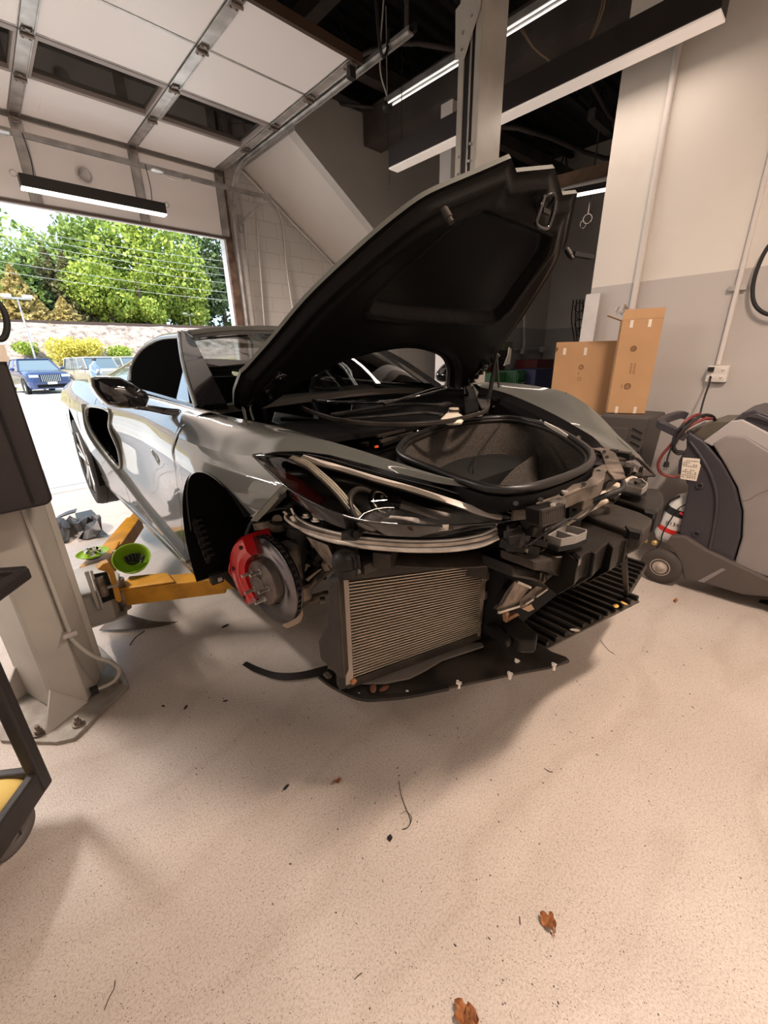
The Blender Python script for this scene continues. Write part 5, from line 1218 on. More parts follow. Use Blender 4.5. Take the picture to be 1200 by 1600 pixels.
K(MB().prism(rv, (0, 0, -.022)), 'reservoir', mat('white_reservoir', (.72, .66, .55), .4), bevel=.012)
c_ = Vector(C(709, 641, z=.81)); K(MB().cyl(c_ + Vector((0, 0, -.01)), c_ + Vector((0, 0, .010)), .022, n=20), 'reservoir_cap', mat('cream_cap', (.55, .48, .36), .5), bevel=.002)
K(MB().torus(c_ + Vector((0, 0, 0)), .025, .004), 'cap_ring', M['black'])
# far side of the bay
K(MB().prism([C(x, y, z=.735) for x, y in ((762, 632), (782, 618), (795, 628), (775, 642))], (0, 0, .04)), 'ecu_box', M['plastic_dusty'], bevel=.005)
for k in range(3): K(MB().bar(C(770 + 6 * k, 636 - 3 * k, z=.78), C(788 + 3 * k, 622 + 2 * k, z=.78), .004, .006), 'ecu_ridge', M['steel_dirty'])
K(MB().tube([C(x, y, z=.74) for x, y in ((783, 643), (792, 634), (800, 630), (806, 640))], .016).tube([C(x, y, z=.735) for x, y in ((778, 648), (800, 648), (818, 652))], .008), 'aluminium_pipe', M['alu'])
K(MB().tube([C(x, y, z=.73) for x, y in ((812, 655), (822, 645), (832, 645), (836, 655))], .008).tube([C(x, y, z=.73) for x, y in ((820, 658), (826, 648), (838, 648))], .005), 'chrome_clamp', M['chrome'])
K(MB().box(C(803, 645, z=.72), (.05, .05, .04)), 'green_fitting', mat('dark_green_plastic', (.03, .07, .02), .5), bevel=.01)
fnb = MB(); A_, B_ = Vector(C(868, 672, z=.74)), Vector(C(890, 684, z=.74))
for k in range(12):
    f = k / 11; p = A_.lerp(B_, f); fnb.bar(p, p + Vector((-.07, .035, .02)), .004, .012)
K(fnb, 'heat_sink', M['white_plastic'])
K(MB().cyl(C(901, 688, z=.73), C(904, 684, z=.75), .008, n=10).cyl(C(843, 660, z=.73), C(845, 657, z=.75), .006, n=10), 'bay_bolt', M['chrome'])

# dense small parts round the latch area and behind the absorber
rn2 = random.Random(44)
def clutter(name, n, x0, x1, y0, y1, z0, z1, s0, s1, mt, bev=.002):
    for k in range(n):
        q = Vector(C(rn2.uniform(x0, x1), rn2.uniform(y0, y1), z=rn2.uniform(z0, z1)))
        K(MB().box(q, (rn2.uniform(s0, s1), rn2.uniform(s0, s1), rn2.uniform(s0, s1) * .7), rot=Matrix.Rotation(rn2.uniform(-.5, .5), 3, 'X') @ Matrix.Rotation(rn2.uniform(0, 3), 3, 'Z')), name, mt, bevel=bev)
clutter('connector', 12, 795, 850, 812, 862, .56, .64, .02, .05, M['plastic'])
clutter('connector', 6, 800, 850, 800, 840, .58, .62, .012, .03, M['plastic_dusty'])
clutter('sheet_clip', 7, 925, 1005, 720, 762, .60, .66, .012, .035, M['plastic_dusty'])
clutter('connector', 8, 900, 985, 735, 790, .56, .62, .02, .04, M['plastic'])
for k in range(2):
    A_, B_ = Vector(C(rn2.uniform(790, 860), rn2.uniform(810, 860), z=.6)), Vector(C(rn2.uniform(880, 985), rn2.uniform(730, 800), z=.63))
    K(MB().tube([A_, A_.lerp(B_, .35) + Vector((rn2.uniform(-.03, .03), 0, rn2.uniform(-.03, .03))), A_.lerp(B_, .7) + Vector((rn2.uniform(-.03, .03), 0, rn2.uniform(-.03, .02))), B_], .0028), 'nose_harness', M['rubber'])
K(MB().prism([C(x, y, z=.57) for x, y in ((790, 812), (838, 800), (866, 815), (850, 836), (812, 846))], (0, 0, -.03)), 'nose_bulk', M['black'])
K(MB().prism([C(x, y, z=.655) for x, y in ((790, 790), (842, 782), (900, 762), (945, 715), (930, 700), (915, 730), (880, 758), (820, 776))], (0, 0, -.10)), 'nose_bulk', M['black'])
# --- far (left) fender and lamp
FS = [(738, 599, -.76), (765, 597, -.79), (800, 599, -.80), (840, 604, -.80), (884, 614, -.80), (915, 632, -.79), (940, 653, -.775), (965, 680, -.73), (985, 698, -.68), (998, 711, -.64)]
FI = [(752, 606, -.70), (775, 610, -.69), (800, 618, -.68), (835, 633, -.66), (870, 650, -.635), (900, 667, -.605), (925, 682, -.575), (934, 690, -.565), (938, 694, -.56), (940, 697, -.558)]
FM = [(745, 601, -.73), (770, 600, -.745), (800, 605, -.745), (838, 613, -.745), (880, 628, -.735), (908, 646, -.71), (930, 664, -.685), (948, 684, -.655), (965, 700, -.62), (975, 708, -.60)]
cS, cI, cM = [[C(x, y, v=v) for x, y, v in q] for q in (FS, FI, FM)]
out = [Vector(p) + Vector((.0, .09, -.07)) for p in cS]; out2 = [Vector(p) + Vector((.0, .13, -.22)) for p in cS]
rw_ = loft([cI, cM, cS], 40, 6)
ou1 = resample([p for p in out], 40); ou2 = resample(out2, 40)
K(MB().grid(rw_ + [ou1, ou2]), 'front_fender', M['paint'], solid=.003)
K(MB().tube([C(x, y, v=v) for x, y, v in ((884, 614, -.80), (935, 659, -.765), (993, 712, -.63))], .0035, 6), 'fender_seam', M['black'])
K(MB().grid([resample(cI, 40), [p + Vector((0, -.03, -.035)) for p in resample(cI, 40)]]).grid([[p + Vector((0, -.03, -.035)) for p in resample(cI, 40)], [p + Vector((0, -.04, -.12)) for p in resample(cI, 40)]]), 'fender_gutter', M['plastic_matt'], solid=.003)
LF = [(940, 697, -.56), (998, 711, -.64), (1024, 744, -.47), (1002, 745, -.46), (985, 736, -.46), (952, 712, -.52)]
cen = Vector(C(985, 722, v=-.55)); pts = [Vector(C(x, y, v=v)) for x, y, v in LF]
K(MB().add([cen] + pts, [(0, i + 1, (i + 1) % 6 + 1) for i in range(6)]), 'lens', mat('smoky_lens', (.07, .06, .055), .12, coat=1), solid=.006)
K(MB().tube([Vector(C(x, y, v=v)) for x, y, v in ((985, 714, -.6), (998, 718, -.58), (1012, 730, -.52), (1022, 743, -.475))], .006), 'far_lamp_edge', M['plastic_dusty'])
for k in range(14):
    q = Vector(C(rn.uniform(935, 985), rn.uniform(700, 735), z=.66)); K(MB().box(q, (rn.uniform(.02, .05), rn.uniform(.02, .05), rn.uniform(.01, .04)), rot=Matrix.Rotation(rn.uniform(0, 3), 3, 'Z')), 'lamp_mount', M['plastic'], bevel=.003)
K(MB().prism([C(x, y, z=.80) for x, y in ((722, 603), (738, 600), (750, 612), (748, 640), (728, 646))], (0, 0, -.025)), 'cowl_side', M['plastic_matt'])
# nose structure under the absorber (dark bulk so that the bay is closed)
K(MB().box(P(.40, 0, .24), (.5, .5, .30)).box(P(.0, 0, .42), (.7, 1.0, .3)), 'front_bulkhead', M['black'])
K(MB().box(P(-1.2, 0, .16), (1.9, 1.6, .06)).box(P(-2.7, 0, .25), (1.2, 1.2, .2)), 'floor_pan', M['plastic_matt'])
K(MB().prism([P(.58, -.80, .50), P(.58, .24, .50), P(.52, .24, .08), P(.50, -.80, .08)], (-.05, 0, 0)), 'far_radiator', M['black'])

# --- windscreen, pillars, roof, side glass, rear
wb = [Vector(P(-.56, .715, .862)), Vector(P(-.40, .48, .90)), Vector(P(-.33, .2, .918)), Vector(P(-.32, 0, .92)), Vector(P(-.33, -.2, .918)), Vector(P(-.40, -.48, .90)), Vector(P(-.56, -.715, .862))]
wt = [Vector(P(-1.10, .54, 1.165)), Vector(P(-1.115, .36, 1.188)), Vector(P(-1.12, .18, 1.198)), Vector(P(-1.12, 0, 1.20)), Vector(P(-1.12, -.18, 1.198)), Vector(P(-1.115, -.36, 1.188)), Vector(P(-1.10, -.54, 1.165))]
wm = [a_.lerp(b_, .5) + Vector((.02, 0, .025)) for a_, b_ in zip(wb, wt)]
K(MB().grid(loft([wb, wm, wt], 30, 8)), 'windscreen', M['windshield'])
band = loft([wb, wm, wt], 40, 8)
K(MB().grid([[p + Vector((.002, 0, .003)) for p in band[-3]], [p + Vector((.002, 0, .003)) for p in band[-1]]]), 'windscreen_band', M['black_gloss'])
K(MB().strip([p + Vector((-.02, 0, .012)) for p in wt], .06, .03), 'header_rail', M['paint'], bevel=.008)
for sgn in (1, -1):
    a_ = [Vector(P(-.50, sgn * .745, .862)), Vector(P(-.80, sgn * .67, 1.03)), Vector(P(-1.12, sgn * .565, 1.178))]
    b_ = [Vector(P(-.42, sgn * .66, .868)), Vector(P(-.76, sgn * .60, 1.045)), Vector(P(-1.10, sgn * .525, 1.168))]
    K(MB().grid(loft([resample(a_, 12), resample(b_, 12)], 12, 4)), 'a_pillar', M['black_gloss'], solid=.03)
    K(MB().tube([p + Vector((-.012, -sgn * .006, 0)) for p in a_], .012, 10), 'pillar_edge', M['paint'])
    gl = [P(-.62, sgn * .742, .868), P(-1.0, sgn * .735, .885), P(-1.45, sgn * .735, .90), P(-1.72, sgn * .72, .93), P(-1.86, sgn * .66, 1.02), P(-1.78, sgn * .60, 1.115), P(-1.5, sgn * .565, 1.165), P(-1.18, sgn * .555, 1.165), P(-.90, sgn * .635, 1.02)]
    K(MB().prism(gl, (0, sgn * .006, 0)), 'side_glass', M['glass_dark'])
    K(MB().tube([gl[i] for i in (3, 4, 5, 6, 7)], .014, 8), 'window_frame', M['paint'])
    K(MB().prism([P(-.60, sgn * .745, .868), P(-.78, sgn * .745, .876), P(-.90, sgn * .645, 1.02)], (0, -sgn * .004, 0)), 'quarter_panel', M['black_gloss'])
    # beltline strip
    K(MB().strip([P(-.5, sgn * .748, .868), P(-1.0, sgn * .745, .886), P(-1.6, sgn * .745, .905)], .014, .014), 'belt_seal', M['black_gloss'])
    # rear buttress
    K(MB().grid(loft([[P(-1.72, sgn * .745, .905), P(-2.3, sgn * .76, .93), P(-3.2, sgn * .76, .90)], [P(-1.90, sgn * .66, 1.02), P(-2.4, sgn * .62, 1.01), P(-3.2, sgn * .6, .93)], [P(-1.80, sgn * .58, 1.13), P(-2.4, sgn * .52, 1.06), P(-3.2, sgn * .5, .95)]], 20, 5)), 'buttress', M['paint'], solid=.004)
K(MB().grid(loft([[P(-1.12, .55, 1.175), P(-1.5, .55, 1.18), P(-1.80, .58, 1.14)], [P(-1.12, 0, 1.205), P(-1.5, 0, 1.232), P(-1.85, 0, 1.20)], [P(-1.12, -.55, 1.175), P(-1.5, -.55, 1.18), P(-1.80, -.58, 1.14)]], 16, 8)), 'roof', M['black_gloss'], solid=.02)
K(MB().grid(loft([[P(-2.5, .55, 1.03), P(-3.2, .55, .93), P(-3.4, .8, .80)], [P(-2.5, 0, 1.06), P(-3.2, 0, .96), P(-3.45, 0, .85)], [P(-2.5, -.55, 1.03), P(-3.2, -.55, .93), P(-3.4, -.8, .80)]], 12, 6)), 'rear_deck', M['paint'], solid=.004)
K(MB().prism([P(-3.36, .88, .20), P(-3.36, .86, .86), P(-3.40, 0, .90), P(-3.36, -.86, .86), P(-3.36, -.88, .20)], (-.02, 0, 0)), 'rear_bumper', M['paint'])
# cabin
K(MB().grid(loft([[P(-.55, .66, .84), P(-.36, 0, .88), P(-.55, -.66, .84)], [P(-.95, .66, .80), P(-.90, 0, .84), P(-.95, -.66, .80)]], 12, 3)), 'dashboard', mat('dash_brown', (.035, .028, .024), .6), solid=.03)
K(MB().sphere(P(-.85, -.36, .84), .10, 10, (1, 1.3, .5)), 'instrument_hood', MATS['dash_brown'])
for sy in (.36, -.36):
    K(MB().prism([P(-1.75, sy + .22, .3), P(-1.75, sy - .22, .3), P(-1.86, sy - .20, .85), P(-1.88, sy - .11, 1.02), P(-1.88, sy + .11, 1.02), P(-1.86, sy + .20, .85)], (.10, 0, 0)), 'seat', M['plastic_matt'], bevel=.03)
K(MB().box(P(-1.95, 0, .62), (.06, 1.4, .62)), 'rear_bulkhead', M['plastic_matt'])
K(MB().torus(P(-1.12, -.36, .78), .17, .014, ax=(1, 0, .35)), 'steering_wheel', M['rubber'])
# mirror
mo = [(141, 590), (150, 587), (183, 587), (205, 598), (228, 612), (233, 622), (229, 633), (212, 639), (186, 638), (165, 633), (152, 618), (143, 603)]
um = -.60
mp = [Vector(C(x, y, u=um)) for x, y in mo]; mc = sum(mp, Vector()) / len(mp)
rg_ = [[mc + (p - mc) * s + Vector((d_, 0, 0)) for p in mp + [mp[0]]] for s, d_ in ((.55, -.085), (.88, -.075), (1, -.05), (1, -.01), (.93, .03), (.72, .055), (.35, .068), (.02, .07))]
mh = K(MB().grid(rg_), 'side_mirror', M['black_gloss'])
K(MB().prism([mc + (p - mc) * .86 + Vector((-.07, 0, 0)) for p in mp], (-.008, 0, 0)), 'mirror_glass', M['chrome'], mh)
K(MB().strip([C(205, 634, u=-.60), C(235, 638, u=-.60), C(262, 643, u=-.58), C(288, 645, u=-.53)], .05, .022), 'mirror_arm', M['black_gloss'], mh, bevel=.006)
mf = mirror_y(mh, 'side_mirror', car)

# --- HOOD (opened about 37 degrees about its rear edge)
TH = math.radians(37.5); HO = Vector(P(-.25, 0, .91)); HSX = Vector((math.cos(TH), 0, math.sin(TH))); HN = Vector((-math.sin(TH), 0, math.cos(TH)))
def H(s, v, n=0): return HO + HSX * s + HN * n + Vector((0, -v, 0))
outl = [(-.075, .655), (-.03, .70), (.07, .722), (.16, .715), (.31, .655), (.475, .60), (.61, .535), (.73, .47), (.825, .405), (.875, .345), (.925, .275), (.985, .195), (.963, .135), (1.010, 0.0)]
rear = [(.245, 0), (.235, .12), (.19, .29), (.095, .43), (.008, .51), (-.06, .58), (-.075, .655)]
full = outl + [(s, -v) for s, v in outl[::-1][1:]]
full_r = [(s, -v) for s, v in rear[::-1]] + rear[1:]      # from -v side to +v side
def fsm(pts, sub):  # smooth 2D
    return [(p.x, p.y) for p in smooth_path([(a_, b_, 0) for a_, b_ in pts], sub)]
vtab_f = [(v, s) for s, v in reversed(fsm(outl[3:10], 4) + [outl[10], outl[11], outl[12], outl[13]])]
def s_front(v):
    v = abs(v); t = vtab_f
    for k in range(len(t) - 1):
        (v0, s0), (v1, s1) = t[k], t[k + 1]
        if v0 <= v <= v1: return lerp(s0, s1, (v - v0) / max(1e-6, v1 - v0))
    return t[-1][1]
vtab_r = [(v, s) for s, v in fsm(rear, 4)] + [(.70, -.03), (.722, .07)]
def s_rear(v):
    v = abs(v); t = vtab_r
    for k in range(len(t) - 1):
        (v0, s0), (v1, s1) = t[k], t[k + 1]
        if v0 <= v <= v1: return lerp(s0, s1, (v - v0) / max(1e-6, v1 - v0))
    return t[-1][1]
poly = [(s, v) for s, v in fsm(outl[3:10], 3)]
bnd = []
vv = [-.72 + 1.44 * k / 120 for k in range(121)]
extra = [.135, .195, .275, -.135, -.195, -.275]; vv = sorted(set([round(v, 4) for v in vv] + extra))
for v in vv: bnd.append((s_front(v), v))
for v in vv[::-1]: bnd.append((s_rear(v), v))
B2 = np.array(bnd)
def sdf(s, v, Pn=B2):
    a_ = Pn; b_ = np.roll(Pn, -1, 0); p = np.array([s, v]); ab = b_ - a_; t = np.clip(((p - a_) * ab).sum(1) / np.maximum(1e-12, (ab * ab).sum(1)), 0, 1)
    return np.sqrt((((a_ + ab * t[:, None]) - p) ** 2).sum(1)).min()
REC = [(.47, .36), (.53, .375), (.80, .27), (.865, .20), (.86, -.20), (.80, -.27), (.53, -.375), (.47, -.36), (.455, -.2), (.452, 0), (.455, .2)]
RA = np.array(REC)
def sst(x, a_, b_): t = min(1, max(0, (x - a_) / (b_ - a_))); return t * t * (3 - 2 * t)
NS = 64
rin, rout = [], []
for v in vv:
    s0, s1 = s_rear(v), s_front(v); ri_, ro_ = [], []
    for k in range(NS + 1):
        s = lerp(s0, s1, k / NS); d_ = sdf(s, v)
        crown_ = .028 * (1 - (v / .72) ** 2) + .012 * math.sin(PI * min(1, max(0, s)))
        ro_.append(H(s, v, crown_))
        n_ = crown_ - .014 - .030 * sst(d_, .018, .034) - .012 * sst(d_, .05, .075)
        ins = inside((s, v), REC); dr_ = sdf(s, v, RA) * (1 if ins else -1)
        n_ += .034 * sst(dr_, -.004, .020)
        # shallow swages
        n_ -= .006 * sst(.012 - abs(dr_ + .018), 0, .012) if not ins else 0
        ri_.append(H(s, v, n_))
    rin.append(ri_); rout.append(ro_)
hood = empty('hood', (0, 0, 0)); hood.parent = car
K(MB().grid(rout), 'hood_skin', M['paint'], hood)
lbl(K(MB().grid(rin), 'hood_inner_panel', M['hood_inner'], hood), 'matt black inner panel of the hood')
edge = MB()
def band_(a_, b_): edge.grid([a_, b_])
band_([r[0] for r in rin], [r[0] for r in rout]); band_([r[-1] for r in rin], [r[-1] for r in rout]); band_(rin[0], rout[0]); band_(rin[-1], rout[-1])
K(edge, 'hood_edge', M['paint_edge'], hood)
lt = H(.935, -.005, -.035)
K(MB().tube([lt + HSX * a_ * 1.35 + Vector((0, b_ * 1.3, 0)) + HN * c_ * 1.2 for a_, b_, c_ in ((.02, .026, 0), (0, .030, -.02), (-.02, .024, -.035), (-.02, -.024, -.035), (0, -.030, -.02), (.02, -.026, 0))], .006, 8), 'hood_striker', M['black_gloss'], hood)
K(MB().torus(lt + HSX * .012, .026, .006, ax=tuple(HN)).bar(lt + Vector((0, .02, 0)) + HN * -.018, lt + Vector((0, -.02, 0)) + HN * -.018, .012, .012), 'striker_base', M['plastic'], hood)
for v_ in (.355, -.345):
    q = H(.842, v_, -.030); K(MB().cyl(q, q - HN * .030, .011, n=6).cyl(q - HN * .026, q - HN * .044, .008, n=12), 'bump_stop', M['plastic_dusty'], hood)
K(MB().bar(H(.845, -.365, -.05), H(.86, -.49, -.06), .020, .014), 'bump_rod', M['black'], hood)
for sgn in (1, -1):
    q = H(.10, sgn * .60, -.045)
    K(MB().bar(H(.00, sgn * .655, -.03), H(.20, sgn * .60, -.040), .03, .022, up=tuple(HN)).cyl(H(.19, sgn * .60, -.03), H(.19, sgn * .60, -.065), .014, n=14).cyl(H(.07, sgn * .60, -.03), H(.07, sgn * .60, -.065), .010, n=14).torus(H(.19, sgn * .60, -.055), .016, .005, ax=tuple(HN)), 'hinge_arm', M['black_gloss'], hood, bevel=.002)
    K(MB().tube([P(-.24, sgn * .672, .83), P(-.25, sgn * .668, .88), Vector(P(-.235, sgn * .655, .925)), H(.07, sgn * .63, -.04)], .008, 8).tube([P(-.20, sgn * .66, .83), P(-.22, sgn * .655, .88), H(.05, sgn * .62, -.045)], .005, 6), 'hinge_link', M['black_gloss'], hood)
# gas strut on the far side
K(MB().cyl(P(-.05, -.62, .74), H(.28, -.60, -.05), .011, n=12).cyl(P(.02, -.615, .88), H(.28, -.60, -.05), .006, n=10), 'gas_strut', M['dark_metal'], hood)
ch = MB(); pt = [H(.02 + .035 * k, -.66 + .004 * k, -.045) for k in range(8)]
for i, p in enumerate(pt): ch.box(p + Vector((rn.uniform(-.006, .006), 0, 0)), (.022, .018, .02), rot=Matrix.Rotation(i, 3, 'Y'))
K(ch, 'hinge_linkage', M['plastic_dusty'], hood, bevel=.002)

# =================================================================== THE LIFT
lf = empty('lift_column', (-.09, 2.22, 0), 0, 'grey two-post lift column at the left with base plate and yellow arms', 'vehicle lift')
lo = Vector(lf.location)
def L1(mb, name, m, parent=lf, **k): return setmb(mb, lo).build(name, m, parent, **k)
HC = 3.6
colp = [(-.236, 2.347), (-.140, 2.085), (-.128, 2.067), (-.018, 2.052), (.050, 2.172), (.061, 2.195), (.045, 2.43), (-.20, 2.45)]
L1(MB().prism([(x, y, .02) for x, y in colp], (0, 0, HC)), 'post', M['lift_grey'], bevel=.006)
L1(MB().prism([(x, y, .05) for x, y in ((.060, 2.19), (.085, 2.20), (.085, 2.26), (.062, 2.27))], (0, 0, HC - .1)), 'slide_rail', M['lift_grey'], bevel=.004)
bp_ = [W(x, y, Z=0) for x, y in ((30, 1128), (90, 1166), (118, 1160), (202, 1078), (192, 1052))]
bp_ = [(-.33, 2.06), (-.16, 1.885), (-.10, 1.855), (.145, 2.03), (.150, 2.19), (.10, 2.50), (-.25, 2.55), (-.38, 2.35)]
L1(MB().prism([(x, y, .0) for x, y in bp_], (0, 0, .018)), 'base_plate', mat('base_plate_steel', (.36, .34, .30), .5, .3, dirt=(.22, .19, .16), vscale=12), bevel=.003)
for tri in (((-.128, 2.067), (-.165, 1.93), (-.13, .0)), ):
    pass
def gusset(a, b, h):
    a = Vector((*a, .018)); b = Vector((*b, .018)); d = (b - a).cross(Vector((0, 0, 1))).normalized() * .010
    L1(MB().prism([a, b, a + Vector((0, 0, h))], d), 'gusset', M['lift_grey'])
L1(MB().prism([(-.185, 1.955, .018), (-.02, 2.048, .018), (-.128, 2.062, .15)], (-.004, .010, 0)), 'gusset', M['lift_grey']); gusset((-.02, 2.053), (.005, 1.95), .10) if False else None
gusset((-.225, 2.32), (-.33, 2.27), .16)
for x, y in ((-.205, 1.985), (-.075, 1.925), (.105, 2.085), (-.30, 2.40)):
    L1(MB().cyl((x, y, .018), (x, y, .026), .024, n=18).cyl((x, y, .026), (x, y, .045), .016, n=6).cyl((x, y, .045), (x, y, .062), .009, n=10), 'anchor_bolt', M['steel_dirty'])
# cable conduit down the post, clamp and curved tail
cp_ = [W(x, y, Y=2.0) for x, y in ((55, 830), (80, 905), (110, 988))]
c1 = [Vector((-.012 + .02 * 0, 2.035, 1.25)), Vector((-.005, 2.035, .75)), Vector((.0, 2.035, .42)), Vector((.004, 2.03, .36)), Vector((.05, 2.00, .27)), Vector((.105, 2.00, .20)), Vector((.125, 2.01, .13)), Vector((.09, 2.03, .075)), Vector((.02, 2.05, .06))]
L1(MB().tube(c1, .0085), 'cable_conduit', M['lift_grey']); L1(MB().box((.0, 2.033, .40), (.05, .03, .022)).cyl((-.022, 2.02, .40), (-.022, 2.01, .40), .006, n=8), 'conduit_clamp', M['galv'], bevel=.002)
L1(MB().box((.015, 2.047, .063), (.03, .03, .03)), 'cable_gland', M['dark_metal'])
# carriage with two swing arms
L1(MB().prism([(.06, 2.36, .22), (.20, 2.34, .22), (.235, 2.40, .22), (.22, 2.66, .22), (.06, 2.66, .22)], (0, 0, .19)).prism([(.04, 2.33, .415), (.25, 2.31, .415), (.28, 2.44, .415), (.24, 2.68, .415), (.04, 2.68, .415)], (0, 0, .012)).prism([(.05, 2.35, .215), (.25, 2.33, .215), (.28, 2.45, .215), (.05, 2.6, .215)], (0, 0, .014)), 'carriage', M['lift_grey'], bevel=.008)
L1(MB().prism([W(x, y, Y=2.335) for x, y in ((146, 897), (167, 893), (181, 934), (158, 943))], (0, -.004, 0)), 'carriage_pocket', M['black'])
L1(MB().prism([W(x, y, Y=2.33) for x, y in ((131, 893), (138, 891), (157, 950), (151, 951))], (0, -.012, 0)).prism([W(x, y, Y=2.33) for x, y in ((140, 891), (144, 890), (162, 948), (158, 950))], (0, -.012, 0)), 'carriage_frame', M['lift_grey'], bevel=.002)
L1(MB().cyl(W(153, 902, Y=2.325), W(164, 930, Y=2.325), .022, n=18), 'arm_pin', M['steel_dirty'])
L1(MB().prism([W(x, y, Y=2.32) for x, y in ((152, 890), (160, 882), (170, 878), (178, 890), (191, 938), (187, 942), (181, 939), (171, 899), (166, 894))], (0, .05, 0)), 'arm_fork', M['yellow'], bevel=.004)
L1(MB().cyl((.262, 2.40, .23), (.262, 2.40, .415), .028, n=20).cyl((.23, 2.66, .24), (.23, 2.66, .42), .034, n=20), 'arm_pin', M['steel_dirty'])
0 and L1(MB().tube([(.20, 2.31, .45), (.21, 2.30, .40), (.23, 2.29, .33)], .006).cyl((.20, 2.30, .44), (.20, 2.30, .47), .02, n=12), 'arm_lock', M['dark_metal'])
def arm(a, b, c, name='swing_arm'):
    """fork at the pin a, box section to b, inner stage to pad c"""
    a, b, c = map(Vector, (a, b, c)); d = (b - a).normalized(); s = Vector((0, 0, 1)).cross(d)
    mb = MB().prism([a - s * .065 + Vector((0, 0, -.07)), a + s * .065 + Vector((0, 0, -.07)), b + s * .05 + Vector((0, 0, -.05)), b - s * .05 + Vector((0, 0, -.05))], (0, 0, .10))
    mb.prism([a - s * .075 + Vector((0, 0, .03)), a + s * .075 + Vector((0, 0, .03)), a + d * .22 + s * .055 + Vector((0, 0, .045)), a + d * .30 - s * .055 + Vector((0, 0, .045))], (0, 0, .012))
    o = L1(mb, name, M['yellow'], bevel=.006)
    L1(MB().bar(b - d * .15, c, .075, .065), 'arm_extension', M['yellow'], o, bevel=.004)
    L1(MB().cyl(c + Vector((0, 0, .0)), c + Vector((0, 0, .05)), .03, n=16).cyl(c + Vector((0, 0, .05)), c + Vector((0, 0, .085)), .055, n=24), 'lift_pad', M['rubber'], o)
    return o
arm((.285, 2.44, .325), (.72, 2.10, .335), (.86, 1.93, .37))
arm((.20, 2.72, .36), (.58, 3.42, .36), (.72, 3.70, .37))
# dark box on the near face of the post, above eye line, with its hose
pb = empty('power_unit', (-.10, 1.93, 1.05), 0, 'dark plastic covered box fixed to the left lift post with a black hose on top', 'machine cover')
po = Vector(pb.location)
t1 = W(10, 540, Y=1.9)
def PBx(x): return x
cx0, cx1 = W(-140, 812, Y=1.86)[0], W(83, 780, Y=1.86)[0]; zl = W(83, 788, Y=1.86)[2]; zh_ = W(12, 535, Y=1.86)[2]
bx = MB().prism([(cx1, 1.86, zl + .015), (cx1 - .02, 1.86, zl), (-.36, 1.86, zl - .01), (-.36, 1.86, zh_ + .1), (cx1 - .04, 1.86, zh_ + .1), (cx1 - .005, 1.86, zh_ - .02)], (0, .16, 0))
setmb(bx, po).build('cover', mat('brown_black_cover', (.020, .015, .0155), .5, bump=.08, bscale=120), pb, bevel=.014, seg=3)
setmb(MB().bar((cx1 - .055, 1.852, zl + .02), (cx1 - .065, 1.852, zh_ + .05), .006, .006), po).build('cover_seam', M['black'], pb)
hz_ = [W(x, y, Y=1.86) for x, y in ((-18, 462), (-4, 472), (6, 486), (11, 505), (9, 522), (2, 530), (-10, 528))]
setmb(MB().tube(hz_, .009), po).build('hose', M['rubber'], pb)
setmb(MB().box(tuple(W(1, 552, Y=1.85)), (.03, .01, .05)), po).build('side_label', M['tape'], pb)
# second post (right) behind the hood
rc = empty('lift_column', (2.93, 2.2, 0), 0, 'grey two-post lift column behind the open hood with a dark cable channel', 'vehicle lift')
ro = Vector(rc.location)
def L2(mb, name, m, **k): return setmb(mb, ro).build(name, m, rc, **k)
XC = W(750, 130, Y=2.1)[0]; XR = W(788, 130, Y=2.1)[0]; YL = W(717, 130, X=XC)[1]; Y1 = W(725, 130, X=XC)[1]; Y2 = W(741, 130, X=XC)[1]
L2(MB().box(((XC + XR) / 2, (2.1 + YL) / 2, 2.12), (XR - XC - .004, YL - 2.1 - .004, 4.2)).box((XC - .004, (Y2 + 2.1) / 2, 2.12), (.012, Y2 - 2.1, 4.2)), 'post', M['lift_grey'], bevel=.004)
L2(MB().box((XC - .006, (Y1 + YL) / 2, 2.12), (.016, YL - Y1, 4.2)), 'channel_lip', M['lift_grey'], bevel=.003)
L2(MB().box((XC + .0005, (Y1 + Y2) / 2, 2.12), (.006, Y2 - Y1 - .002, 4.19)), 'cable_channel', M['dark_metal'])
L2(MB().cyl((XC - .008, lerp(Y1, Y2, .65), .3), (XC - .008, lerp(Y1, Y2, .65), 4.1), .007, n=8), 'lift_cable', M['galv'])
gz = W(735, 20, X=XC)[2]
L2(MB().prism([(XC - .016, YL + .02, gz - .20), (XC - .016, Y1 - .01, gz - .22), (XC - .016, 2.11, gz - .02), (XC - .016, 2.10, gz + .12), (XC - .016, YL + .03, gz + .05)], (-.008, 0, 0)), 'top_gusset', M['lift_grey'], bevel=.002)
L2(MB().box((2.93, 2.2, .01), (.45, .5, .018)), 'base_plate', MATS['base_plate_steel'])
bz = MB()
for k, (px, py) in enumerate(((738, 25), (724, 52), (722, 78), (735, 225), (733, 252), (716, 245), (715, 272))): q = W(px, py, X=XC - .02); bz.cyl((XC - .010, q[1], q[2]), (XC - .030, q[1], q[2]), .008, n=8)
L2(bz, 'bolt', M['galv'])
L2(MB().box((XC - .11, 2.2, .36), (.2, .3, .22)), 'carriage', M['lift_grey'], bevel=.008)
# white column beyond the second post
q = W(703, 250, Y=3.6); tag(MB().box((q[0] + .06, 3.65, 2.2), (.16, .16, 4.4)).build('pillar', M['white_paint']), 'white painted square column seen just left of the second lift post', 'column')

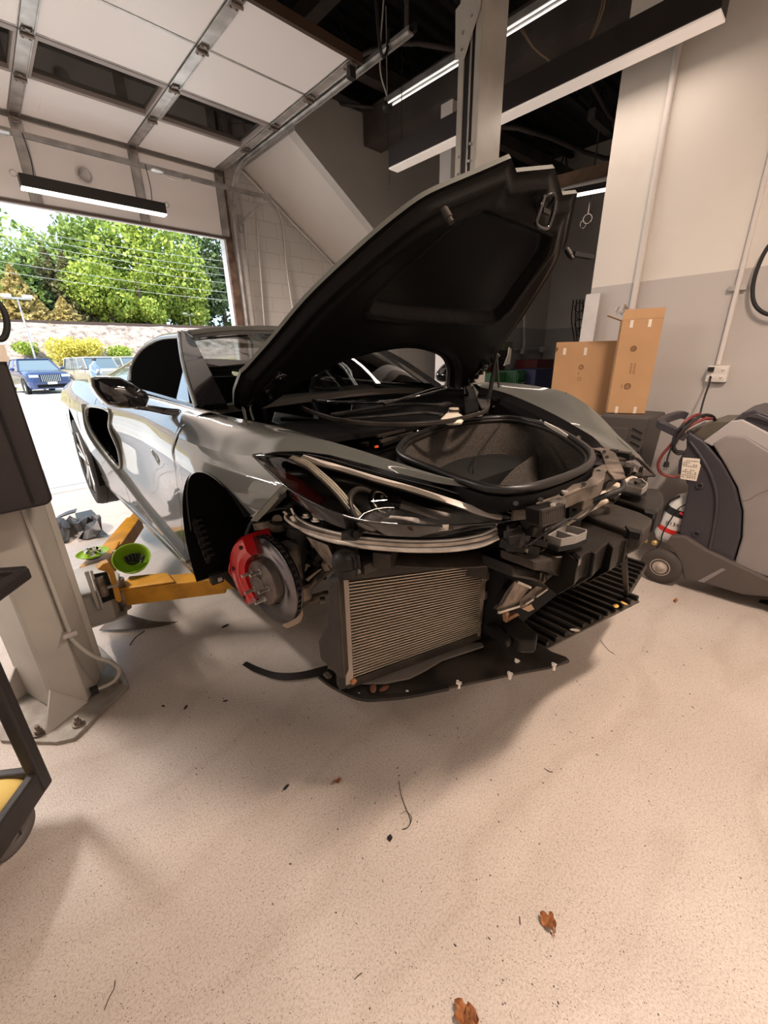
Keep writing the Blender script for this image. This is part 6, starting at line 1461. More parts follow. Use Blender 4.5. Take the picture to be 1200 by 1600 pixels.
# =================================================================== GREEN BOWLS ON THE ARMS
def bowl(name, c, R_, hgt, tilt, label, deep):
    e = empty(name, c, 0, label, 'bowl'); prof = [(.0001, 0), (R_ * .45, 0), (R_ * .82, hgt * .42), (R_ * .97, hgt * .9), (R_ * 1.0, hgt), (R_ * .965, hgt), (R_ * .91, hgt * .8), (R_ * .90, hgt * .72), (R_ * .84, hgt * .56), (R_ * .82, hgt * .48), (R_ * .70, hgt * .28), (R_ * .42, .006), (.0001, .006)]
    MB().lathe(prof, n=48).build('shell', M['green'], e); e.rotation_euler = tilt; return e
b1 = bowl('parts_tray', W(146, 868, Z=.437), .085, .022, (0, 0, 0), 'shallow lime green tray full of chrome lug nuts on the lift carriage', False)
MB().lathe([(.0001, -.001), (.04, -.001), (.04, -.010), (.0001, -.010)], n=24).build('magnet_base', M['plastic'], b1)
rn = random.Random(5)
for k in range(14):
    a = rn.uniform(0, 2 * PI); r_ = rn.uniform(0, .045); z = .468 + rn.uniform(0, .02)
    c_ = Vector((b1.location.x - .01 + r_ * math.cos(a), b1.location.y + r_ * math.sin(a), z - .018)); d = Vector((rn.uniform(-1, 1), rn.uniform(-1, 1), rn.uniform(-.3, .6))).normalized()
    o = MB().cyl((0, 0, 0), d * .022, .010, .009, 6).cyl(-d * .003, d * .002, .012, n=12).build('lug_nut', M['chrome']); o.location = c_
    tag(o, 'chrome lug nut lying in the shallow green tray', 'nut', 'lug nuts in the green tray')
b2 = bowl('magnetic_bowl', W(209, 882, Z=.405), .095, .085, (math.radians(38), math.radians(-8), 0), 'deep lime green bowl tilted on the yellow arm with black gloves inside', True)
gv = MB()
c_ = Vector((b2.location.x, b2.location.y - .025, .440))
for k in range(5): gv.tube([c_ + Vector((-.03 + .014 * k, .0, .0)), c_ + Vector((-.034 + .016 * k, -.01, .018)), c_ + Vector((-.036 + .017 * k, .0, .045 - .004 * abs(k - 2)))], .0085, 8)
gv.sphere(c_ + Vector((0, 0, -.006)), .034, 8, (1, .5, .6)).tube([c_ + Vector((.02, -.02, .0)), c_ + Vector((.05, -.03, .02)), c_ + Vector((.03, -.035, -.015))], .006)
tag(gv.build('work_glove', M['rubber']), 'black rubber work glove lying in the tilted green bowl', 'glove')
for k in range(3):
    q = W(175, 862 + 6 * k, Z=.435); tag(MB().bar((q[0], q[1], .433), (q[0] + .035, q[1] - .004, .433), .010, .008).build('white_stud', M['white_plastic']), 'small white plastic clip lying beside the green bowl', 'clip', 'white clips on the arm')

# =================================================================== LOOSE PANELS ON THE FLOOR
M['fl_panel'] = mat('dusty_liner_plastic', (.055, .045, .036), .45, dirt=(.10, .080, .062), vscale=9, bump=.1)
def flat(pts, th, name, label, cat, m=None, lift=0.004, bevel=.003):
    P_ = [W(x, y, Z=z + lift) for x, y, z in pts]; o0 = P_[0]
    o = setmb(MB().prism(P_, (0, 0, th)), o0).build(name, m or M['fl_panel'], None, bevel=bevel); o.location = o0; return tag(o, label, cat)
def sheet(rows, th, name, label, cat, m=None):
    R_ = [[Vector(W(x, y, Z=z)) for x, y, z in r] for r in rows]; o0 = R_[0][0].copy()
    o = setmb(MB().grid([resample(r, 16) for r in R_]), o0).build(name, m or M['fl_panel'], None, solid=th); o.location = o0; return tag(o, label, cat)
sheet([[(155, 985, .012), (185, 984, .02), (230, 982, .012), (265, 976, .012), (278, 971, .035)], [(165, 974, .03), (190, 970, .045), (230, 974, .035), (262, 973, .02), (276, 971, .035)], [(183, 966, .035), (196, 960, .05), (215, 965, .04), (240, 971, .03), (262, 972, .02)]], .006, 'trim_panel', 'brown black curved trim piece lying on the floor beside the lift post', 'car trim')
tag(MB().tube([W(203, 1008, Z=.006), W(212, 996, Z=.01), W(226, 986, Z=.012)], .003).build('cable_tie', M['rubber']), 'thin black cable tie end on the floor under the trim piece', 'cable tie')
sheet([[(379, 1038, .03), (400, 1050, .012), (435, 1062, .010), (470, 1061, .010), (512, 1054, .012)], [(384, 1034, .05), (405, 1043, .035), (435, 1051, .03), (470, 1050, .03), (512, 1040, .03)]], .010, 'air_deflector', 'black curved rubber air deflector lying on the floor left of the radiator', 'car trim', M['plastic'])
M['liner_black'] = mat('black_liner', (.012, .010, .009), .4, bump=.2, bscale=60)
rf_ = random.Random(31); A_, B_, C_, D_ = [Vector(W(x, y, Z=0)) for x, y in ((80, 852), (168, 840), (150, 812), (80, 815))]
rws = []
for i in range(9):
    r_ = []
    for k in range(13):
        p = A_.lerp(B_, k / 12).lerp(D_.lerp(C_, k / 12), i / 8)
        h_ = .015 + .13 * math.sin(PI * min(1, i / 7)) * (.45 + .55 * abs(math.sin(k * 1.1 + i * .4))) + rf_.uniform(-.015, .02)
        r_.append((p.x + rf_.uniform(-.02, .02), p.y + rf_.uniform(-.02, .02), max(.008, h_)))
    rws.append(r_)
o0 = rws[0][0]; o = setmb(MB().grid(rws, smooth=False, keep=lambda i, j: not (i > 5 and j > 9) and not (i < 2 and j in (4, 5))), o0).build('wheel_arch_liner', M['liner_black'], None, solid=.006); o.location = o0
tag(o, 'crumpled black wheel arch liner lying behind the left lift post', 'car trim')
sheet([[(86, 812, .02), (100, 806, .10), (118, 800, .12)], [(92, 806, .02), (104, 800, .10), (120, 795, .11)]], .010, 'trim_strip', 'short black trim strip resting on the crumpled liner', 'car trim', M['liner_black'])
flat([(118, 806, 0), (144, 800, 0), (150, 806, 0), (146, 820, 0), (125, 824, 0)], .03, 'trim_panel', 'flat black panel beside the crumpled wheel arch liner', 'car trim', M['liner_black'])
tag(MB().box(tuple(W(140, 905, Z=.25)), (.02, .02, .02)).build('rubber_block', M['rubber']), 'small black block stuck beside the carriage', 'block') if False else None

# =================================================================== TOOL CART AT THE LEFT EDGE
ca = empty('service_cart', (-.42, 1.35, 0), 0, 'black plastic service cart at the left edge with yellow bundle on its lower shelf', 'cart')
co = Vector(ca.location); M['cart'] = mat('cart_plastic', (.028, .024, .024), .5, bump=.15, bscale=150)
def L3(mb, name, m, parent=ca, **k): return setmb(mb, co).build(name, m, parent, **k)
c0 = Vector((-.205, 1.56, 0)); d1 = Vector((-.59, -.81, 0)); d2 = Vector((-.81, .59, 0))
def cart_frame(z0, z1, o, a, b, t=.03):
    q = [c0 + o, c0 + o + d1 * a, c0 + o + d1 * a + d2 * b, c0 + o + d2 * b]; mb = MB()
    for i in range(4): mb.bar(q[i] + Vector((0, 0, (z0 + z1) / 2)), q[(i + 1) % 4] + Vector((0, 0, (z0 + z1) / 2)), t, z1 - z0)
    return mb.prism([p + Vector((0, 0, z0)) for p in q], (0, 0, .015))
L3(cart_frame(.115, .21, Vector((0, 0, 0)), .42, .70), 'lower_shelf', M['cart'], bevel=.006)
for a_, b_ in ((0, 0), (.42, 0), (0, .70), (.42, .70)):
    p = c0 + d1 * a_ + d2 * b_; L3(MB().bar(p + Vector((0, 0, .12)), p + Vector((0, 0, .86)), .042, .042, up=tuple(d1)), 'corner_post', M['cart'], bevel=.008)
tc0 = Vector(W(38, 886, Z=.90)); tc0.z = 0
o_ = tc0 - c0
L3(cart_frame(.86, .90, o_, .55, .95, .03), 'top_tray', M['cart'], bevel=.008)
q = [c0 + o_, c0 + o_ + d1 * .55, c0 + o_ + d1 * .55 + d2 * .95, c0 + o_ + d2 * .95]; ce = sum(q, Vector()) / 4
L3(MB().add([p + Vector((0, 0, .88)) for p in q] + [ce + (p - ce) * .8 + Vector((0, 0, .80)) for p in q], [(0, 1, 2, 3), (4, 5, 6, 7), (0, 1, 5, 4), (1, 2, 6, 5), (2, 3, 7, 6), (3, 0, 4, 7)]), 'tray_underside', M['cart'], bevel=.006)
wc = Vector(W(15, 1302, Z=.075)); wc.z = .078; ax_ = (.62, -.78, 0)
L3(MB().lathe([(.040, -.014), (.065, -.016), (.077, -.011), (.077, .011), (.065, .016), (.040, .014), (.040, -.014)], wc, ax_, 36), 'caster_wheel', mat('caster_tyre', (.10, .09, .085), .6))
L3(MB().lathe([(.0001, -.010), (.042, -.010), (.042, .010), (.0001, .010)], wc, ax_, 24).cyl(wc - Vector((.03, 0, 0)), wc + Vector((.03, 0, 0)), .006, n=8), 'caster_hub', M['galv'])
L3(MB().box(wc + Vector((-.01, .0, .060)), (.06, .06, .03)).box(wc + Vector((.024, 0, .02)), (.006, .035, .08)), 'caster_fork', M['cart'], bevel=.004)
yl = Vector(W(-14, 1246, Z=.17)); yl.z = .165; o = MB().sphere((0, 0, 0), .075, 12, (1.3, 1.1, .5)).build('yellow_cover', mat('yellow_cloth', (.80, .60, .18), .6, bump=.1, bscale=20)); o.location = yl
tag(o, 'rounded yellow bundle lying on the lower shelf of the black cart', 'bundle')

# =================================================================== A/C SERVICE MACHINE ON THE RIGHT
mc_ = empty('service_machine', (3.35, .15, 0), 0, 'grey and charcoal air conditioning service machine on wheels at the right wall', 'machine')
mo_ = Vector(mc_.location); XM = 3.10
def S_(pts, X=XM): return [W(x, y, X=X) for x, y in pts]
def L4(mb, name, m, parent=mc_, **k): return setmb(mb, mo_).build(name, m, parent, **k)
M['mach_dark'] = mat('charcoal_plastic', (.042, .038, .045), .42, bump=.08, bscale=120); M['mach_grey'] = mat('machine_grey', (.225, .205, .20), .45, bump=.06, bscale=150, var=.05)
M['mach_light'] = mat('machine_light_grey', (.36, .34, .335), .42)
dk = [(1072, 672), (1100, 690), (1128, 722), (1150, 762), (1159, 800), (1157, 840), (1144, 885), (1100, 862), (1062, 842), (1062, 826), (1070, 790), (1075, 760), (1066, 742), (1058, 742), (1060, 720), (1072, 700)]
L4(MB().prism(S_(dk), (.50, 0, 0)), 'side_panel', M['mach_dark'], bevel=.012, seg=3)
L4(MB().tube([W(x, y, X=XM - .004) for x, y in ((1078, 690), (1096, 715), (1112, 745), (1120, 780), (1116, 820), (1108, 860))], .010, 8), 'panel_swage', M['mach_dark'])
gy = [(1074, 670), (1100, 688), (1130, 722), (1151, 762), (1160, 800), (1158, 842), (1144, 886), (1205, 912), (1300, 950), (1300, 700), (1200, 640), (1140, 662), (1110, 678)]
gy2 = [(1130, 722), (1112, 694), (1135, 680), (1165, 682), (1205, 708), (1310, 760), (1310, 950), (1205, 904), (1146, 885), (1159, 842), (1161, 800), (1152, 762)]
L4(MB().prism(S_(gy2, XM - .004), (.52, 0, 0)), 'front_panel', M['mach_grey'], bevel=.012, seg=3)
L4(MB().prism(S_([(1098, 690), (1142, 658), (1160, 655), (1200, 676), (1310, 735), (1310, 765), (1205, 709), (1165, 684), (1137, 682), (1113, 698)], XM + .002), (.50, 0, 0)), 'shoulder_panel', M['mach_light'], bevel=.008)
L4(MB().prism(S_([(1142, 660), (1160, 645), (1180, 640), (1205, 650), (1310, 700), (1310, 738), (1200, 680), (1165, 662)], XM + .01), (.46, 0, 0)).prism(S_([(1165, 652), (1182, 645), (1205, 655), (1205, 662), (1180, 654)], XM - .01), (.03, 0, 0)), 'top_console', M['mach_dark'], bevel=.006)
L4(MB().prism(S_([(1078, 672), (1120, 658), (1142, 658), (1100, 690)], XM + .05), (.36, 0, 0)), 'worktop', mat('olive_top', (.10, .085, .065), .5), bevel=.006)
L4(MB().strip([W(x, y, X=xx) for x, y, xx in ((1072, 684, XM + .02), (1050, 672, XM + .0), (1032, 662, XM + .05), (1040, 655, XM + .20), (1062, 648, XM + .40), (1072, 650, XM + .44))], .045, .05, sub=4), 'push_handle', M['mach_dark'], bevel=.008)
L4(MB().prism(S_([(1040, 850), (1048, 838), (1070, 838), (1105, 860), (1205, 908), (1310, 950), (1310, 985), (1205, 934), (1160, 930), (1100, 912), (1068, 906), (1062, 880), (1052, 862)], XM - .03), (.56, 0, 0)), 'base_skirt', mat('dusty_skirt', (.085, .070, .062), .5, bump=.1, bscale=60), bevel=.012)
L4(MB().prism(S_([(1090, 908), (1128, 888), (1134, 890), (1100, 910)], XM - .034), (.01, 0, 0)), 'skirt_step', M['mach_grey'])
wh = Vector(W(1033, 884, X=3.08)); rw2 = wh.z
L4(MB().lathe([(.045, -.03), (.075, -.034), (rw2 * .96, -.028), (rw2, -.015), (rw2, .015), (rw2 * .96, .028), (.075, .034), (.045, .03)], wh, (1, 0, 0), 40), 'wheel', mat('grey_brown_tyre', (.055, .045, .040), .7))
L4(MB().lathe([(.0001, -.040), (.018, -.040), (.02, -.028), (.048, -.026), (.058, -.034), (.062, -.030), (.062, .03)], wh, (1, 0, 0), 32), 'wheel_hub', mat('hub_plastic', (.42, .36, .31), .5))
L4(MB().lathe([(.03, -.02), (.07, -.02), (.07, .02), (.03, .02)], W(1196, 955, X=3.25), (1, 0, 0), 24), 'caster', M['rubber'])
for px, py in ((1093, 759), (1088, 834)):
    q = W(px, py, X=XM - .004); L4(MB().torus(q, .016, .005, ax=(1, 0, 0)).cyl(q, (q[0] + .01, q[1], q[2]), .014, n=16), 'port_ring', M['mach_dark']); L4(MB().cyl((q[0] - .001, q[1], q[2]), (q[0] - .003, q[1], q[2]), .012, n=16), 'port_hole', M['black'])
lb = S_([(1067, 715), (1094, 717), (1093, 724), (1095, 727), (1088, 752), (1063, 748)], XM - .008)
lab = L4(MB().prism(lb, (.004, 0, 0)), 'warning_label', M['tape'])
M['ink'] = mat('grey_ink', (.16, .14, .12), .7)
ln = MB()
for k in range(10):
    f = (k + .8) / 10.5; a_ = Vector(W(lerp(1068, 1065, f), lerp(717, 746, f), X=XM - .010)); b_ = Vector(W(lerp(1092, 1087, f), lerp(719, 750, f), X=XM - .010))
    if k in (4,): continue
    for j in range(6):
        if rn.random() < .2: continue
        ln.bar(a_.lerp(b_, j / 6 + .02), a_.lerp(b_, j / 6 + .13), .001, .0035, up=(0, 0, 1))
L4(ln, 'label_print', M['ink'], lab)
L4(MB().tube([W(x, y, X=XM - .006) for x, y in ((1160, 783), (1172, 780), (1184, 772), (1204, 764))], .0012, 5), 'scratch', M['ink'])
# refrigerant tank on the machine
tk = empty('refrigerant_tank', (3.22, .62, .2), 0, 'white refrigerant tank with red band standing behind the machine wheel', 'tank')
tc_ = Vector(W(1048, 808, X=3.20)); tz0 = W(1045, 845, X=3.20)[2]; tz1 = W(1058, 768, X=3.20)[2]; tr_ = .085
to_ = Vector(tk.location); tcx, tcy = 3.22, W(1052, 808, X=3.22)[1]; Ht = tz1 - tz0; tilt = Vector((0, -.18, 1)).normalized()
tb0 = Vector((tcx, tcy + .01, tz0))
def L5(mb, name, m, parent=tk, **k): return setmb(mb, to_).build(name, m, parent, **k)
L5(MB().lathe([(.0001, 0), (tr_ * .8, 0), (tr_, Ht * .1), (tr_, Ht * .58), (tr_ * .92, Ht * .75), (tr_ * .62, Ht * .92), (tr_ * .3, Ht * .98), (.0001, Ht * .99)], tb0, tilt, 40), 'body', mat('tank_white', (.72, .70, .68), .3, coat=.5))
L5(MB().lathe([(tr_ + .001, Ht * .22), (tr_ + .001, Ht * .31)], tb0, tilt, 40), 'red_band', mat('tank_red', (.62, .02, .02), .4))
L5(MB().lathe([(tr_ + .002, Ht * .58), (tr_ * .95, Ht * .71)], tb0, tilt, 40), 'strap', M['rubber'])
L5(MB().cyl(tb0 + tilt * Ht * .97, tb0 + tilt * (Ht * 1.08), .018, n=12).cyl(tb0 + tilt * Ht * 1.08 + Vector((-.03, 0, 0)), tb0 + tilt * Ht * 1.08 + Vector((.03, 0, 0)), .012, n=10), 'valve', mat('brass', (.5, .36, .15), .35, .8))
yv = Vector((0, -1, 0)); rmx = Matrix(((0, 0, -1, 0), (-1, 0, 0, 0), (0, 1, 0, 0), (0, 0, 0, 1)))
tp0 = tb0 + tilt * Ht * .42 + Vector((-tr_ - .003, -.01, 0)) - to_
text_mesh('lettering', 'R134a', .036, Matrix.Translation(tp0) @ rmx, M['dark_metal'], tk)
tag(MB().tube([W(x, y, X=3.17) for x, y in ((1062, 775), (1045, 785), (1034, 805), (1030, 830), (1035, 845))], .007).build('charging_hose', M['rubber']), 'black hose curving down in front of the white tank', 'hose')
tag(MB().tube([W(x, y, X=3.12) for x, y in ((1078, 785), (1060, 795), (1046, 815), (1036, 832), (1032, 848), (1026, 856))], .004).build('thin_hose', M['rubber']), 'thin black cable crossing the white tank', 'cable')
tag(MB().cyl(W(1062, 802, X=3.13), W(1075, 806, X=3.13), .010, n=10).build('red_coupler', mat('red_rubber', (.5, .03, .04), .4)), 'red coupler beside the neck of the tank', 'coupler')
tag(MB().sphere(W(1023, 848, X=3.05), .02, 7).box(W(1008, 845, X=3.03), (.02, .03, .02)).build('brass_fitting', MATS['brass']), 'brass fitting hanging above the machine wheel', 'fitting')
# red and black hoses looped over the handle
hs = [('red', M['red_hose'] if 'red_hose' in M else M.setdefault('red_hose', mat('red_hose', (.17, .028, .028), .45)), [(1100, 652, 3.2), (1090, 648, 3.15), (1070, 660, 3.08), (1052, 690, 3.06), (1034, 712, 3.06), (1028, 728, 3.06), (1034, 740, 3.07), (1050, 745, 3.09), (1062, 744, 3.1)], 'red hose looped over the machine handle and down to its side'),
      ('red', M['red_hose'], [(1112, 654, 3.2), (1100, 655, 3.1), (1080, 664, 3.06), (1064, 678, 3.05), (1054, 694, 3.06)], 'second red hose bundled over the worktop'),
      ('black', M['rubber'], [(1118, 658, 3.25), (1112, 650, 3.2), (1095, 650, 3.1), (1072, 668, 3.04), (1056, 690, 3.03), (1052, 702, 3.05), (1060, 709, 3.06), (1070, 706, 3.08)], 'black hose looped tightly beside the red hoses'),
      ('black', M['rubber'], [(1085, 655, 3.2), (1068, 664, 3.06), (1055, 680, 3.05), (1052, 694, 3.04), (1056, 704, 3.05), (1066, 706, 3.07)], 'inner black hose loop on the machine')]
for _, m_, pts, l_ in hs: tag(MB().tube([W(x, y, X=X_) for x, y, X_ in pts], .0095).build('service_hose', m_), l_, 'hose')
pc = [(1110, 588, 3.93), (1108, 600, 3.86), (1101, 620, 3.7), (1096, 638, 3.45), (1093, 652, 3.2)]
tag(MB().tube([W(x, y, X=X_) for x, y, X_ in pc], .006).box(W(1111, 577, X=3.925), (.03, .035, .03)).build('outlet_cord', M['rubber']), 'black power cord plugged in the wall outlet and running to the machine', 'cord')
q = Vector(W(1042, 722, X=3.05)); tag(MB().tube([W(1049, 700, X=3.05), W(1044, 712, X=3.05), q], .005).cyl(q, q + Vector((0, 0, -.03)), .014, .017, 12).box(q + Vector((0, .006, -.042)), (.003, .003, .022)).box(q + Vector((0, -.006, -.042)), (.003, .003, .022)).build('hanging_plug', M['rubber']), 'black three pin plug hanging from the hoses', 'plug')

# =================================================================== BOXES, CASE AND BOARD BY THE WALL
def carton(name, FL, FR, ztop, depth, label, leanv=(0, 0), grp=None):
    FL = Vector(FL); FR = Vector(FR); z0 = FL.z; d = (FR - FL); d.z = 0; n = Vector((-d.y, d.x, 0)).normalized()
    if n.x < 0: n = -n
    up = Vector((leanv[0], leanv[1], 1)) * (ztop - z0); e = empty(name, FL, 0, label, 'box', grp)
    a, b = Vector((0, 0, 0)), d
    MB().prism([a, b, b + up, a + up], n * depth).build('carton_body', M['cardboard'], e, bevel=.003)
    return e, a, b, up, n
zc = 1.03
FL, FR = W(948, 645, X=3.52), None
FL = W(948, 645, Z=zc); FR = W(1006, 655, Z=zc)
FL = W(948, 645, X=3.55); zc = FL[2]; FR = W(1006, 655, X=3.66)
ztop = W(966, 500, X=FL[0] + .02)[2]
e, a, b, up, n = carton('cardboard_box', FL, FR, ztop, .12, 'tall narrow cardboard box standing upright on the dark case with its top flap open', (.0, -.0))
dd = b.normalized()
MB().prism([a + up, b + up, b + up * 1.10 + n * .015, a + up * 1.10 + dd * .01 + n * .015], n * .004).build('top_flap', M['cardboard'], e)
MB().prism([a + up * .99, a + up * .99 + n * .10, a + up * 1.05 - dd * .10 + n * .10, a + up * 1.05 - dd * .10], dd * .004).build('side_flap', M['cardboard'], e)
pm = MB()
def on_face(s, t, a=a, b=b, up=up, n=n): return a + b * s + up * t - n * .0015
for s_, t_ in ((.24, .955), (.68, .955), (.24, .04), (.72, .04)): pm.prism([on_face(s_ - .035, t_ - .04), on_face(s_ + .045, t_ - .04), on_face(s_ + .045, t_ + .035), on_face(s_ - .035, t_ + .035)], -n * .001)
pm.build('tape_label', M['tape'], e)
def mark(mb, par): mb.build('printed_mark', M['cardboard_dark'], par)
pk = MB()
pk.torus(on_face(.40, .70), .019, .0018, ax=tuple(n), n=24, k=5).torus(on_face(.40, .70), .012, .0018, ax=tuple(n), n=20, k=5).bar(on_face(.35, .69), on_face(.46, .71), .002, .003).bar(on_face(.36, .715), on_face(.45, .685), .002, .003)
mark(pk, e); pk = MB()
for k in range(5):
    a_ = 2 * PI * k / 5; pk.torus(on_face(.42, .30) + dd * .013 * math.cos(a_) + Vector((0, 0, .013 * math.sin(a_))), .007, .0014, ax=tuple(n), n=14, k=4)
pk.torus(on_face(.42, .30), .022, .0014, ax=tuple(n), n=24, k=4).bar(on_face(.27, .28), on_face(.27, .32), .002, .004)
mark(pk, e); pk = MB()
for k in range(6):
    for j in range(2): pk.bar(on_face(.40 + .09 * j, .44 + .02 * k), on_face(.45 + .09 * j, .442 + .02 * k), .001, .004)
mark(pk, e)
FL2 = Vector(W(869, 640, X=3.60)); FL2 = Vector(W(862, 600, X=3.62)); FR2 = Vector(W(950, 625, X=3.80)); FR2.z = FL2.z
zt2 = W(868, 535, X=3.62)[2]
e2, a2, b2_, up2, n2 = carton('cardboard_box', (FL2.x, FL2.y, FL2.z - .25), (FR2.x, FR2.y, FL2.z - .25), zt2, .05, 'shorter wide cardboard box leaning left of the tall narrow box')
of2 = lambda s, t: a2 + b2_ * s + up2 * t - n2 * .0015
MB().prism([of2(.13, .83), of2(.18, .83), of2(.18, .92), of2(.13, .92)], -n2 * .001).prism([of2(.48, .82), of2(.53, .82), of2(.53, .92), of2(.48, .92)], -n2 * .001).build('tape_label', M['tape'], e2)
p2 = MB().torus(of2(.47, .66), .018, .0018, ax=tuple(n2), n=22, k=5).torus(of2(.47, .66), .011, .0018, ax=tuple(n2), n=18, k=5)
mark(p2, e2); mark(MB().bar(of2(.44, .56), of2(.44, .59), .003, .003), e2); mark(MB().torus(of2(.47, .50), .014, .0014, ax=tuple(n2), n=18, k=5), e2)
MB().prism([of2(0, .88), of2(.03, .88), of2(.04, .93), of2(0, .93)], -n2 * .002).build('torn_corner', M['cardboard_dark'], e2)
# plastic film sticking out of the tall box
rf = random.Random(9); fm = MB(); fo = Vector(FL) + up * 1.04 + n * .05
for k in range(10): p = fo + Vector((rf.uniform(-.03, .03), rf.uniform(-.02, .05), rf.uniform(-.02, .05))); fm.add([p, p + Vector((rf.uniform(-.04, .04), rf.uniform(-.04, .04), .05)), p + Vector((.03, rf.uniform(-.04, .04), .02))], [(0, 1, 2)])
tag(fm.build('plastic_film', thin_glass('clear_film', (.8, .8, .8), .2, .1)), 'crumpled clear plastic film in the top of the tall box', 'film')
# dark ribbed case below
cs = empty('storage_case', (3.7, 1.0, 0), 0, 'dark grey ribbed plastic case standing below the tall cardboard box', 'case'); cso = Vector(cs.location)
Xc = 3.50
cp4 = [W(x, y, X=Xc) for x, y in ((955, 655), (1008, 651), (1017, 660), (1012, 700), (1000, 735), (985, 740))]
ya, yb = W(938, 650, X=Xc)[1], W(1016, 652, X=Xc)[1]; ztc = zc - .004
setmb(MB().prism([(Xc, ya, .0), (Xc, yb + .05, .0), (Xc, yb, ztc), (Xc, ya, ztc)], (.42, 0, 0)), cso).build('body', mat('case_grey', (.075, .066, .060), .5, bump=.12, bscale=120), cs, bevel=.02, seg=3)
setmb(MB().prism([(Xc, ya - .05, .45), (Xc, yb + .14, .45), (Xc, yb + .12, ztc - .09), (Xc, ya - .05, ztc - .09)], (-.012, 0, 0)), cso).build('door_panel', MATS['case_grey'], cs, bevel=.006)
sl = MB()
for k in range(8): z_ = ztc - .12 - .05 * k; sl.bar((Xc - .004, yb + .03, z_), (Xc - .004, yb + .10, z_ + .03), .010, .008)
setmb(sl, cso).build('vent_slot', M['black'], cs)
setmb(MB().sphere((Xc - .012, lerp(ya, yb, .5), ztc - .30), .03, 8, (.3, 1, 1.2)), cso).build('badge', mat('badge_brown', (.13, .10, .085), .5), cs)
# white board leaning at the wall end
bd = [W(916, 460, X=3.96), W(938, 458, X=3.96)]
zb_ = 1.0; o = MB().prism([(3.93, bd[0][1], zb_), (3.93, bd[1][1], zb_), (3.96, bd[1][1], bd[1][2]), (3.96, bd[0][1], bd[0][2])], (.012, 0, 0)).build('white_board', mat('marble_board', (.66, .64, .62), .5, var=.08, vscale=7)); tag(o, 'narrow white board leaning against the end of the right wall', 'board')

# =================================================================== FAR BAY: tool cabinets, pipes
def cab(name, px0, px1, pyt, Y, h, m, label, drawers=0, dep=.5):
    a = Vector(W(px0, pyt, Y=Y)); b = Vector(W(px1, pyt, Y=Y)); e = empty(name, (a.x, Y, 0), 0, label, 'tool cabinet'); w_ = b.x - a.x
    MB().box((w_ / 2, dep / 2, a.z - h / 2), (w_, dep, h)).build('body', m, e, bevel=.01)
    for k in range(drawers):
        z = a.z - .10 - .14 * k; d_ = MB().box((w_ / 2, -.01, z), (w_ * .94, .02, .12)).build('drawer', m, e); MB().bar((w_ * .3, -.03, z + .03), (w_ * .95, -.03, z + .03), .02, .02).build('handle', M['chrome'], d_)
    MB().box((w_ / 2, dep / 2, (a.z - h) / 2), (w_ * .9, dep * .8, max(.05, a.z - h))).build('plinth', M['dark_metal'], e)
    return e
grn = mat('cabinet_green', (.015, .07, .025), .5); red = mat('cabinet_red', (.09, .008, .008), .5); blu = mat('cabinet_blue', (.008, .010, .05), .5); blk = M['dark_metal']
cab('tool_cabinet', 768, 806, 583, 4.0, .75, grn, 'green tool cabinet left part behind the far fender')
cab('tool_cabinet', 808, 836, 579, 3.8, .8, grn, 'green drawer cabinet with bright handles behind the far fender', 4)
cab('tool_cabinet', 838, 866, 577, 3.6, .95, blu, 'dark blue cabinet left of the cardboard boxes')
cab('tool_cabinet', 840, 866, 562, 4.4, 1.1, red, 'red tool chest behind the dark blue cabinet')
cab('tool_cabinet', 760, 790, 566, 4.3, 1.0, red, 'red and black tool chest under the hood edge')
q = Vector(W(775, 556, Y=4.2)); tag(MB().prism([q + Vector((-.3, 0, -.15)), q + Vector((.45, 0, -.15)), q + Vector((.5, 0, .08)), q + Vector((-.25, 0, .12))], (0, .3, 0)).build('black_case', M['plastic'], bevel=.01), 'black open tool case on top of the red chest', 'case')
q = Vector(W(795, 557, Y=4.1)); tag(MB().prism([q + Vector((-.12, 0, -.15)), q + Vector((.06, 0, -.12)), q + Vector((.08, 0, .12)), q + Vector((.0, 0, .15)), q + Vector((-.02, 0, .02))], (0, .02, 0)).build('paper_sheet', M['tape']), 'crumpled white paper standing in the black tool case', 'paper')
q = Vector(W(785, 542, Y=4.96)); tag(MB().box(q, (.7, .05, .2)).box(q + Vector((.1, -.03, 0)), (.2, .02, .1)).build('parts_bin', mat('olive_bin', (.14, .15, .10), .6)), 'dull green bin on the far wall above the tool chests', 'bin')
tag(MB().cyl(W(819, 470, Y=4.9), W(819, 548, Y=4.9), .03).cyl(W(805, 545, Y=4.9), W(852, 545, Y=4.9), .018).box(W(818, 548, Y=4.88), (.12, .08, .12)).sphere(W(847, 546, Y=4.85), .07, 8).build('wall_pipe', M['wall_far']), 'grey pipes with a junction box on the far wall', 'pipe')
pg = MB()
for k in range(5): pg.tube([W(896 + 5 * k, 468, X=9.88), W(893 + 6 * k, 500, X=9.88), W(898 + 4 * k, 535, X=9.88)], .010, 6)
for k in range(4): pg.torus(W(905 + 3 * (k % 2), 480 + 13 * k, X=9.86), .09, .007, ax=(1, .2, 0))
tag(pg.build('gas_piping', M['dark_metal']), 'tangle of dark pipes and valves on the far right wall', 'pipe')
q = Vector(W(707, 580, Y=3.4)); tag(MB().cyl(Vector((q.x, q.y, 0)), q + Vector((0, 0, .3)), .045, n=18).build('blue_hose_reel', mat('blue_tube', (.05, .22, .62), .3)), 'blue tube standing behind the far end of the windscreen', 'tube')
q = Vector(W(716, 583, Y=3.5)); tag(MB().box((q.x, q.y, q.z / 2 + .2), (.10, .05, q.z + .4)).build('light_post', M['white_paint']), 'pale upright post next to the blue tube', 'post')

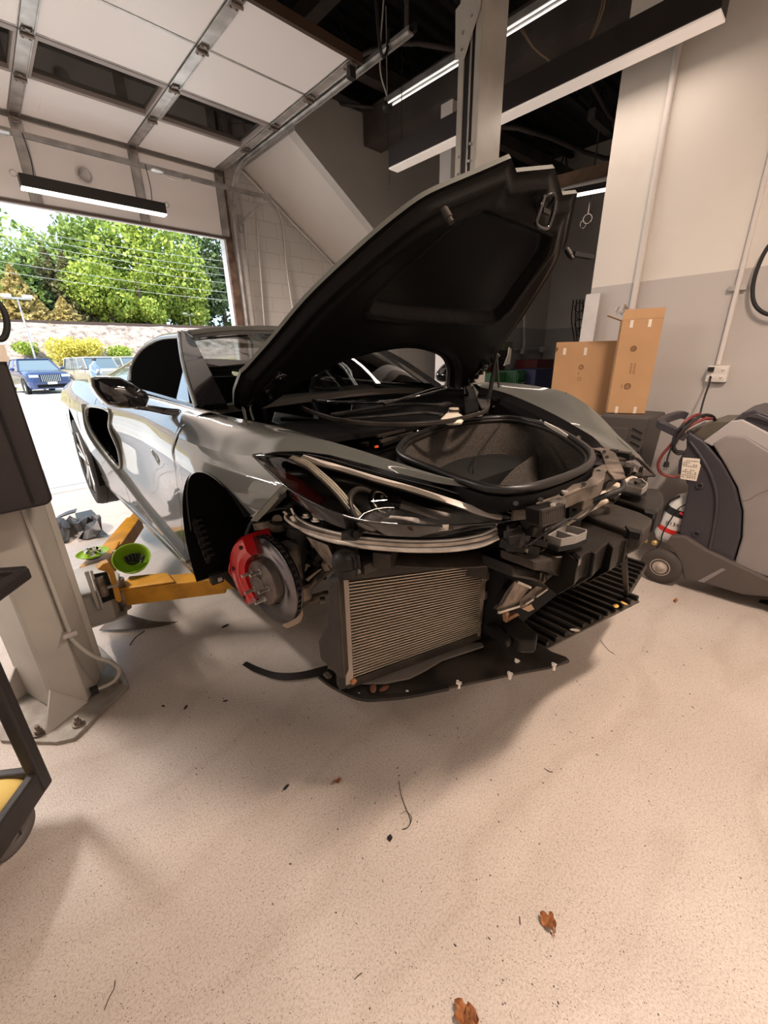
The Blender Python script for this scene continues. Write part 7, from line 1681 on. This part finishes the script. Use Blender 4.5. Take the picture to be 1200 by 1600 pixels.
# =================================================================== SMALL THINGS ON THE FLOOR
def leaf(px, py, s, rz, label, col=M['leaf_dry']):
    q = W(px, py, Z=.001); rn = random.Random(int(px * 7 + py)); n = 9; L_ = []
    e = MB(); mid = [Vector((s * (i / n - .5), 0, .004 + .006 * math.sin(i))) for i in range(n + 1)]; wd = [s * .26 * math.sin(PI * i / n) ** .8 * (.7 + .5 * rn.random()) + .0004 for i in range(n + 1)]
    e.grid([[m_ + Vector((0, w_, .006 * rn.random() + .001)) for m_, w_ in zip(mid, wd)], mid, [m_ + Vector((0, -w_, .010 * rn.random() + .003)) for m_, w_ in zip(mid, wd)]])
    e.tube([(-s * .5, 0, .004), (-s * .75, .004, .006)], .0012, 5, sub=1)
    o = e.build('leaf', col, solid=.0008); o.location = (q[0], q[1], .003); o.rotation_euler = (rn.uniform(-.15, .15), 0, rz); return tag(o, label, 'leaf')
leaf(853, 1443, .045, 1.3, 'dry orange leaf on the floor in the lower right'); leaf(862, 1441, .035, .9, 'second dry orange leaf touching the one in the lower right')
leaf(727, 1584, .06, 1.7, 'largest dry leaf of the cluster at the bottom edge'); leaf(737, 1594, .05, 1.1, 'smaller dry leaf of the cluster at the bottom edge', M['leaf_dry']); leaf(722, 1596, .04, 2.2, 'darker dry leaf of the cluster at the bottom edge')
leaf(527, 1223, .035, -.2, 'small brown leaf in the shadow edge in front of the car'); leaf(1055, 940, .04, .2, 'brown leaf on the floor under the grey machine')
tag(MB().tube([W(x, y, Z=.004) for x, y in ((623, 1220), (627, 1242), (634, 1262), (641, 1280), (638, 1292), (628, 1296))], .0012, 6).tube([W(x, y, Z=.004) for x, y in ((626, 1272), (634, 1268), (643, 1276), (641, 1288))], .0008, 5).build('wire_scrap', M['rubber']), 'thin curled black wire scrap on the bare floor in front of the car', 'wire')
q = Vector(W(609, 1309, Z=.006)); rn = random.Random(4); cm = MB()
for k in range(7): cm.tube([q + Vector((rn.uniform(-.008, .008), rn.uniform(-.008, .008), rn.uniform(-.004, .006))) for _ in range(3)], .002, 5, sub=3)
tag(cm.sphere(q, .007, 6, (1, 1.2, .6)).build('lint_clump', M['rubber']), 'small dark clump of debris below the wire scrap', 'debris')
for i, (x, y, s, l_) in enumerate(((352, 978, .02, 'dark rubber crumb on the floor below the brake disc'), (160, 1112, .012, 'dark crumb beside the lift base plate'), (352, 1095, .010, 'dark crumb in the shadow left of the radiator'), (290, 1105, .012, 'flat dark crumb on the floor right of the lift base'), (255, 1103, .009, 'round dark crumb beside the lift base'), (447, 1230, .012, 'twig crumb on the left part of the shadow edge'))):
    q = W(x, y, Z=.003); o = MB().sphere((0, 0, 0), s, 6, (1.2, .5, .25)).build('crumb', M['rubber']); o.location = (q[0], q[1], .003); o.rotation_euler = (0, 0, i * 1.3); tag(o, l_, 'debris')
for i, (a_, l_) in enumerate((([(163, 1578), (170, 1560), (178, 1545), (180, 1532)], 'dark twig on the floor at the lower left'), ([(938, 1000), (950, 1015), (960, 1022)], 'short dark twig on the floor beyond the ribbed tray'), ([(850, 1200), (858, 1205), (864, 1206)], 'short twig on the floor right of the shadow'), ([(554, 1530), (560, 1524), (566, 1520)], 'curved twig near the bottom centre'), ([(812, 1432), (813, 1445)], 'straight twig left of the two orange leaves'))):
    tag(MB().tube([W(x, y, Z=.003) for x, y in a_], .0012, 5).build('twig', M['bark']), l_, 'twig')
rn = random.Random(77); gx = MB()
for k in range(420):
    x, y = rn.uniform(.2, 2.9), rn.uniform(.05, 2.0); s = rn.uniform(.0007, .0024); a = rn.uniform(0, PI)
    gx.bar((x, y, .0012), (x + s * 3.2 * math.cos(a) * rn.random(), y + s * 3.2 * math.sin(a), .0012), s, s)
o = gx.build('floor_grit', mat('grit', (.05, .035, .028), .9)); tag(o, 'scattered dark grit and fibres across the epoxy floor', 'grit', kind='stuff')
# leaves caught in the trays
ly = mat('yellow_leaf', (.62, .38, .08), .7)
for i, (x, y, l_, m_) in enumerate(((962, 947, 'yellow leaf lying on the ribbed tray of the car', ly), (975, 943, 'second yellow leaf on the ribbed tray beside the first', ly), (898, 985, 'pale flake on the ribs nearest the floor', M['tape']), (600, 1076, 'reddish dry leaf stuck under the radiator', mat('brown_leaf', (.13, .05, .025), .7)), (583, 1076, 'brown dry leaf under the left end of the radiator', mat('brown_leaf', (.11, .045, .025), .7)))):
    q = C(x, y, z=.045); wv = np.array([CX, CY]) + q[0] * FF - q[1] * SS
    mb = MB().sphere((0, 0, 0), .015, 5, (1.3, .8, .12)); o = mb.build('leaf', m_); o.location = (wv[0], wv[1], q[2] + LIFT + .002); o.rotation_euler = (.2, .1, i); tag(o, l_, 'leaf')
bpy.context.view_layer.update()
